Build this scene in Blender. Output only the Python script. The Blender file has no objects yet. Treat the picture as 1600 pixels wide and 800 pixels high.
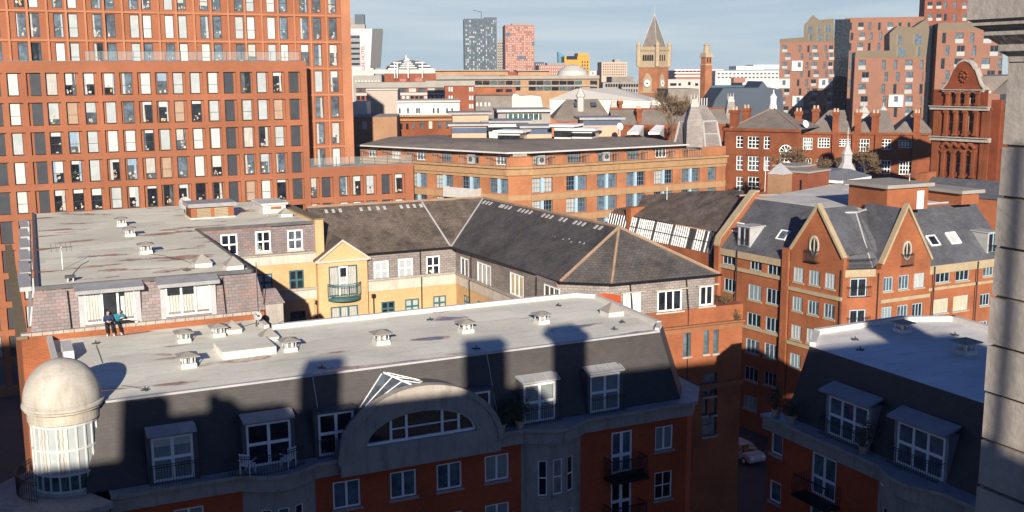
import bpy, bmesh, math, random
from mathutils import Vector, Matrix
random.seed(11)
S = bpy.context.scene
COL = S.collection
# ------------------------------------------------------------------ camera
FPX, CAMZ = 1690.0, 32.0
PIT, ROLL = math.atan(287 / FPX), math.radians(0.3)
CAM = Vector((0, 0, CAMZ))
_fw = Vector((0, math.cos(PIT), -math.sin(PIT)))
_up0 = Vector((0, math.sin(PIT), math.cos(PIT)))
_rt0 = Vector((1, 0, 0))
_rt = _rt0 * math.cos(ROLL) - _up0 * math.sin(ROLL)
_up = _rt0 * math.sin(ROLL) + _up0 * math.cos(ROLL)
cd = bpy.data.cameras.new('camera')
cam = bpy.data.objects.new('camera', cd)
COL.objects.link(cam)
cd.sensor_width = 36.0
cd.lens = 36.0 * FPX / 1600.0
cd.clip_start = 0.1
cd.clip_end = 6000
m3 = Matrix((_rt, _up, -_fw)).transposed()
cam.matrix_world = Matrix.Translation(CAM) @ m3.to_4x4()
S.camera = cam
# ------------------------------------------------------------------ light
SUN_EL = math.radians(16.9)
HAZE_BLUE, HAZE_WHITE, SKY_TINT = (0.46, 0.595, 0.70, 1), (0.67, 0.755, 0.80, 1), (0.34, 0.52, 0.95, 1)
SUN_DX = 0.045                      # the sun stands almost straight behind the camera
world = bpy.data.worlds.new('World')
S.world = world
world.use_nodes = True
wn, wl = world.node_tree.nodes, world.node_tree.links
wn.clear()
wo = wn.new('ShaderNodeOutputWorld')
bg = wn.new('ShaderNodeBackground')
sky = wn.new('ShaderNodeTexSky')
sky.sky_type = 'NISHITA'
sky.sun_disc = False
sky.sun_elevation = SUN_EL
sky.sun_rotation = math.atan2(SUN_DX, -1.0)
sky.air_density = 1.0
sky.dust_density = 0.1
sky.ozone_density = 3.0
# haze whitens the sky towards the horizon, thin flat cloud layers streak it
tc = wn.new('ShaderNodeTexCoord')
sep = wn.new('ShaderNodeSeparateXYZ'); wl.new(tc.outputs['Generated'], sep.inputs[0])
hz = wn.new('ShaderNodeMapRange'); hz.interpolation_type = 'SMOOTHSTEP'
hz.inputs['From Min'].default_value = 0.06; hz.inputs['From Max'].default_value = 0.17
hz.inputs['To Min'].default_value = 0.93; hz.inputs['To Max'].default_value = 0.0
wl.new(sep.outputs['Z'], hz.inputs['Value'])
mp = wn.new('ShaderNodeMapping'); mp.inputs['Scale'].default_value = (2.0, 2.0, 26.0)
nz = wn.new('ShaderNodeTexNoise')
nz.inputs['Scale'].default_value = 1.7; nz.inputs['Detail'].default_value = 7; nz.inputs['Roughness'].default_value = 0.58; nz.inputs['Distortion'].default_value = 0.35
cr = wn.new('ShaderNodeValToRGB')
cr.color_ramp.elements[0].position = 0.36; cr.color_ramp.elements[0].color = HAZE_BLUE
cr.color_ramp.elements[1].position = 0.70; cr.color_ramp.elements[1].color = HAZE_WHITE
mx = wn.new('ShaderNodeMixRGB')
gain = wn.new('ShaderNodeMixRGB'); gain.blend_type = 'MULTIPLY'; gain.inputs[0].default_value = 1.0; gain.inputs[2].default_value = (11.5, 11.5, 11.5, 1)
tint = wn.new('ShaderNodeMixRGB'); tint.blend_type = 'MULTIPLY'; tint.inputs[0].default_value = 1.0; tint.inputs[2].default_value = SKY_TINT
wl.new(tc.outputs['Generated'], mp.inputs['Vector']); wl.new(mp.outputs['Vector'], nz.inputs['Vector']); wl.new(nz.outputs['Fac'], cr.inputs['Fac'])
wl.new(cr.outputs['Color'], gain.inputs[1])
wl.new(sky.outputs['Color'], tint.inputs[1])
wl.new(hz.outputs[0], mx.inputs[0]); wl.new(tint.outputs[0], mx.inputs[1]); wl.new(gain.outputs[0], mx.inputs[2])
wl.new(mx.outputs[0], bg.inputs['Color'])
wl.new(bg.outputs[0], wo.inputs['Surface'])
bg.inputs['Strength'].default_value = 0.05
sd = bpy.data.lights.new('sun', 'SUN')
sd.energy = 5.0
sd.angle = math.radians(0.5)
sd.color = (1.0, 0.90, 0.77)
sun = bpy.data.objects.new('sun', sd)
COL.objects.link(sun)
_ts = Vector((SUN_DX, -1.0, math.tan(SUN_EL) * math.hypot(1, SUN_DX)))
sun.rotation_euler = _ts.to_track_quat('Z', 'Y').to_euler()
S.view_settings.view_transform = 'Standard'
S.view_settings.look = 'None'
S.view_settings.exposure = 0.85
S.view_settings.gamma = 1.0
S.render.engine = 'CYCLES'
S.cycles.use_denoising = True
S.cycles.max_bounces = 5
S.cycles.diffuse_bounces = 3
S.cycles.glossy_bounces = 3

# ------------------------------------------------------------------ pixels of the 1600 x 800 photograph to points in the place
def ray(px, py):
    return _fw + _rt * ((px - 800) / FPX) + _up * ((400 - py) / FPX)
def P(px, py, z):
    r = ray(px, py)
    return CAM + r * ((z - CAMZ) / r.z)
def W(px, py, w):
    return CAM + ray(px, py) * w
TH = math.radians(25.7)             # the street grid of the near blocks
U = Vector((math.cos(TH), math.sin(TH), 0))
V = Vector((-math.sin(TH), math.cos(TH), 0))
FL = Vector((-16.43, 42.05, 0))
def Q(s, k, z):
    return FL + U * s + V * k + Vector((0, 0, z))
ZUP = Vector((0, 0, 1))

class MB:
    """collects faces with material slots; build() links them as ONE mesh object"""
    def __init__(s):
        s.v, s.f, s.m, s.c = [], [], [], []
    def cut(s):
        """the faces that follow belong to a piece of its own (see build_each)"""
        s.c.append(len(s.f))
    def build_each(s, name, mats, parent=None, **kw):
        e = sorted(set([0] + s.c + [len(s.f)])); out = []
        for a, b in zip(e, e[1:]):
            q = MB(); idx = {}
            for f, mi in zip(s.f[a:b], s.m[a:b]):
                g = []
                for i in f:
                    if i not in idx: idx[i] = len(q.v); q.v.append(s.v[i])
                    g.append(idx[i])
                q.f.append(tuple(g)); q.m.append(mi)
            out.append(q.build(name, mats, parent, **kw))
        return out
    def poly(s, pts, m=0):
        b = len(s.v)
        s.v.extend([Vector(p) for p in pts])
        s.f.append(tuple(range(b, b + len(pts))))
        s.m.append(m)
    def hexa(s, p, m=0, skip=()):
        b = len(s.v)
        s.v.extend([Vector(q) for q in p])
        for i, f in enumerate(((0, 3, 2, 1), (4, 5, 6, 7), (0, 1, 5, 4), (1, 2, 6, 5), (2, 3, 7, 6), (3, 0, 4, 7))):
            if i not in skip:
                s.f.append(tuple(b + j for j in f))
                s.m.append(m)
    def box(s, o, a, b, c, m=0, skip=()):
        o, a, b, c = Vector(o), Vector(a), Vector(b), Vector(c)
        s.hexa([o, o + a, o + a + b, o + b, o + c, o + a + c, o + a + b + c, o + b + c], m, skip)
    def prism(s, pts, z0, z1, m=0, mt=None, top=True, bot=False):
        """pts: plan outline (x, y), counter-clockwise or not"""
        n = len(pts)
        b = len(s.v)
        s.v.extend([Vector((p[0], p[1], z0)) for p in pts])
        s.v.extend([Vector((p[0], p[1], z1)) for p in pts])
        for i in range(n):
            j = (i + 1) % n
            s.f.append((b + i, b + j, b + n + j, b + n + i)); s.m.append(m)
        if top:
            s.f.append(tuple(b + n + i for i in range(n))); s.m.append(m if mt is None else mt)
        if bot:
            s.f.append(tuple(b + n - 1 - i for i in range(n))); s.m.append(m)
    def loft(s, A, B, m=0, closed=False):
        n = len(A)
        b = len(s.v)
        s.v.extend([Vector(p) for p in A]); s.v.extend([Vector(p) for p in B])
        for i in range(n if closed else n - 1):
            j = (i + 1) % n
            s.f.append((b + i, b + j, b + n + j, b + n + i)); s.m.append(m)
    def tube(s, p0, p1, r0, r1=None, n=8, m=0, caps=True):
        r1 = r0 if r1 is None else r1
        p0, p1 = Vector(p0), Vector(p1)
        d = (p1 - p0).normalized()
        a = d.orthogonal().normalized(); c = d.cross(a)
        A = [p0 + (a * math.cos(t) + c * math.sin(t)) * r0 for t in [2 * math.pi * i / n for i in range(n)]]
        B = [p1 + (a * math.cos(t) + c * math.sin(t)) * r1 for t in [2 * math.pi * i / n for i in range(n)]]
        s.loft(A, B, m, True)
        if caps:
            s.poly(A[::-1], m); s.poly(B, m)
    def lathe(s, c, prof, n=24, m=0, a0=0.0, a1=2 * math.pi):
        c = Vector(c)
        full = abs(a1 - a0 - 2 * math.pi) < 1e-6
        k = n if full else n + 1
        rings = [[c + Vector((r * math.cos(a0 + (a1 - a0) * i / n), r * math.sin(a0 + (a1 - a0) * i / n), z)) for i in range(k)] for r, z in prof]
        for A, B in zip(rings, rings[1:]):
            s.loft(A, B, m, full)
    def build(s, name, mats, parent=None, smooth=False, label=None, kind=None):
        me = bpy.data.meshes.new(name)
        off = parent['_loc'] if parent is not None else (0, 0, 0)
        off = Vector(off)
        me.from_pydata([tuple(p - off) for p in s.v], [], s.f)
        if not isinstance(mats, (list, tuple)):
            mats = [mats]
        for q in mats:
            me.materials.append(q)
        me.polygons.foreach_set('material_index', s.m)
        if smooth:
            me.polygons.foreach_set('use_smooth', [True] * len(s.f))
        uv = me.uv_layers.new(name='UVMap')
        vs = me.vertices
        for p in me.polygons:
            n = p.normal
            if abs(n.z) > 0.95:
                t, b = U, V
            else:
                t = ZUP.cross(n).normalized(); b = n.cross(t)
            for li, vi in zip(p.loop_indices, p.vertices):
                q = vs[vi].co + off
                uv.data[li].uv = (q.dot(t), q.dot(b))
        o = bpy.data.objects.new(name, me)
        COL.objects.link(o)
        if parent is not None:
            o.parent = parent
            o['_loc'] = tuple(off)
        else:
            o['_loc'] = (0, 0, 0)
        if label: o['label'] = label
        if kind: o['kind'] = kind
        return o

def thing(name, label, cat, loc, group=None):
    o = bpy.data.objects.new(name, None)
    COL.objects.link(o)
    o.empty_display_size = 0.5
    o.location = loc
    o['_loc'] = tuple(loc)
    o['label'] = label; o['category'] = cat
    if group: o['group'] = group
    return o
def tag(o, label, cat, group=None):
    o['label'] = label; o['category'] = cat
    if group: o['group'] = group
    return o
def setting(o):
    o['kind'] = 'structure'
    return o
def dup(root, loc, label=None, rotz=None):
    r = root.copy(); COL.objects.link(r); r.location = loc; r['_loc'] = tuple(loc)
    if label: r['label'] = label
    if rotz is not None: r.rotation_euler = (0, 0, rotz)
    for ch in list(root.children):
        c = ch.copy(); COL.objects.link(c); c.parent = r
        for g in ch.children:
            d = g.copy(); COL.objects.link(d); d.parent = c
    return r

class Pl:
    """a flat face of a building: a runs along it, b up it, n out of it"""
    def __init__(s, o, a, b=None, face=None):
        s.o = Vector(o); s.a = Vector(a).normalized(); s.b = Vector(b).normalized() if b is not None else ZUP.copy()
        s.n = s.a.cross(s.b).normalized()
        toward = (CAM - s.o) if face is None else Vector(face)
        if s.n.dot(toward) < 0: s.n = -s.n
    def uv(s, px, py):
        r = ray(px, py)
        t = (s.o - CAM).dot(s.n) / r.dot(s.n)
        d = CAM + r * t - s.o
        return d.dot(s.a), d.dot(s.b)
    def pt(s, u, v, d=0.0):
        return s.o + s.a * u + s.b * v + s.n * d
    def obox(s, mb, u0, u1, v0, v1, d0, d1, m=0, skip=()):
        mb.hexa([s.pt(u0, v0, d0), s.pt(u1, v0, d0), s.pt(u1, v0, d1), s.pt(u0, v0, d1),
                 s.pt(u0, v1, d0), s.pt(u1, v1, d0), s.pt(u1, v1, d1), s.pt(u0, v1, d1)], m, skip)
    def off(s, d):
        return Pl(s.o + s.n * d, s.a, s.b, s.n)
def line(ax, ay, w, bx, by, ang=None):
    """upright plane through two photo points of the same height; near the horizon the direction is given as an angle instead"""
    A = W(ax, ay, w)
    if ang is None and (abs(ay - 112) < 50 or (w > 130 and abs(ay - 112) < 89)): ang = 4
    if ang is None:
        B = P(bx, by, A.z)
    else:
        t = math.radians(ang); pl = Pl(A, (math.cos(t), math.sin(t), 0)); B = A + pl.a * pl.uv(bx, by)[0]
    return Pl(A, B - A), (B - A).length

def wall(mb, pl, u0, u1, v0, v1, holes=(), rev=0.2, m=0, mr=None):
    """wall sheet with rectangular openings and their reveals"""
    mr = m if mr is None else mr
    hs = [(max(a, u0), max(b, v0), min(c, u1), min(d, v1)) for a, b, c, d in holes if c > u0 and a < u1 and d > v0 and b < v1]
    ys = sorted(set([v0, v1] + [h[1] for h in hs] + [h[3] for h in hs]))
    for y0, y1 in zip(ys, ys[1:]):
        if y1 - y0 < 1e-5: continue
        ym = (y0 + y1) / 2
        cut = sorted((h[0], h[2]) for h in hs if h[1] < ym < h[3])
        x = u0
        for a, c in cut + [(u1, u1)]:
            if a > x + 1e-5:
                mb.poly([pl.pt(x, y0), pl.pt(a, y0), pl.pt(a, y1), pl.pt(x, y1)], m)
            x = max(x, c)
    for a, b, c, d in hs:
        P4 = [(a, b), (c, b), (c, d), (a, d)]
        for i in range(4):
            p, q = P4[i], P4[(i + 1) % 4]
            mb.poly([pl.pt(*p), pl.pt(*q), pl.pt(q[0], q[1], -rev), pl.pt(p[0], p[1], -rev)], mr)
# ------------------------------------------------------------------ procedural materials
class NT:
    def __init__(s, name):
        s.mat = bpy.data.materials.new(name); s.mat.use_nodes = True
        s.t = s.mat.node_tree; s.n = s.t.nodes; s.l = s.t.links
        s.b = s.n['Principled BSDF']
        s.pos = s.n.new('ShaderNodeNewGeometry').outputs['Position']
    def uv(s):
        return s.n.new('ShaderNodeUVMap').outputs['UV']
    def scale(s, vec, sc, rot=0.0):
        k = s.n.new('ShaderNodeMapping'); k.inputs['Scale'].default_value = sc; k.inputs['Rotation'].default_value = (0, 0, rot)
        s.l.new(vec, k.inputs['Vector']); return k.outputs['Vector']
    def noise(s, vec, sc, det=4, rough=0.55, dist=0.0):
        k = s.n.new('ShaderNodeTexNoise'); k.inputs['Scale'].default_value = sc; k.inputs['Detail'].default_value = det
        k.inputs['Roughness'].default_value = rough; k.inputs['Distortion'].default_value = dist
        s.l.new(vec, k.inputs['Vector']); return k.outputs['Fac']
    def ramp(s, fac, a, b, c0=(0, 0, 0, 1), c1=(1, 1, 1, 1)):
        k = s.n.new('ShaderNodeValToRGB'); e = k.color_ramp.elements
        e[0].position, e[1].position = a, b; e[0].color, e[1].color = c0, c1
        s.l.new(fac, k.inputs['Fac']); return k.outputs['Color']
    def math(s, op, a, b):
        k = s.n.new('ShaderNodeMath'); k.operation = op
        for i, x in enumerate((a, b)):
            if isinstance(x, (int, float)): k.inputs[i].default_value = x
            else: s.l.new(x, k.inputs[i])
        return k.outputs[0]
    def mix(s, fac, a, b, mode='MIX'):
        k = s.n.new('ShaderNodeMixRGB'); k.blend_type = mode
        for i, x in enumerate((fac, a, b)):
            if isinstance(x, (int, float)): k.inputs[i].default_value = x
            elif isinstance(x, tuple): k.inputs[i].default_value = x if len(x) == 4 else x + (1,)
            else: s.l.new(x, k.inputs[i])
        return k.outputs[0]
    def col(s, c): s.l.new(c, s.b.inputs['Base Color'])
    def rough(s, c):
        if isinstance(c, (int, float)): s.b.inputs['Roughness'].default_value = c
        else: s.l.new(c, s.b.inputs['Roughness'])
    def bump(s, h, st=0.3, dist=0.02):
        k = s.n.new('ShaderNodeBump'); k.inputs['Strength'].default_value = st; k.inputs['Distance'].default_value = dist
        s.l.new(h, k.inputs['Height']); s.l.new(k.outputs['Normal'], s.b.inputs['Normal'])
def c4(c): return (c[0], c[1], c[2], 1)
def mul(c, k): return (c[0] * k, c[1] * k, c[2] * k)

def plain(name, c, rough=0.6, var=0.25, sc=0.6, fine=6.0, spec=0.3, metal=0.0, bump=0.0):
    t = NT(name)
    n1 = t.noise(t.pos, sc, 5); n2 = t.noise(t.pos, fine, 3)
    f = t.math('ADD', t.math('MULTIPLY', n1, 0.65), t.math('MULTIPLY', n2, 0.35))
    t.col(t.ramp(f, 0.3, 0.7, c4(mul(c, 1 - var)), c4(mul(c, 1 + var))))
    t.b.inputs['Specular IOR Level'].default_value = spec; t.b.inputs['Metallic'].default_value = metal
    t.rough(rough)
    if bump: t.bump(n2, bump, 0.03)
    return t.mat
def brick(name, c, c2=None, mortar=(0.35, 0.28, 0.22), bw=0.225, bh=0.075, mo=0.009, var=0.22, stain=0.25, dark=(0.10, 0.07, 0.05), big=0.35):
    t = NT(name)
    c2 = c2 or mul(c, 0.72)
    b = t.n.new('ShaderNodeTexBrick')
    b.inputs['Scale'].default_value = 1.0
    b.inputs['Brick Width'].default_value = bw; b.inputs['Row Height'].default_value = bh
    b.inputs['Mortar Size'].default_value = mo; b.inputs['Mortar Smooth'].default_value = 0.3
    b.inputs['Bias'].default_value = -0.25
    b.inputs['Color1'].default_value = c4(c); b.inputs['Color2'].default_value = c4(c2); b.inputs['Mortar'].default_value = c4(mortar)
    t.l.new(t.uv(), b.inputs['Vector'])
    n = t.noise(t.pos, big, 6, 0.6)
    a = t.mix(1.0, b.outputs['Color'], t.ramp(n, 0.3, 0.72, c4((1 - var,) * 3), c4((1 + var * 0.7,) * 3)), 'MULTIPLY')
    streak = t.noise(t.scale(t.pos, (1.6, 1.6, 0.16)), 1.0, 5, 0.6)
    a = t.mix(t.math('MULTIPLY', t.ramp(streak, 0.58, 0.78), stain), a, c4(dark))
    t.col(a); t.rough(0.85); t.b.inputs['Specular IOR Level'].default_value = 0.2
    t.bump(b.outputs['Fac'], 0.25, -0.01)
    return t.mat
def slate(name, c, c2, w=0.28, h=0.2, gap=0.012, var=0.3, lich=0.25, lc=(0.17, 0.13, 0.09), bump=0.5, streak=(0.35, 0.35, 0.35), rough=0.62, spec=0.35):
    t = NT(name)
    b = t.n.new('ShaderNodeTexBrick')
    b.inputs['Scale'].default_value = 1.0; b.inputs['Brick Width'].default_value = w; b.inputs['Row Height'].default_value = h
    b.inputs['Mortar Size'].default_value = gap; b.inputs['Mortar Smooth'].default_value = 0.2
    b.inputs['Color1'].default_value = c4(c); b.inputs['Color2'].default_value = c4(c2); b.inputs['Mortar'].default_value = c4(mul(c2, 0.45))
    t.l.new(t.uv(), b.inputs['Vector'])
    n = t.noise(t.scale(t.pos, streak), 1.3, 7, 0.62)
    a = t.mix(1.0, b.outputs['Color'], t.ramp(n, 0.3, 0.7, c4((1 - var,) * 3), c4((1 + var,) * 3)), 'MULTIPLY')
    m = t.noise(t.pos, 1.1, 8, 0.7)
    a = t.mix(t.math('MULTIPLY', t.ramp(m, 0.5, 0.72), lich), a, c4(lc))
    t.col(a); t.rough(rough); t.b.inputs['Specular IOR Level'].default_value = spec
    t.bump(b.outputs['Fac'], bump, -0.012)
    return t.mat
def felt(name, c, rust=0.9, thr=0.64, seam=1.0):
    """grey mineral roofing felt: laid in strips, with rust-red dried puddles and wet patches"""
    t = NT(name)
    p = t.scale(t.pos, (1, 1, 1), -TH)
    n = t.noise(p, 0.25, 6, 0.6); n2 = t.noise(p, 7.0, 3, 0.6)
    f = t.math('ADD', t.math('MULTIPLY', n, 0.7), t.math('MULTIPLY', n2, 0.3))
    a = t.ramp(f, 0.32, 0.68, c4(mul(c, 0.74)), c4(mul(c, 1.12)))
    sx = t.n.new('ShaderNodeSeparateXYZ'); t.l.new(p, sx.inputs[0])
    w = t.noise(p, 0.6, 2)
    y = t.math('ADD', sx.outputs['Y'], t.math('MULTIPLY', w, 0.08))
    fr = t.math('FRACT', t.math('MULTIPLY', y, seam), 0)
    ln = t.math('LESS_THAN', fr, 0.035)
    brk = t.ramp(t.noise(p, 1.2, 3), 0.42, 0.56)
    a = t.mix(t.math('MULTIPLY', t.math('MULTIPLY', ln, brk), 0.75), a, c4(mul(c, 0.4)))
    vo = t.n.new('ShaderNodeTexVoronoi'); vo.distance = 'CHEBYCHEV'; vo.inputs['Scale'].default_value = 0.55; vo.inputs['Randomness'].default_value = 0.9; t.l.new(t.scale(p, (0.55, 1, 1)), vo.inputs['Vector'])
    vs = t.n.new('ShaderNodeSeparateXYZ'); t.l.new(vo.outputs['Color'], vs.inputs[0])
    a = t.mix(t.math('MULTIPLY', t.math('GREATER_THAN', vs.outputs['X'], 0.86), 0.35), a, c4(mul(c, 0.68)))
    a = t.mix(t.math('MULTIPLY', t.math('LESS_THAN', vs.outputs['X'], 0.10), 0.4), a, c4(mul(c, 1.18)))
    pd = t.noise(t.scale(p, (0.30, 1.0, 1)), 0.85, 1.6, 0.45, 0.25)
    ring = t.ramp(pd, thr, thr + 0.03)
    core = t.ramp(pd, thr + 0.035, thr + 0.07)
    mott = t.ramp(t.noise(p, 2.2, 5, 0.7), 0.38, 0.6)
    a = t.mix(t.math('MULTIPLY', t.math('MULTIPLY', ring, mott), rust), a, (0.34, 0.15, 0.095))
    a = t.mix(t.math('MULTIPLY', core, 0.75 * rust), a, (0.13, 0.10, 0.09))
    dirt = t.ramp(t.noise(t.scale(p, (0.5, 1.4, 1)), 0.9, 6, 0.65), 0.56, 0.75)
    a = t.mix(t.math('MULTIPLY', dirt, 0.4), a, (0.24, 0.21, 0.18))
    t.col(a)
    t.rough(t.mix(core, (0.85, 0.85, 0.85), (0.12, 0.12, 0.12)))
    t.b.inputs['Specular IOR Level'].default_value = 0.3
    t.bump(n2, 0.25, 0.01)
    return t.mat
def stone(name, c, streak=0.45, dark=(0.07, 0.065, 0.055), bump=0.2):
    t = NT(name)
    n = t.noise(t.pos, 1.2, 6, 0.6); n2 = t.noise(t.pos, 14.0, 3)
    f = t.math('ADD', t.math('MULTIPLY', n, 0.6), t.math('MULTIPLY', n2, 0.4))
    a = t.ramp(f, 0.32, 0.68, c4(mul(c, 0.78)), c4(mul(c, 1.15)))
    st = t.noise(t.scale(t.pos, (2.2, 2.2, 0.35)), 1.2, 6, 0.65)
    a = t.mix(t.math('MULTIPLY', t.ramp(st, 0.5, 0.72), streak), a, c4(dark))
    t.col(a); t.rough(0.85); t.b.inputs['Specular IOR Level'].default_value = 0.2
    t.bump(n2, bump, 0.02)
    return t.mat
def glass(name, c, rough=0.04, spec=0.6, var=0.5):
    t = NT(name)
    n = t.noise(t.pos, 1.7, 3)
    t.col(t.ramp(n, 0.35, 0.65, c4(mul(c, 1 - var)), c4(mul(c, 1 + var))))
    t.rough(rough); t.b.inputs['Specular IOR Level'].default_value = spec
    return t.mat
def fabric_glass(name, c, stripe=0.0, var=0.12):
    """a blind or curtain hanging right behind a clear pane: pale cloth under a glossy coat"""
    t = NT(name)
    n = t.noise(t.pos, 1.3, 2)
    a = t.ramp(n, 0.3, 0.7, c4(mul(c, 1 - var)), c4(mul(c, 1 + var)))
    if stripe:
        sx = t.n.new('ShaderNodeSeparateXYZ'); t.l.new(t.uv(), sx.inputs[0])
        x = t.math('ADD', t.math('MULTIPLY', sx.outputs['X'], 1.0), t.math('MULTIPLY', t.noise(t.pos, 3, 2), 0.12))
        s = t.math('SINE', t.math('MULTIPLY', x, 45.0), 0)
        a = t.mix(t.math('MULTIPLY', t.ramp(s, 0.3, 0.9), stripe), a, c4(mul(c, 0.35)))
    t.col(a); t.rough(0.7)
    t.b.inputs['Coat Weight'].default_value = 0.8; t.b.inputs['Coat Roughness'].default_value = 0.03
    return t.mat
class M: pass
M.tower = brick('tower_brick', (0.265, 0.092, 0.042), (0.229, 0.076, 0.034), (0.33, 0.15, 0.09), var=0.2, stain=0.2, big=0.16)
M.towerband = brick('tower_band_brick', (0.350, 0.149, 0.074), (0.320, 0.132, 0.065), (0.42, 0.2, 0.12), var=0.17, stain=0.15)
M.red = brick('red_brick', (0.279, 0.090, 0.033), (0.220, 0.064, 0.026), (0.33, 0.14, 0.08), var=0.3, stain=0.38)
M.redfront = brick('front_red_brick', (0.517, 0.092, 0.024), (0.402, 0.068, 0.020), (0.25, 0.09, 0.05), var=0.25, stain=0.3)
M.warehouse = brick('warehouse_brick', (0.331, 0.126, 0.054), (0.274, 0.097, 0.040), (0.36, 0.19, 0.11), var=0.3, stain=0.4)
M.buff = brick('buff_brick', (0.487, 0.312, 0.160), (0.428, 0.259, 0.123), (0.62, 0.42, 0.22), var=0.18, stain=0.32, dark=(0.25, 0.18, 0.1))
M.dkred = brick('dark_red_brick', (0.240, 0.068, 0.032), (0.184, 0.050, 0.026), (0.2, 0.09, 0.06), var=0.25, stain=0.3)
M.terra = brick('terracotta', (0.189, 0.060, 0.025), (0.161, 0.049, 0.022), (0.36, 0.1, 0.04), bw=0.4, bh=0.3, mo=0.006, var=0.3, stain=0.5)
M.terradk = brick('dark_terracotta', (0.185, 0.048, 0.02), (0.15, 0.037, 0.016), (0.14, 0.045, 0.025), bw=0.4, bh=0.3, mo=0.006, var=0.3, stain=0.4)
M.student = brick('student_block_brick', (0.198, 0.101, 0.068), (0.168, 0.082, 0.056), (0.38, 0.18, 0.12), var=0.1, stain=0.06)
M.brown = brick('brown_brick', (0.306, 0.170, 0.093), (0.246, 0.132, 0.072), (0.3, 0.19, 0.12), var=0.2, stain=0.2)
M.slatewall = slate('hung_slate', (0.216, 0.179, 0.175), (0.161, 0.133, 0.131), 0.34, 0.17, 0.009, 0.28, 0.55, (0.27, 0.13, 0.09), 0.4)
M.slatecourt = slate('court_hung_slate', (0.27, 0.235, 0.215), (0.20, 0.175, 0.165), 0.36, 0.17, 0.012, 0.25, 0.35, (0.15, 0.13, 0.12), 0.4)
M.slateroof = slate('old_roof_slate', (0.132, 0.103, 0.081), (0.088, 0.071, 0.060), 0.3, 0.2, 0.012, 0.5, 0.5, (0.20, 0.15, 0.10), 0.6, (0.55, 0.55, 0.2))
M.slatedark = slate('dark_roof_slate', (0.081, 0.074, 0.070), (0.059, 0.055, 0.055), 0.3, 0.2, 0.012, 0.42, 0.45, (0.145, 0.11, 0.08), 0.5)
M.slatefront = slate('front_mansard_slate', (0.059, 0.053, 0.050), (0.048, 0.044, 0.042), 0.3, 0.15, 0.003, 0.14, 0.2, (0.11, 0.09, 0.07), 0.08)
M.slateblue = slate('blue_grey_slate', (0.092, 0.095, 0.107), (0.070, 0.073, 0.084), 0.3, 0.18, 0.006, 0.25, 0.25, (0.19, 0.19, 0.19), 0.2)
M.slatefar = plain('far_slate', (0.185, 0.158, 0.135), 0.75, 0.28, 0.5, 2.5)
M.felt = felt('grey_roof_felt', (0.700, 0.683, 0.582))
M.felt2 = felt('weathered_roof_felt', (0.708, 0.677, 0.550), 1.0, 0.60)
M.feltplain = felt('plain_roof_felt', (0.557, 0.532, 0.496), 0.0)
M.feltH = felt('pale_roof_felt', (0.658, 0.632, 0.594), 0.15, 0.68)
M.membrane = plain('white_membrane', (0.508, 0.492, 0.459), 0.7, 0.1, 0.8, 8)
M.stone = stone('weathered_stone', (0.342, 0.309, 0.271))
M.stonepale = stone('pale_stone', (0.425, 0.383, 0.315), 0.3)
M.belfry = stone('belfry_stone', (0.375, 0.294, 0.194), 0.3, (0.12, 0.09, 0.06))
M.turretpaint = plain('aged_white_paint', (0.50, 0.51, 0.49), 0.45, 0.12, 2, 10)
M.sandstone = stone('sandstone_band', (0.324, 0.203, 0.108), 0.35, (0.16, 0.09, 0.05))
M.redstone = stone('red_sandstone', (0.25, 0.11, 0.055), 0.4, (0.1, 0.05, 0.03))
M.cream = stone('cream_coping', (0.344, 0.274, 0.175), 0.25, (0.2, 0.15, 0.09))
M.render = stone('grey_cream_render', (0.50, 0.44, 0.37), 0.35, (0.22, 0.19, 0.17))
M.moss = stone('mossy_coping', (0.17, 0.135, 0.085), 0.4)
M.pier = stone('ashlar', (0.400, 0.364, 0.323), 0.35, (0.16, 0.14, 0.12), 0.35)
M.lead = plain('lead_sheet', (0.25, 0.25, 0.255), 0.5, 0.2, 1.5, 8, 0.4)
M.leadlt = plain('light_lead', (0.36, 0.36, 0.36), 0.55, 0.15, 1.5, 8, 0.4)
M.darklead = plain('dark_lead', (0.085, 0.085, 0.09), 0.5, 0.3, 1.5, 8, 0.4)
M.dome = stone('dome_grp', (0.418, 0.390, 0.341), 0.55, (0.25, 0.215, 0.175), 0.05)
M.white = plain('white_paint', (0.786, 0.786, 0.766), 0.4, 0.06, 2, 10)
M.whitebg = plain('white_cladding', (0.474, 0.467, 0.446), 0.6, 0.08, 0.3, 4)
M.pale = plain('pale_render', (0.398, 0.385, 0.358), 0.8, 0.12, 0.3, 3)
M.teal = plain('teal_paint', (0.035, 0.105, 0.115), 0.45, 0.2, 3, 12)
M.grey = plain('grey_metal', (0.16, 0.165, 0.17), 0.45, 0.2, 2, 9)
M.dgrey = plain('dark_grey_frame', (0.05, 0.052, 0.055), 0.4, 0.2, 2, 9)
M.bluegrey = plain('blue_grey_frame', (0.10, 0.16, 0.22), 0.45, 0.15, 3, 9)
M.black = plain('black_iron', (0.012, 0.012, 0.014), 0.45, 0.2, 3, 9)
M.bluepaint = plain('pale_blue_paint', (0.306, 0.425, 0.510), 0.45, 0.1, 3, 9)
M.peach = plain('peach_render', (0.482, 0.295, 0.203), 0.8, 0.08, 0.8, 4)
M.concrete = plain('concrete', (0.272, 0.252, 0.223), 0.85, 0.15, 0.5, 5)
M.tan = plain('tan_brickwork', (0.320, 0.192, 0.104), 0.85, 0.18, 0.4, 4)
M.bronze = plain('bronze_cladding', (0.131, 0.101, 0.063), 0.6, 0.12, 0.2, 2)
M.yellow = plain('yellow_cladding', (0.450, 0.225, 0.022), 0.6, 0.1, 0.2, 2)
M.pinkred = plain('pink_red_cladding', (0.288, 0.117, 0.083), 0.6, 0.1, 0.05, 2)
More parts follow.
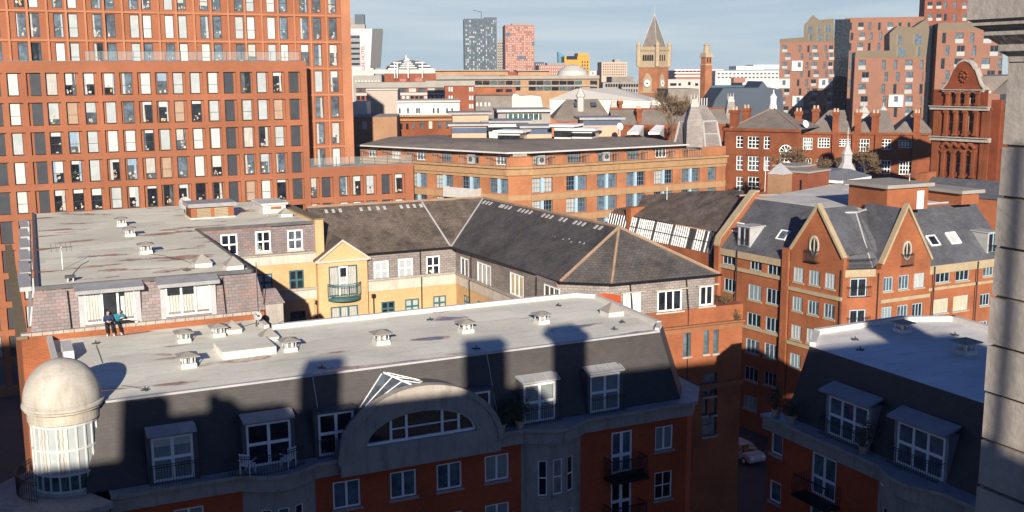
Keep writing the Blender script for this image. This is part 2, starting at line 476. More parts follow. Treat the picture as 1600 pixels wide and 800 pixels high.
M.navy = plain('navy_cladding', (0.035, 0.052, 0.075), 0.5, 0.2, 0.05, 2)
M.tealroof = plain('teal_roof', (0.03, 0.085, 0.11), 0.5, 0.3, 0.1, 2)
M.asphalt = plain('asphalt', (0.05, 0.05, 0.052), 0.9, 0.25, 0.3, 5)
M.paving = plain('paving', (0.16, 0.15, 0.14), 0.9, 0.2, 0.4, 5)
M.bark = plain('bark', (0.10, 0.075, 0.05), 0.9, 0.3, 1, 8)
M.twig = plain('twig', (0.17, 0.115, 0.065), 0.9, 0.3, 1, 8)
M.leaf = plain('leaf', (0.035, 0.065, 0.02), 0.6, 0.5, 2, 9)
M.leafdry = plain('dry_leaf', (0.10, 0.085, 0.035), 0.7, 0.5, 2, 9)
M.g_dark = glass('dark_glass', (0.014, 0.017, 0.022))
M.g_blue = glass('sky_glass', (0.09, 0.12, 0.15), 0.03, 0.8, 0.4)  # reflected sky is put into this blue-grey base colour
M.g_grey = glass('grey_glass', (0.07, 0.085, 0.10), 0.05, 0.7, 0.4)
M.g_panel = plain('dark_panel', (0.045, 0.05, 0.058), 0.35, 0.2, 1, 6)
M.g_green = glass('green_glass', (0.05, 0.10, 0.095), 0.05, 0.7, 0.5)
M.g_tealcurt = fabric_glass('net_curtain_glass', (0.20, 0.235, 0.235), 0.25)
M.blind = fabric_glass('white_blind', (0.44, 0.455, 0.44), 0.0, 0.08)
M.blindg = fabric_glass('grey_blind', (0.33, 0.36, 0.36), 0.0, 0.1)
M.blindb = fabric_glass('brown_blind', (0.32, 0.22, 0.15), 0.0, 0.1)
M.curt = fabric_glass('pale_curtain', (0.42, 0.41, 0.37), 0.7)
M.curtb = fabric_glass('blue_curtain', (0.22, 0.32, 0.42), 0.6)
M.curty = fabric_glass('cream_curtain', (0.496, 0.416, 0.264), 0.5)
M.lamp = plain('warm_interior', (0.45, 0.25, 0.08), 0.6, 0.5, 2, 6)
M.wares = plain('room_clutter', (0.42, 0.40, 0.36), 0.6, 0.7, 3, 9)
M.plantin = plain('house_plant', (0.05, 0.11, 0.03), 0.6, 0.5, 3, 9)
M.alum = plain('galvanised', (0.55, 0.55, 0.53), 0.45, 0.15, 3, 10, 0.4, 0.3)
M.ridge = plain('ridge_tile', (0.27, 0.18, 0.125), 0.85, 0.25, 2, 9)
M.potclay = plain('clay_pot', (0.42, 0.30, 0.21), 0.85, 0.25, 2, 9)
M.tent = plain('white_tent', (0.477, 0.455, 0.419), 0.7, 0.08, 0.2, 3)
M.skin = plain('skin', (0.50, 0.30, 0.22), 0.6, 0.08, 4, 12)
M.hair = plain('dark_hair', (0.02, 0.014, 0.010), 0.5, 0.2, 6, 20)
M.navycloth = plain('navy_cloth', (0.022, 0.035, 0.085), 0.9, 0.2, 5, 20)
M.tealcloth = plain('teal_cloth', (0.02, 0.16, 0.21), 0.9, 0.2, 5, 20)
M.blackcloth = plain('black_cloth', (0.012, 0.012, 0.014), 0.9, 0.2, 5, 20)
M.shoe = plain('white_shoe', (0.6, 0.6, 0.58), 0.6, 0.1, 5, 20)
M.redpaint = plain('red_lettering', (0.55, 0.05, 0.05), 0.5, 0.1, 5, 20)
M.hedge = plain('dark_hedge', (0.03, 0.045, 0.018), 0.8, 0.5, 2, 9)

# ------------------------------------------------------------------ windows
def rnd_glass():
    r = random.random()
    return (M.g_dark if r < 0.30 else M.blind if r < 0.50 else M.g_grey if r < 0.66 else M.curt if r < 0.80 else M.blindg if r < 0.92 else M.g_blue)
def window(root, pl, u0, v0, u1, v1, d=-0.15, cols=2, rows=1, fw=0.06, mul_w=None, frame=None, g=None, blind=None, name='window', sill=None, split=True, th=0.05, label=None, lowsplit=None, clutter=False, gap=0.0):
    """one window: frame with a pane (and a blind) inside; the pane lies at depth d behind the wall face"""
    frame = frame or M.white
    g = g or rnd_glass()
    mw = mul_w or fw * 0.8
    f = MB()
    pl.obox(f, u0, u0 + fw, v0, v1, d, d + th, 0); pl.obox(f, u1 - fw, u1, v0, v1, d, d + th, 0)
    pl.obox(f, u0 + fw, u1 - fw, v0, v0 + fw, d, d + th, 0); pl.obox(f, u0 + fw, u1 - fw, v1 - fw, v1, d, d + th, 0)
    iu, iv = u1 - u0 - 2 * fw, v1 - v0 - 2 * fw
    for i in range(1, cols):
        x = u0 + fw + iu * i / cols
        pl.obox(f, x - mw / 2, x + mw / 2, v0 + fw, v1 - fw, d, d + th * 0.9, 0)
    hs = [lowsplit] if lowsplit is not None else [i / rows for i in range(1, rows)]
    for h in hs:
        y = v0 + fw + iv * h
        pl.obox(f, u0 + fw, u1 - fw, y - mw / 2, y + mw / 2, d, d + th * 0.8, 0)
    mats = [frame]
    if sill is not None:
        pl.obox(f, u0 - 0.08, u1 + 0.08, v0 - 0.13, v0 - 0.003, d - 0.02, 0.09, 1); mats.append(sill)
    pm = [g]
    def panes(mb, base):
        dd = d + th * 0.25
        if blind:
            bm, frac = blind
            y = v1 - fw - iv * frac
            mb.poly([pl.pt(u0 + fw, y, dd), pl.pt(u1 - fw, y, dd), pl.pt(u1 - fw, v1 - fw, dd), pl.pt(u0 + fw, v1 - fw, dd)], base + 1)
            mb.poly([pl.pt(u0 + fw, v0 + fw, dd), pl.pt(u1 - fw, v0 + fw, dd), pl.pt(u1 - fw, y, dd), pl.pt(u0 + fw, y, dd)], base)
            pm.append(bm)
        else:
            mb.poly([pl.pt(u0 + fw, v0 + fw, dd), pl.pt(u1 - fw, v0 + fw, dd), pl.pt(u1 - fw, v1 - fw, dd), pl.pt(u0 + fw, v1 - fw, dd)], base)
        if clutter:
            k = len(pm)
            if random.random() < 0.55:
                w_ = iu * random.uniform(.14, .4); a = u0 + fw if random.random() < .5 else u1 - fw - w_; e = dd + 0.002
                mb.poly([pl.pt(a, v0 + fw, e), pl.pt(a + w_, v0 + fw, e), pl.pt(a + w_ * random.uniform(.6, 1), v1 - fw, e), pl.pt(a, v1 - fw, e)], base + len(pm)); pm.append(random.choice([M.curt, M.blindg, M.curt, M.g_grey, M.curtb]))
            for c in range(random.randint(3, 6)):
                a = u0 + fw + random.random() * iu * 0.7; b = v0 + fw + random.random() ** 2 * iv * 0.4
                w_, h_ = iu * random.uniform(0.12, 0.45), iv * random.uniform(0.05, 0.22)
                e = dd + 0.004 + 0.002 * c
                n_ = random.randint(4, 7); ph = random.random() * 6
                mb.poly([pl.pt(min(max(a + w_ * (0.5 + 0.5 * math.cos(ph + 6.283 * q / n_) * random.uniform(.6, 1)), u0 + fw), u1 - fw), max(b + h_ * (0.5 + 0.5 * math.sin(ph + 6.283 * q / n_) * random.uniform(.6, 1)), v0 + fw), e) for q in range(n_)], base + len(pm))
                pm.append(random.choice([M.wares, M.wares, M.wares, M.blindg, M.g_panel, M.blindb, M.plantin, M.lamp]))
    if split:
        o = f.build(name, mats, root, label=label)
        p = MB(); panes(p, 0); p.build('pane', pm, o)
    else:
        b = len(mats); panes(f, b)
        o = f.build(name, mats + pm, root, label=label)
    return o
def railing(root, pl, u0, u1, v0, h, d, step=0.11, name='balustrade', mat=None, bow=0.0, r=0.012, ret=True):
    """iron balustrade in front of a window; bow > 0 curves it outward"""
    f = MB(); n = max(4, int((u1 - u0) / step))
    def q(t, v):
        return pl.pt(u0 + (u1 - u0) * t, v, d + bow * math.sin(math.pi * t))
    for i in range(n + 1):
        f.tube(q(i / n, v0), q(i / n, v0 + h), r, n=4, caps=False)
    for vv in (v0 + 0.08, v0 + h - 0.1, v0 + h):
        for i in range(n):
            f.tube(q(i / n, vv), q((i + 1) / n, vv), r * 1.4, n=4, caps=False)
    if ret:
        for t in (0, 1):
            f.tube(q(t, v0 + h), q(t, v0 + h) - pl.n * (d - 0.02), r * 1.4, n=4, caps=False)
    return f.build(name, mat or M.black, root)
def wingrid(root, pl, rects, g, d=0.02, name='window', frame=None, fw=0.12, limit=100, glist=None, cols=1, rows=1):
    """many small far windows: the first hundred are parts of their own, the rest one part"""
    rest = None
    for i, (a, b, c, e) in enumerate(rects):
        gg = random.choice(glist) if glist else g
        if i < limit or frame is None and i < limit:
            f = MB()
            f_m = [gg]
            f.poly([pl.pt(a, b, d), pl.pt(c, b, d), pl.pt(c, e, d), pl.pt(a, e, d)], 0)
            if frame is not None:
                pl.obox(f, a, a + fw, b, e, d, d + 0.03, 1); pl.obox(f, c - fw, c, b, e, d, d + 0.03, 1)
                pl.obox(f, a + fw, c - fw, b, b + fw, d, d + 0.03, 1); pl.obox(f, a + fw, c - fw, e - fw, e, d, d + 0.03, 1)
                for k in range(1, cols):
                    x = a + (c - a) * k / cols; pl.obox(f, x - fw / 2, x + fw / 2, b + fw, e - fw, d, d + 0.03, 1)
                for k in range(1, rows):
                    y = b + (e - b) * k / rows; pl.obox(f, a + fw, c - fw, y - fw / 2, y + fw / 2, d, d + 0.025, 1)
                f_m.append(frame)
            f.build(name, f_m, root)
        else:
            if rest is None: rest = [MB(), glist or [g]]
            rest[0].poly([pl.pt(a, b, d), pl.pt(c, b, d), pl.pt(c, e, d), pl.pt(a, e, d)], random.randrange(len(rest[1])))
    if rest: rest[0].build('windows', rest[1], root, kind='stuff')
def cheeks(mb, pts, z0, m):
    pass
# ------------------------------------------------------------------ ground
g = MB()
g.poly([(-900, -120, 0), (900, -120, 0), (900, 2600, 0), (-900, 2600, 0)])
setting(g.build('ground', M.asphalt))
g = MB()
c0 = Q(29.5, -6, 0)
g.box(Q(30.2, -30, 0.004), U * 1.6, V * 60, ZUP * 0.12)
setting(g.build('pavement', M.paving))

# ------------------------------------------------------------------ FRONT BLOCK with the domed turret and the arched gable
ZR = 19.0
fb = thing('apartment_block', 'red brick apartment block with arched stone gable, slate mansard and domed corner turret', 'apartment block', tuple(Q(13, 4, 0)))
roof = [(-1.4, 0.4), (0, 0), (26.53, 0), (27.38, 1.0), (27.94, 8.55), (26.96, 9.6), (9.0, 9.6), (8.7, 12.0), (-1.4, 12.0)]
m = MB()
pts = [Q(s, k, ZR) for s, k in roof]
m.poly(pts, 0)
o = m.build('flat_roof', M.felt, fb)
# white upstands round the roof edge
m = MB()
def upstand(mb, p, q, w=0.3, h=0.22, mm=0, z=ZR):
    a = (q - p).normalized(); n = Vector((-a.y, a.x, 0))
    mb.box(p + ZUP * 0.004, a * (q - p).length, n * w, ZUP * h, mm)
upstand(m, Q(9.0, 9.55, ZR), Q(26.95, 9.55, ZR), -0.28, 0.24)
upstand(m, Q(26.95, 9.55, ZR), Q(27.9, 8.6, ZR), -0.28, 0.23)
upstand(m, Q(27.9, 8.6, ZR), Q(27.36, 1.1, ZR), -0.26, 0.2)
upstand(m, Q(27.36, 1.1, ZR), Q(26.5, 0.02, ZR), -0.2, 0.16)
upstand(m, Q(8.9, 12.0, ZR), Q(8.9, 9.6, ZR), -0.25, 0.2)
upstand(m, Q(-1.35, 11.9, ZR), Q(-1.35, 2.0, ZR), -0.25, 0.25)
m.build('roof_upstand', M.membrane, fb)
m = MB()
m.box(Q(0, -0.06, ZR - 0.06), U * 26.53, V * 0.2, ZUP * 0.09)
m.build('roof_edge_trim', M.leadlt, fb)
# mansard
m = MB()
MT = [(-1.0, 0.0), (26.53, 0), (27.38, 1.0), (27.94, 8.55)]
MBt = [(-1.0, -1.0), (27.2, -1.0), (28.4, 0.6), (28.95, 8.6)]
ZD = 15.6
for i in range(3):
    a, b, c, d = MT[i], MT[i + 1], MBt[i + 1], MBt[i]
    m.poly([Q(*d, ZD), Q(*c, ZD), Q(*b, ZR), Q(*a, ZR)])
m.build('mansard', M.slatefront, fb)
# deck behind the cornice, with the bows over the two bays
def bowed(k0):
    L = [(-0.2, k0), (4.4, k0)]
    for t in range(9):
        x = 4.9 + 3.2 * t / 8
        L.append((x, k0 - 0.75 * math.sin(math.pi * t / 8)))
    L += [(8.5, k0), (17.4, k0)]
    for t in range(9):
        x = 18.0 + 3.3 * t / 8
        L.append((x, k0 - 0.75 * math.sin(math.pi * t / 8)))
    L += [(21.8, k0)]
    return L
tail = [(27.75, -1.75), (29.35, 0.35), (29.9, 8.6)]
outer = bowed(-1.75) + tail
m = MB()
inn = [(s, -0.9) for s, k in bowed(-1.75)] + [(27.1, -0.9), (28.3, 0.65), (28.85, 8.6)]
m.loft([Q(s, k, ZD) for s, k in outer], [Q(s, k, ZD) for s, k in inn], 0)
m.build('gutter_deck', M.lead, fb)
m = MB()
lo = bowed(-1.58) + [(27.58, -1.58), (29.18, 0.42), (29.72, 8.6)]
lip = [(s, k) for s, k in outer]
m.loft([Q(s, k, ZD + 0.02) for s, k in lip], [Q(s, k, ZD - 0.14) for s, k in lip])
m.loft([Q(s, k, ZD - 0.14) for s, k in lip], [Q(s, k, ZD - 0.2) for s, k in lo])
m.loft([Q(s, k, ZD - 0.2) for s, k in lo], [Q(s, k, 14.86) for s, k in lo])
wl_ = bowed(-1.4) + [(27.4, -1.4), (29.0, 0.5), (29.5, 8.6)]
m.loft([Q(s, k, 14.86) for s, k in lo], [Q(s, k, 14.8) for s, k in wl_])
m.build('cornice', M.stone, fb)
# brick front with openings
WP = Pl(Q(0, -1.35, 0), U)
wins = []          # (u0, v0, u1, v1, kind)
for r, zt in enumerate((14.45, 12.05, 9.65, 7.25, 4.85)):
    for s in (9.5, 12.12, 14.35, 16.75): wins.append((s - 0.62, zt - 1.25, s + 0.62, zt, 'pair'))
    wins.append((25.5, zt - (1.25 if r == 0 else 1.45), 26.55, zt, 'pair' if r == 0 else 'grid'))
    wins.append((22.95, zt - 2.05, 24.15, zt + 0.1, 'door'))
    wins.append((2.2, zt - 1.25, 3.4, zt, 'pair'))
m = MB()
wall(m, WP, 0, 5.0, 0, 14.9, [w[:4] for w in wins], 0.16)
wall(m, WP, 8.1, 18.0, 0, 14.9, [w[:4] for w in wins], 0.16)
wall(m, WP, 21.2, 27.4, 0, 14.9, [w[:4] for w in wins], 0.16)
for a, b in (((27.4, -1.35), (29.0, 0.5)), ((29.0, 0.5), (29.5, 8.6)), ((29.5, 8.6), (28.9, 9.6)), ((28.9, 9.6), (8.9, 9.6)), ((8.9, 9.6), (8.9, 12)), ((-1.4, 12), (-1.4, 0.3))):
    m.poly([Q(*a, 0), Q(*b, 0), Q(*b, 14.9 if a[0] > 27 and a[1] < 8 else ZR - 0.01), Q(*a, 14.9 if a[0] > 27 and a[1] < 8 else ZR - 0.01)])
m.poly([Q(27.94, 8.6, ZR - .01), Q(26.96, 9.6, ZR - .01), Q(26.96, 9.6, 14), Q(28.95, 8.6, 14)])
m.build('brick_wall', M.redfront, fb)
for (a, b, c, d, kind) in wins:
    g_ = random.choice([M.g_tealcurt, M.g_tealcurt, M.g_green, M.g_blue])
    if kind == 'pair': window(fb, WP, a, b, c, d, -0.1, 2, 1, 0.075, 0.1, M.white, g_, sill=M.stone)
    elif kind == 'grid': window(fb, WP, a, b, c, d, -0.1, 2, 2, 0.07, 0.05, M.white, M.g_dark, sill=M.stone)
    else:
        window(fb, WP, a, b, c, d, -0.1, 2, 1, 0.1, 0.16, M.white, random.choice([M.g_blue, M.g_dark]), name='french_door', lowsplit=0.42)
        # boxed iron balcony
        f = MB()
        WP.obox(f, a - 0.42, c + 0.42, b - 0.16, b - 0.03, 0.0, 0.95)
        for t in range(22):
            x = a - 0.38 + (c - a + 0.76) * t / 21
            bulge = 0.16 * math.sin(math.pi * 0.5)
            p = [WP.pt(x, b - 0.03, 0.78), WP.pt(x, b + 0.28, 0.98), WP.pt(x, b + 0.62, 0.84), WP.pt(x, b + 0.95, 0.8)]
            for q0, q1 in zip(p, p[1:]): f.tube(q0, q1, 0.015, n=4, caps=False)
        for sx in (a - 0.38, c + 0.38):
            for t in range(7):
                y = 0.05 + 0.73 * t / 6
                f.tube(WP.pt(sx, b - 0.03, y), WP.pt(sx, b + 0.95, y), 0.014, n=4, caps=False)
            f.tube(WP.pt(sx, b + 0.95, 0), WP.pt(sx, b + 0.95, 0.8), 0.025, n=4)
        WP.obox(f, a - 0.4, c + 0.4, b + 0.93, b + 0.98, 0.77, 0.83)
        WP.obox(f, a - 0.2, c + 0.2, b + 0.1, b + 0.42, 0.80, 0.84)
        f.build('balcony', M.black, fb)
# bowed stone bays with narrow sash windows
for s0, s1 in ((5.0, 8.1), (18.0, 21.2)):
    pp = [(s0, -1.35), (s0 + 0.55, -1.78), (s0 + 1.15, -2.05), (s1 - 1.15, -2.05), (s1 - 0.55, -1.78), (s1, -1.35)]
    m = MB()
    for i, (a, b) in enumerate(zip(pp, pp[1:])):
        pl = Pl(Q(*a, 0), Q(*b, 0) - Q(*a, 0), face=Q(0, -9, 0) - Q(0, 0, 0))
        L = (Q(*b, 0) - Q(*a, 0)).length
        hs = []
        if i in (0, 2, 4) or True:
            ww = 0.5 if i == 2 else 0.44
            if i in (1, 2, 3):
                for zt in (14.0, 11.4, 8.8, 6.2):
                    hs.append((L / 2 - ww / 2, zt - 1.75, L / 2 + ww / 2, zt))
        wall(m, pl, 0, L, 0, 14.9, hs, 0.14)
        for h in hs:
            window(fb, pl, *h, -0.09, 1, 2, 0.06, 0.06, M.white, random.choice([M.g_dark, M.g_blue, M.g_tealcurt]), name='sash_window', sill=M.stone)
    m.build('stone_bay', M.stone, fb)
# french windows of the mansard, each in its dormer box
DP = Pl(Q(0, -1.02, 0), U)
def fpx(px, py): return DP.uv(px, py)[0]
fr = [(237, 303, 715, 2, 'hood'), (385, 455, 690, 2, 'hood'), (497, 553, 663, 2, ''), (722, 766, 612, 2, ''), (818, 868, 622, 2, 'hood'), (922, 968, 607, 2, 'hood')]
for i, (x0, x1, y, n, k) in enumerate(fr):
    a, b = fpx(x0, y), fpx(x1, y)
    m = MB()
    zt = 17.5
    # dormer cheeks and top running back into the slate
    for x in (a - 0.16, b + 0.01):
        m.hexa([Q(x, -1.06, ZD), Q(x + .15, -1.06, ZD), Q(x + .15, -0.3, ZD), Q(x, -0.3, ZD), Q(x, -1.06, zt + .12), Q(x + .15, -1.06, zt + .12), Q(x + .15, -0.3, zt + .12), Q(x, -0.3, zt + .12)])
    m.box(Q(a - 0.01, -1.06, zt + 0.005), U * (b - a + 0.02), V * 0.7, ZUP * 0.11)
    m.build('dormer', M.darklead, fb)
    window(fb, DP, a, ZD + 0.02, b, zt, -0.05, 2, 2, 0.1, 0.13, M.white, [M.g_tealcurt, M.g_dark, M.g_dark, M.g_dark, M.g_tealcurt, M.g_tealcurt][i], name='french_window', lowsplit=0.52, blind=(M.blind, 0.18) if i == 0 else None)
    if k:
        h = MB()
        A = [Q(a - 0.14, -0.8, zt + 0.25), Q(b + 0.14, -0.8, zt + 0.25)]
        B = [Q(a - 0.14, -1.27, zt + 0.10), Q(b + 0.14, -1.27, zt + 0.10)]
        h.hexa([B[0], B[1], A[1] + V * .4, A[0] + V * .4, B[0] + ZUP * .07, B[1] + ZUP * .07, A[1] + V * .4 + ZUP * .07, A[0] + V * .4 + ZUP * .07])
        for t in range(4):
            x = a - 0.14 + (b - a + 0.23) * t / 3
            h.box(Q(x, -1.28, zt + 0.165), U * 0.05, V * 0.5 + ZUP * 0.16, ZUP * 0.035)
        h.build('lead_hood', M.leadlt, fb)
    if i == 1:
        railing(fb, Pl(Q(0, -1.7, 0), U), a - 0.9, b + 0.35, ZD + 0.03, 0.85, 0.0, 0.12, bow=0.55, ret=False)
    elif i != 3:
        railing(fb, Pl(Q(0, -1.35, 0), U), a - 0.15, b + 0.1, ZD + 0.03, 0.85, 0.1, 0.11)
# rainwater pipes and cables down the slate
m = MB()
for px, py in ((489, 590), (770, 560)):
    p = P(px, py, 18.9); s = (p - FL).dot(U)
    m.tube(Q(s, -0.04, 18.9), Q(s + 0.15, -1.0, 15.7), 0.025, n=6); m.cut()
m.build_each('rain_pipe', M.leadlt, fb)
# arched stone gable with its lunette
AC, AZ = 12.95, 15.35
AP = Pl(Q(0, -1.82, 0), U)
N = 36
def ell(a, b, z0, t): return AC + a * math.cos(t), z0 + b * math.sin(t)
outc = [ell(3.8, 2.95, AZ, math.pi * i / N) for i in range(N + 1)]
def lun(t):
    return ell(2.62, 1.32, 15.95, t)
inc = [lun(math.pi * i / N) for i in range(N + 1)]
m = MB()
for i in range(N):
    m.poly([AP.pt(*outc[i]), AP.pt(*outc[i + 1]), AP.pt(*inc[i + 1]), AP.pt(*inc[i])])
    m.poly([AP.pt(*inc[i]), AP.pt(*inc[i + 1]), AP.pt(*inc[i + 1], -0.35), AP.pt(*inc[i], -0.35)])
m.poly([AP.pt(AC - 3.8, 14.8), AP.pt(AC + 3.8, 14.8), AP.pt(AC + 3.8, AZ), AP.pt(AC + 2.62, 15.95), AP.pt(AC - 2.62, 15.95), AP.pt(AC - 3.8, AZ)])
m.poly([AP.pt(AC - 2.62, 15.95), AP.pt(AC + 2.62, 15.95), AP.pt(AC + 2.62, 15.95, -.35), AP.pt(AC - 2.62, 15.95, -.35)])
m.box(Q(AC - 3.8, -1.81, 14.79), U * 7.6, V * 0.42, ZUP * 0.55)
m.build('arched_gable', M.stone, fb)
m = MB()
o2 = [ell(3.92, 3.07, AZ, math.pi * i / N) for i in range(N + 1)]
m.loft([AP.pt(*p, 0.06) for p in o2], [AP.pt(*p, -0.42) for p in o2])
m.loft([AP.pt(*p, 0.06) for p in o2], [AP.pt(*p, 0.06) for p in [ell(3.66, 2.81, AZ, math.pi * i / N) for i in range(N + 1)]])
m.loft([AP.pt(*p, 0.06) for p in [ell(3.66, 2.81, AZ, math.pi * i / N) for i in range(N + 1)]], [AP.pt(*p, 0.0) for p in [ell(3.66, 2.81, AZ, math.pi * i / N) for i in range(N + 1)]])
m.build('arch_coping', M.stone, fb)
m = MB()
m.loft([AP.pt(*p, -0.4) for p in outc], [AP.pt(p[0], p[1], -0.4 - 1.6) for p in outc])
m.build('arch_roof', M.darklead, fb, smooth=True)
# lunette glazing
lf = MB(); lg = MB()
ic2 = inc
lg.poly([AP.pt(p[0], p[1], -0.27) for p in ic2], 0)
for x in (AC - 1.45, AC - 0.72, AC + 0.98, AC + 1.78):
    z1 = 15.95 + 1.32 * math.sqrt(max(0, 1 - ((x - AC) / 2.62) ** 2))
    AP.obox(lf, x - 0.055, x + 0.055, 15.96, z1 - 0.01, -0.26, -0.18)
AP.obox(lf, AC - 2.55, AC + 2.55, 15.955, 16.07, -0.26, -0.17)
AP.obox(lf, AC - 1.45, AC + 1.78, 16.52, 16.58, -0.262, -0.2)
for i in range(N):
    a, b = inc[i], inc[i + 1]
    c = [(AC + (p[0] - AC) * 0.965, 15.95 + (p[1] - 15.95) * 0.94) for p in (a, b)]
    lf.hexa([AP.pt(*a, -.26), AP.pt(*b, -.26), AP.pt(*c[1], -.26), AP.pt(*c[0], -.26), AP.pt(*a, -.19), AP.pt(*b, -.19), AP.pt(*c[1], -.19), AP.pt(*c[0], -.19)])
o = lf.build('lunette_window', M.white, fb)
lg.build('pane', M.g_dark, o)
# glazed roof behind the arch
m = MB()
ap = Q(11.75, -0.02, 18.72)
eL, eR = Q(10.3, -1.0, 17.5), Q(14.3, -0.75, 17.95)
arc = Q(12.9, -1.75, 18.25)
m.poly([eL, Q(10.9, -1.6, 17.85), arc, ap], 0)
m.poly([ap, arc, Q(14.2, -1.5, 18.05), eR], 0)
for t in range(4):
    f = t / 3
    m.tube(eL.lerp(Q(10.9, -1.6, 17.85), f) + ZUP * .03, ap.lerp(arc, f * 0.8) + ZUP * .03, 0.024, n=5, m=1)
    m.tube(ap.lerp(arc, f * 0.8) + ZUP * .03, eR.lerp(Q(14.2, -1.5, 18.05), f) + ZUP * .03, 0.022, n=5, m=1)
m.tube(ap, arc, 0.05, n=5, m=1)
m.build('glazed_roof', [M.g_grey, M.white], fb)
m = MB()
c = Q(9.1, -1.55, 0)
m.tube(c + ZUP * 15.6, c + ZUP * 16.0, 0.16, n=8); m.tube(c + ZUP * 16.0, c + ZUP * 16.35, 0.16, 0.03, n=8)
m.build('finial', M.darklead, fb)
# corner turret
TC = Q(-1.56, 0.3, 0)
m = MB()
m.lathe(TC, [(1.24, 0), (1.24, 15.45), (1.38, 15.5), (1.38, 15.72), (1.26, 15.74)], 40)
m.build('turret_base', M.stonepale, fb, smooth=False)
aF = math.atan2(-V.y, -V.x)
m = MB(); n_ = 22
R0 = 1.245
m.lathe(TC, [(R0, 15.74), (R0, 18.50)], n_)
tg = m.build('turret_glazing', [M.g_tealcurt], fb)
pm = MB()
for i in range(n_):
    a0, a1 = 2 * math.pi * i / n_, 2 * math.pi * (i + 1) / n_
    lo, hi = (15.76, 18.48)
    kind = random.random()
    mi = 0 if kind < 0.45 else 1 if kind < 0.6 else 2 if kind < .8 else 3
    for z0, z1 in ((15.8, 16.42), (16.5, 17.42), (17.5, 18.38)):
        r = R0 + 0.004
        pm.poly([TC + Vector((r * math.cos(a0), r * math.sin(a0), z0)), TC + Vector((r * math.cos(a1), r * math.sin(a1), z0)), TC + Vector((r * math.cos(a1), r * math.sin(a1), z1)), TC + Vector((r * math.cos(a0), r * math.sin(a0), z1))], 3 if z0 < 16 else mi)
pm.build('blind', [M.blindg, M.blind, M.curt, M.g_green], tg)
m = MB()
for i in range(n_):
    a = 2 * math.pi * i / n_
    dr = Vector((math.cos(a), math.sin(a), 0)); tn = Vector((-dr.y, dr.x, 0))
    m.box(TC + dr * (R0 - .02) - tn * 0.032 + ZUP * 15.74, tn * 0.064, dr * 0.065, ZUP * 2.74)
for z in (15.74, 16.42, 17.42, 18.38):
    m.lathe(TC, [(R0, z), (R0 + 0.06, z), (R0 + 0.06, z + 0.09), (R0, z + 0.09)], n_)
m.build('turret_frame', M.turretpaint, fb)
m = MB()
m.lathe(TC, [(R0 + .02, 18.48), (1.37, 18.52), (1.37, 18.90), (1.48, 18.96), (1.48, 19.04), (1.37, 19.08)], 48)
m.build('turret_cornice', M.stonepale, fb, smooth=False)
m = MB()
prof = [(1.50, 19.04), (1.55, 19.08), (1.55, 19.17), (1.46, 19.23), (1.48, 19.28)]
for i in range(1, 15):
    t = math.pi / 2 * i / 14
    prof.append((1.48 * math.cos(t) + 0.002, 19.28 + 1.62 * math.sin(t)))
m.lathe(TC, prof, 48)
m.build('turret_dome', M.dome, fb, smooth=True)
# rounded stone balcony round the turret, with its iron railing
m = MB()
m.lathe(TC, [(1.4, 15.62), (2.85, 15.6), (2.95, 15.55), (2.95, 15.35), (2.7, 15.28), (2.55, 14.8), (2.3, 14.7)], 40, 0, aF - 2.9, aF + 0.5)
m.build('round_balcony', M.stone, fb)
m = MB()
m.lathe(TC, [(2.3, 14.75), (2.3, 0)], 30, 0, aF - 2.9, aF + 0.5)
m.build('turret_wall', M.redfront, fb)
for zz in (12.0, 9.0):
    for da in (-0.35, -1.15):
        d = Vector((math.cos(aF + da), math.sin(aF + da), 0))
        pl = Pl(TC + d * 2.3, Vector((-d.y, d.x, 0)), face=d)
        window(fb, pl, -0.35, zz, 0.35, zz + 2.0, 0.0, 1, 2, 0.07, 0.06, M.white, M.g_dark, name='sash_window', sill=M.stone)
m = MB()
rr = 1.95
ang = [aF - 2.4 + 1.7 * i / 26 for i in range(27)]
for a in ang:
    p = TC + Vector((rr * math.cos(a), rr * math.sin(a), 15.62)); m.tube(p, p + ZUP * 0.85, 0.014, n=4, caps=False)
for a, b in zip(ang, ang[1:]):
    for z in (15.72, 16.35, 16.47):
        m.tube(TC + Vector((rr * math.cos(a), rr * math.sin(a), z)), TC + Vector((rr * math.cos(b), rr * math.sin(b), z)), 0.018, n=4, caps=False)
m.build('balustrade', M.black, fb)
# duct standing at the left roof edge, low roof hatch plinth
m = MB()
m.box(Q(-1.1, 7.2, ZR + .004), U * 0.45, V * 2.2, ZUP * 0.5)
m.build('roof_duct', M.membrane, fb)
m = MB()
pA = P(348, 562, ZR); sA, kA = (pA - FL).dot(U), (pA - FL).dot(V)
m.hexa([Q(sA, kA, ZR), Q(sA + 2.5, kA, ZR), Q(sA + 2.5, kA + 2.2, ZR), Q(sA, kA + 2.2, ZR), Q(sA, kA, ZR + .34), Q(sA + 2.5, kA, ZR + .34), Q(sA + 2.5, kA + 2.2, ZR + .34), Q(sA, kA + 2.2, ZR + .34)], 0)
m.box(Q(sA + .01, kA - .02, ZR), U * 2.48, V * -0.02, ZUP * 0.33, 1)
m.build('roof_plinth', [M.felt, M.membrane], fb)
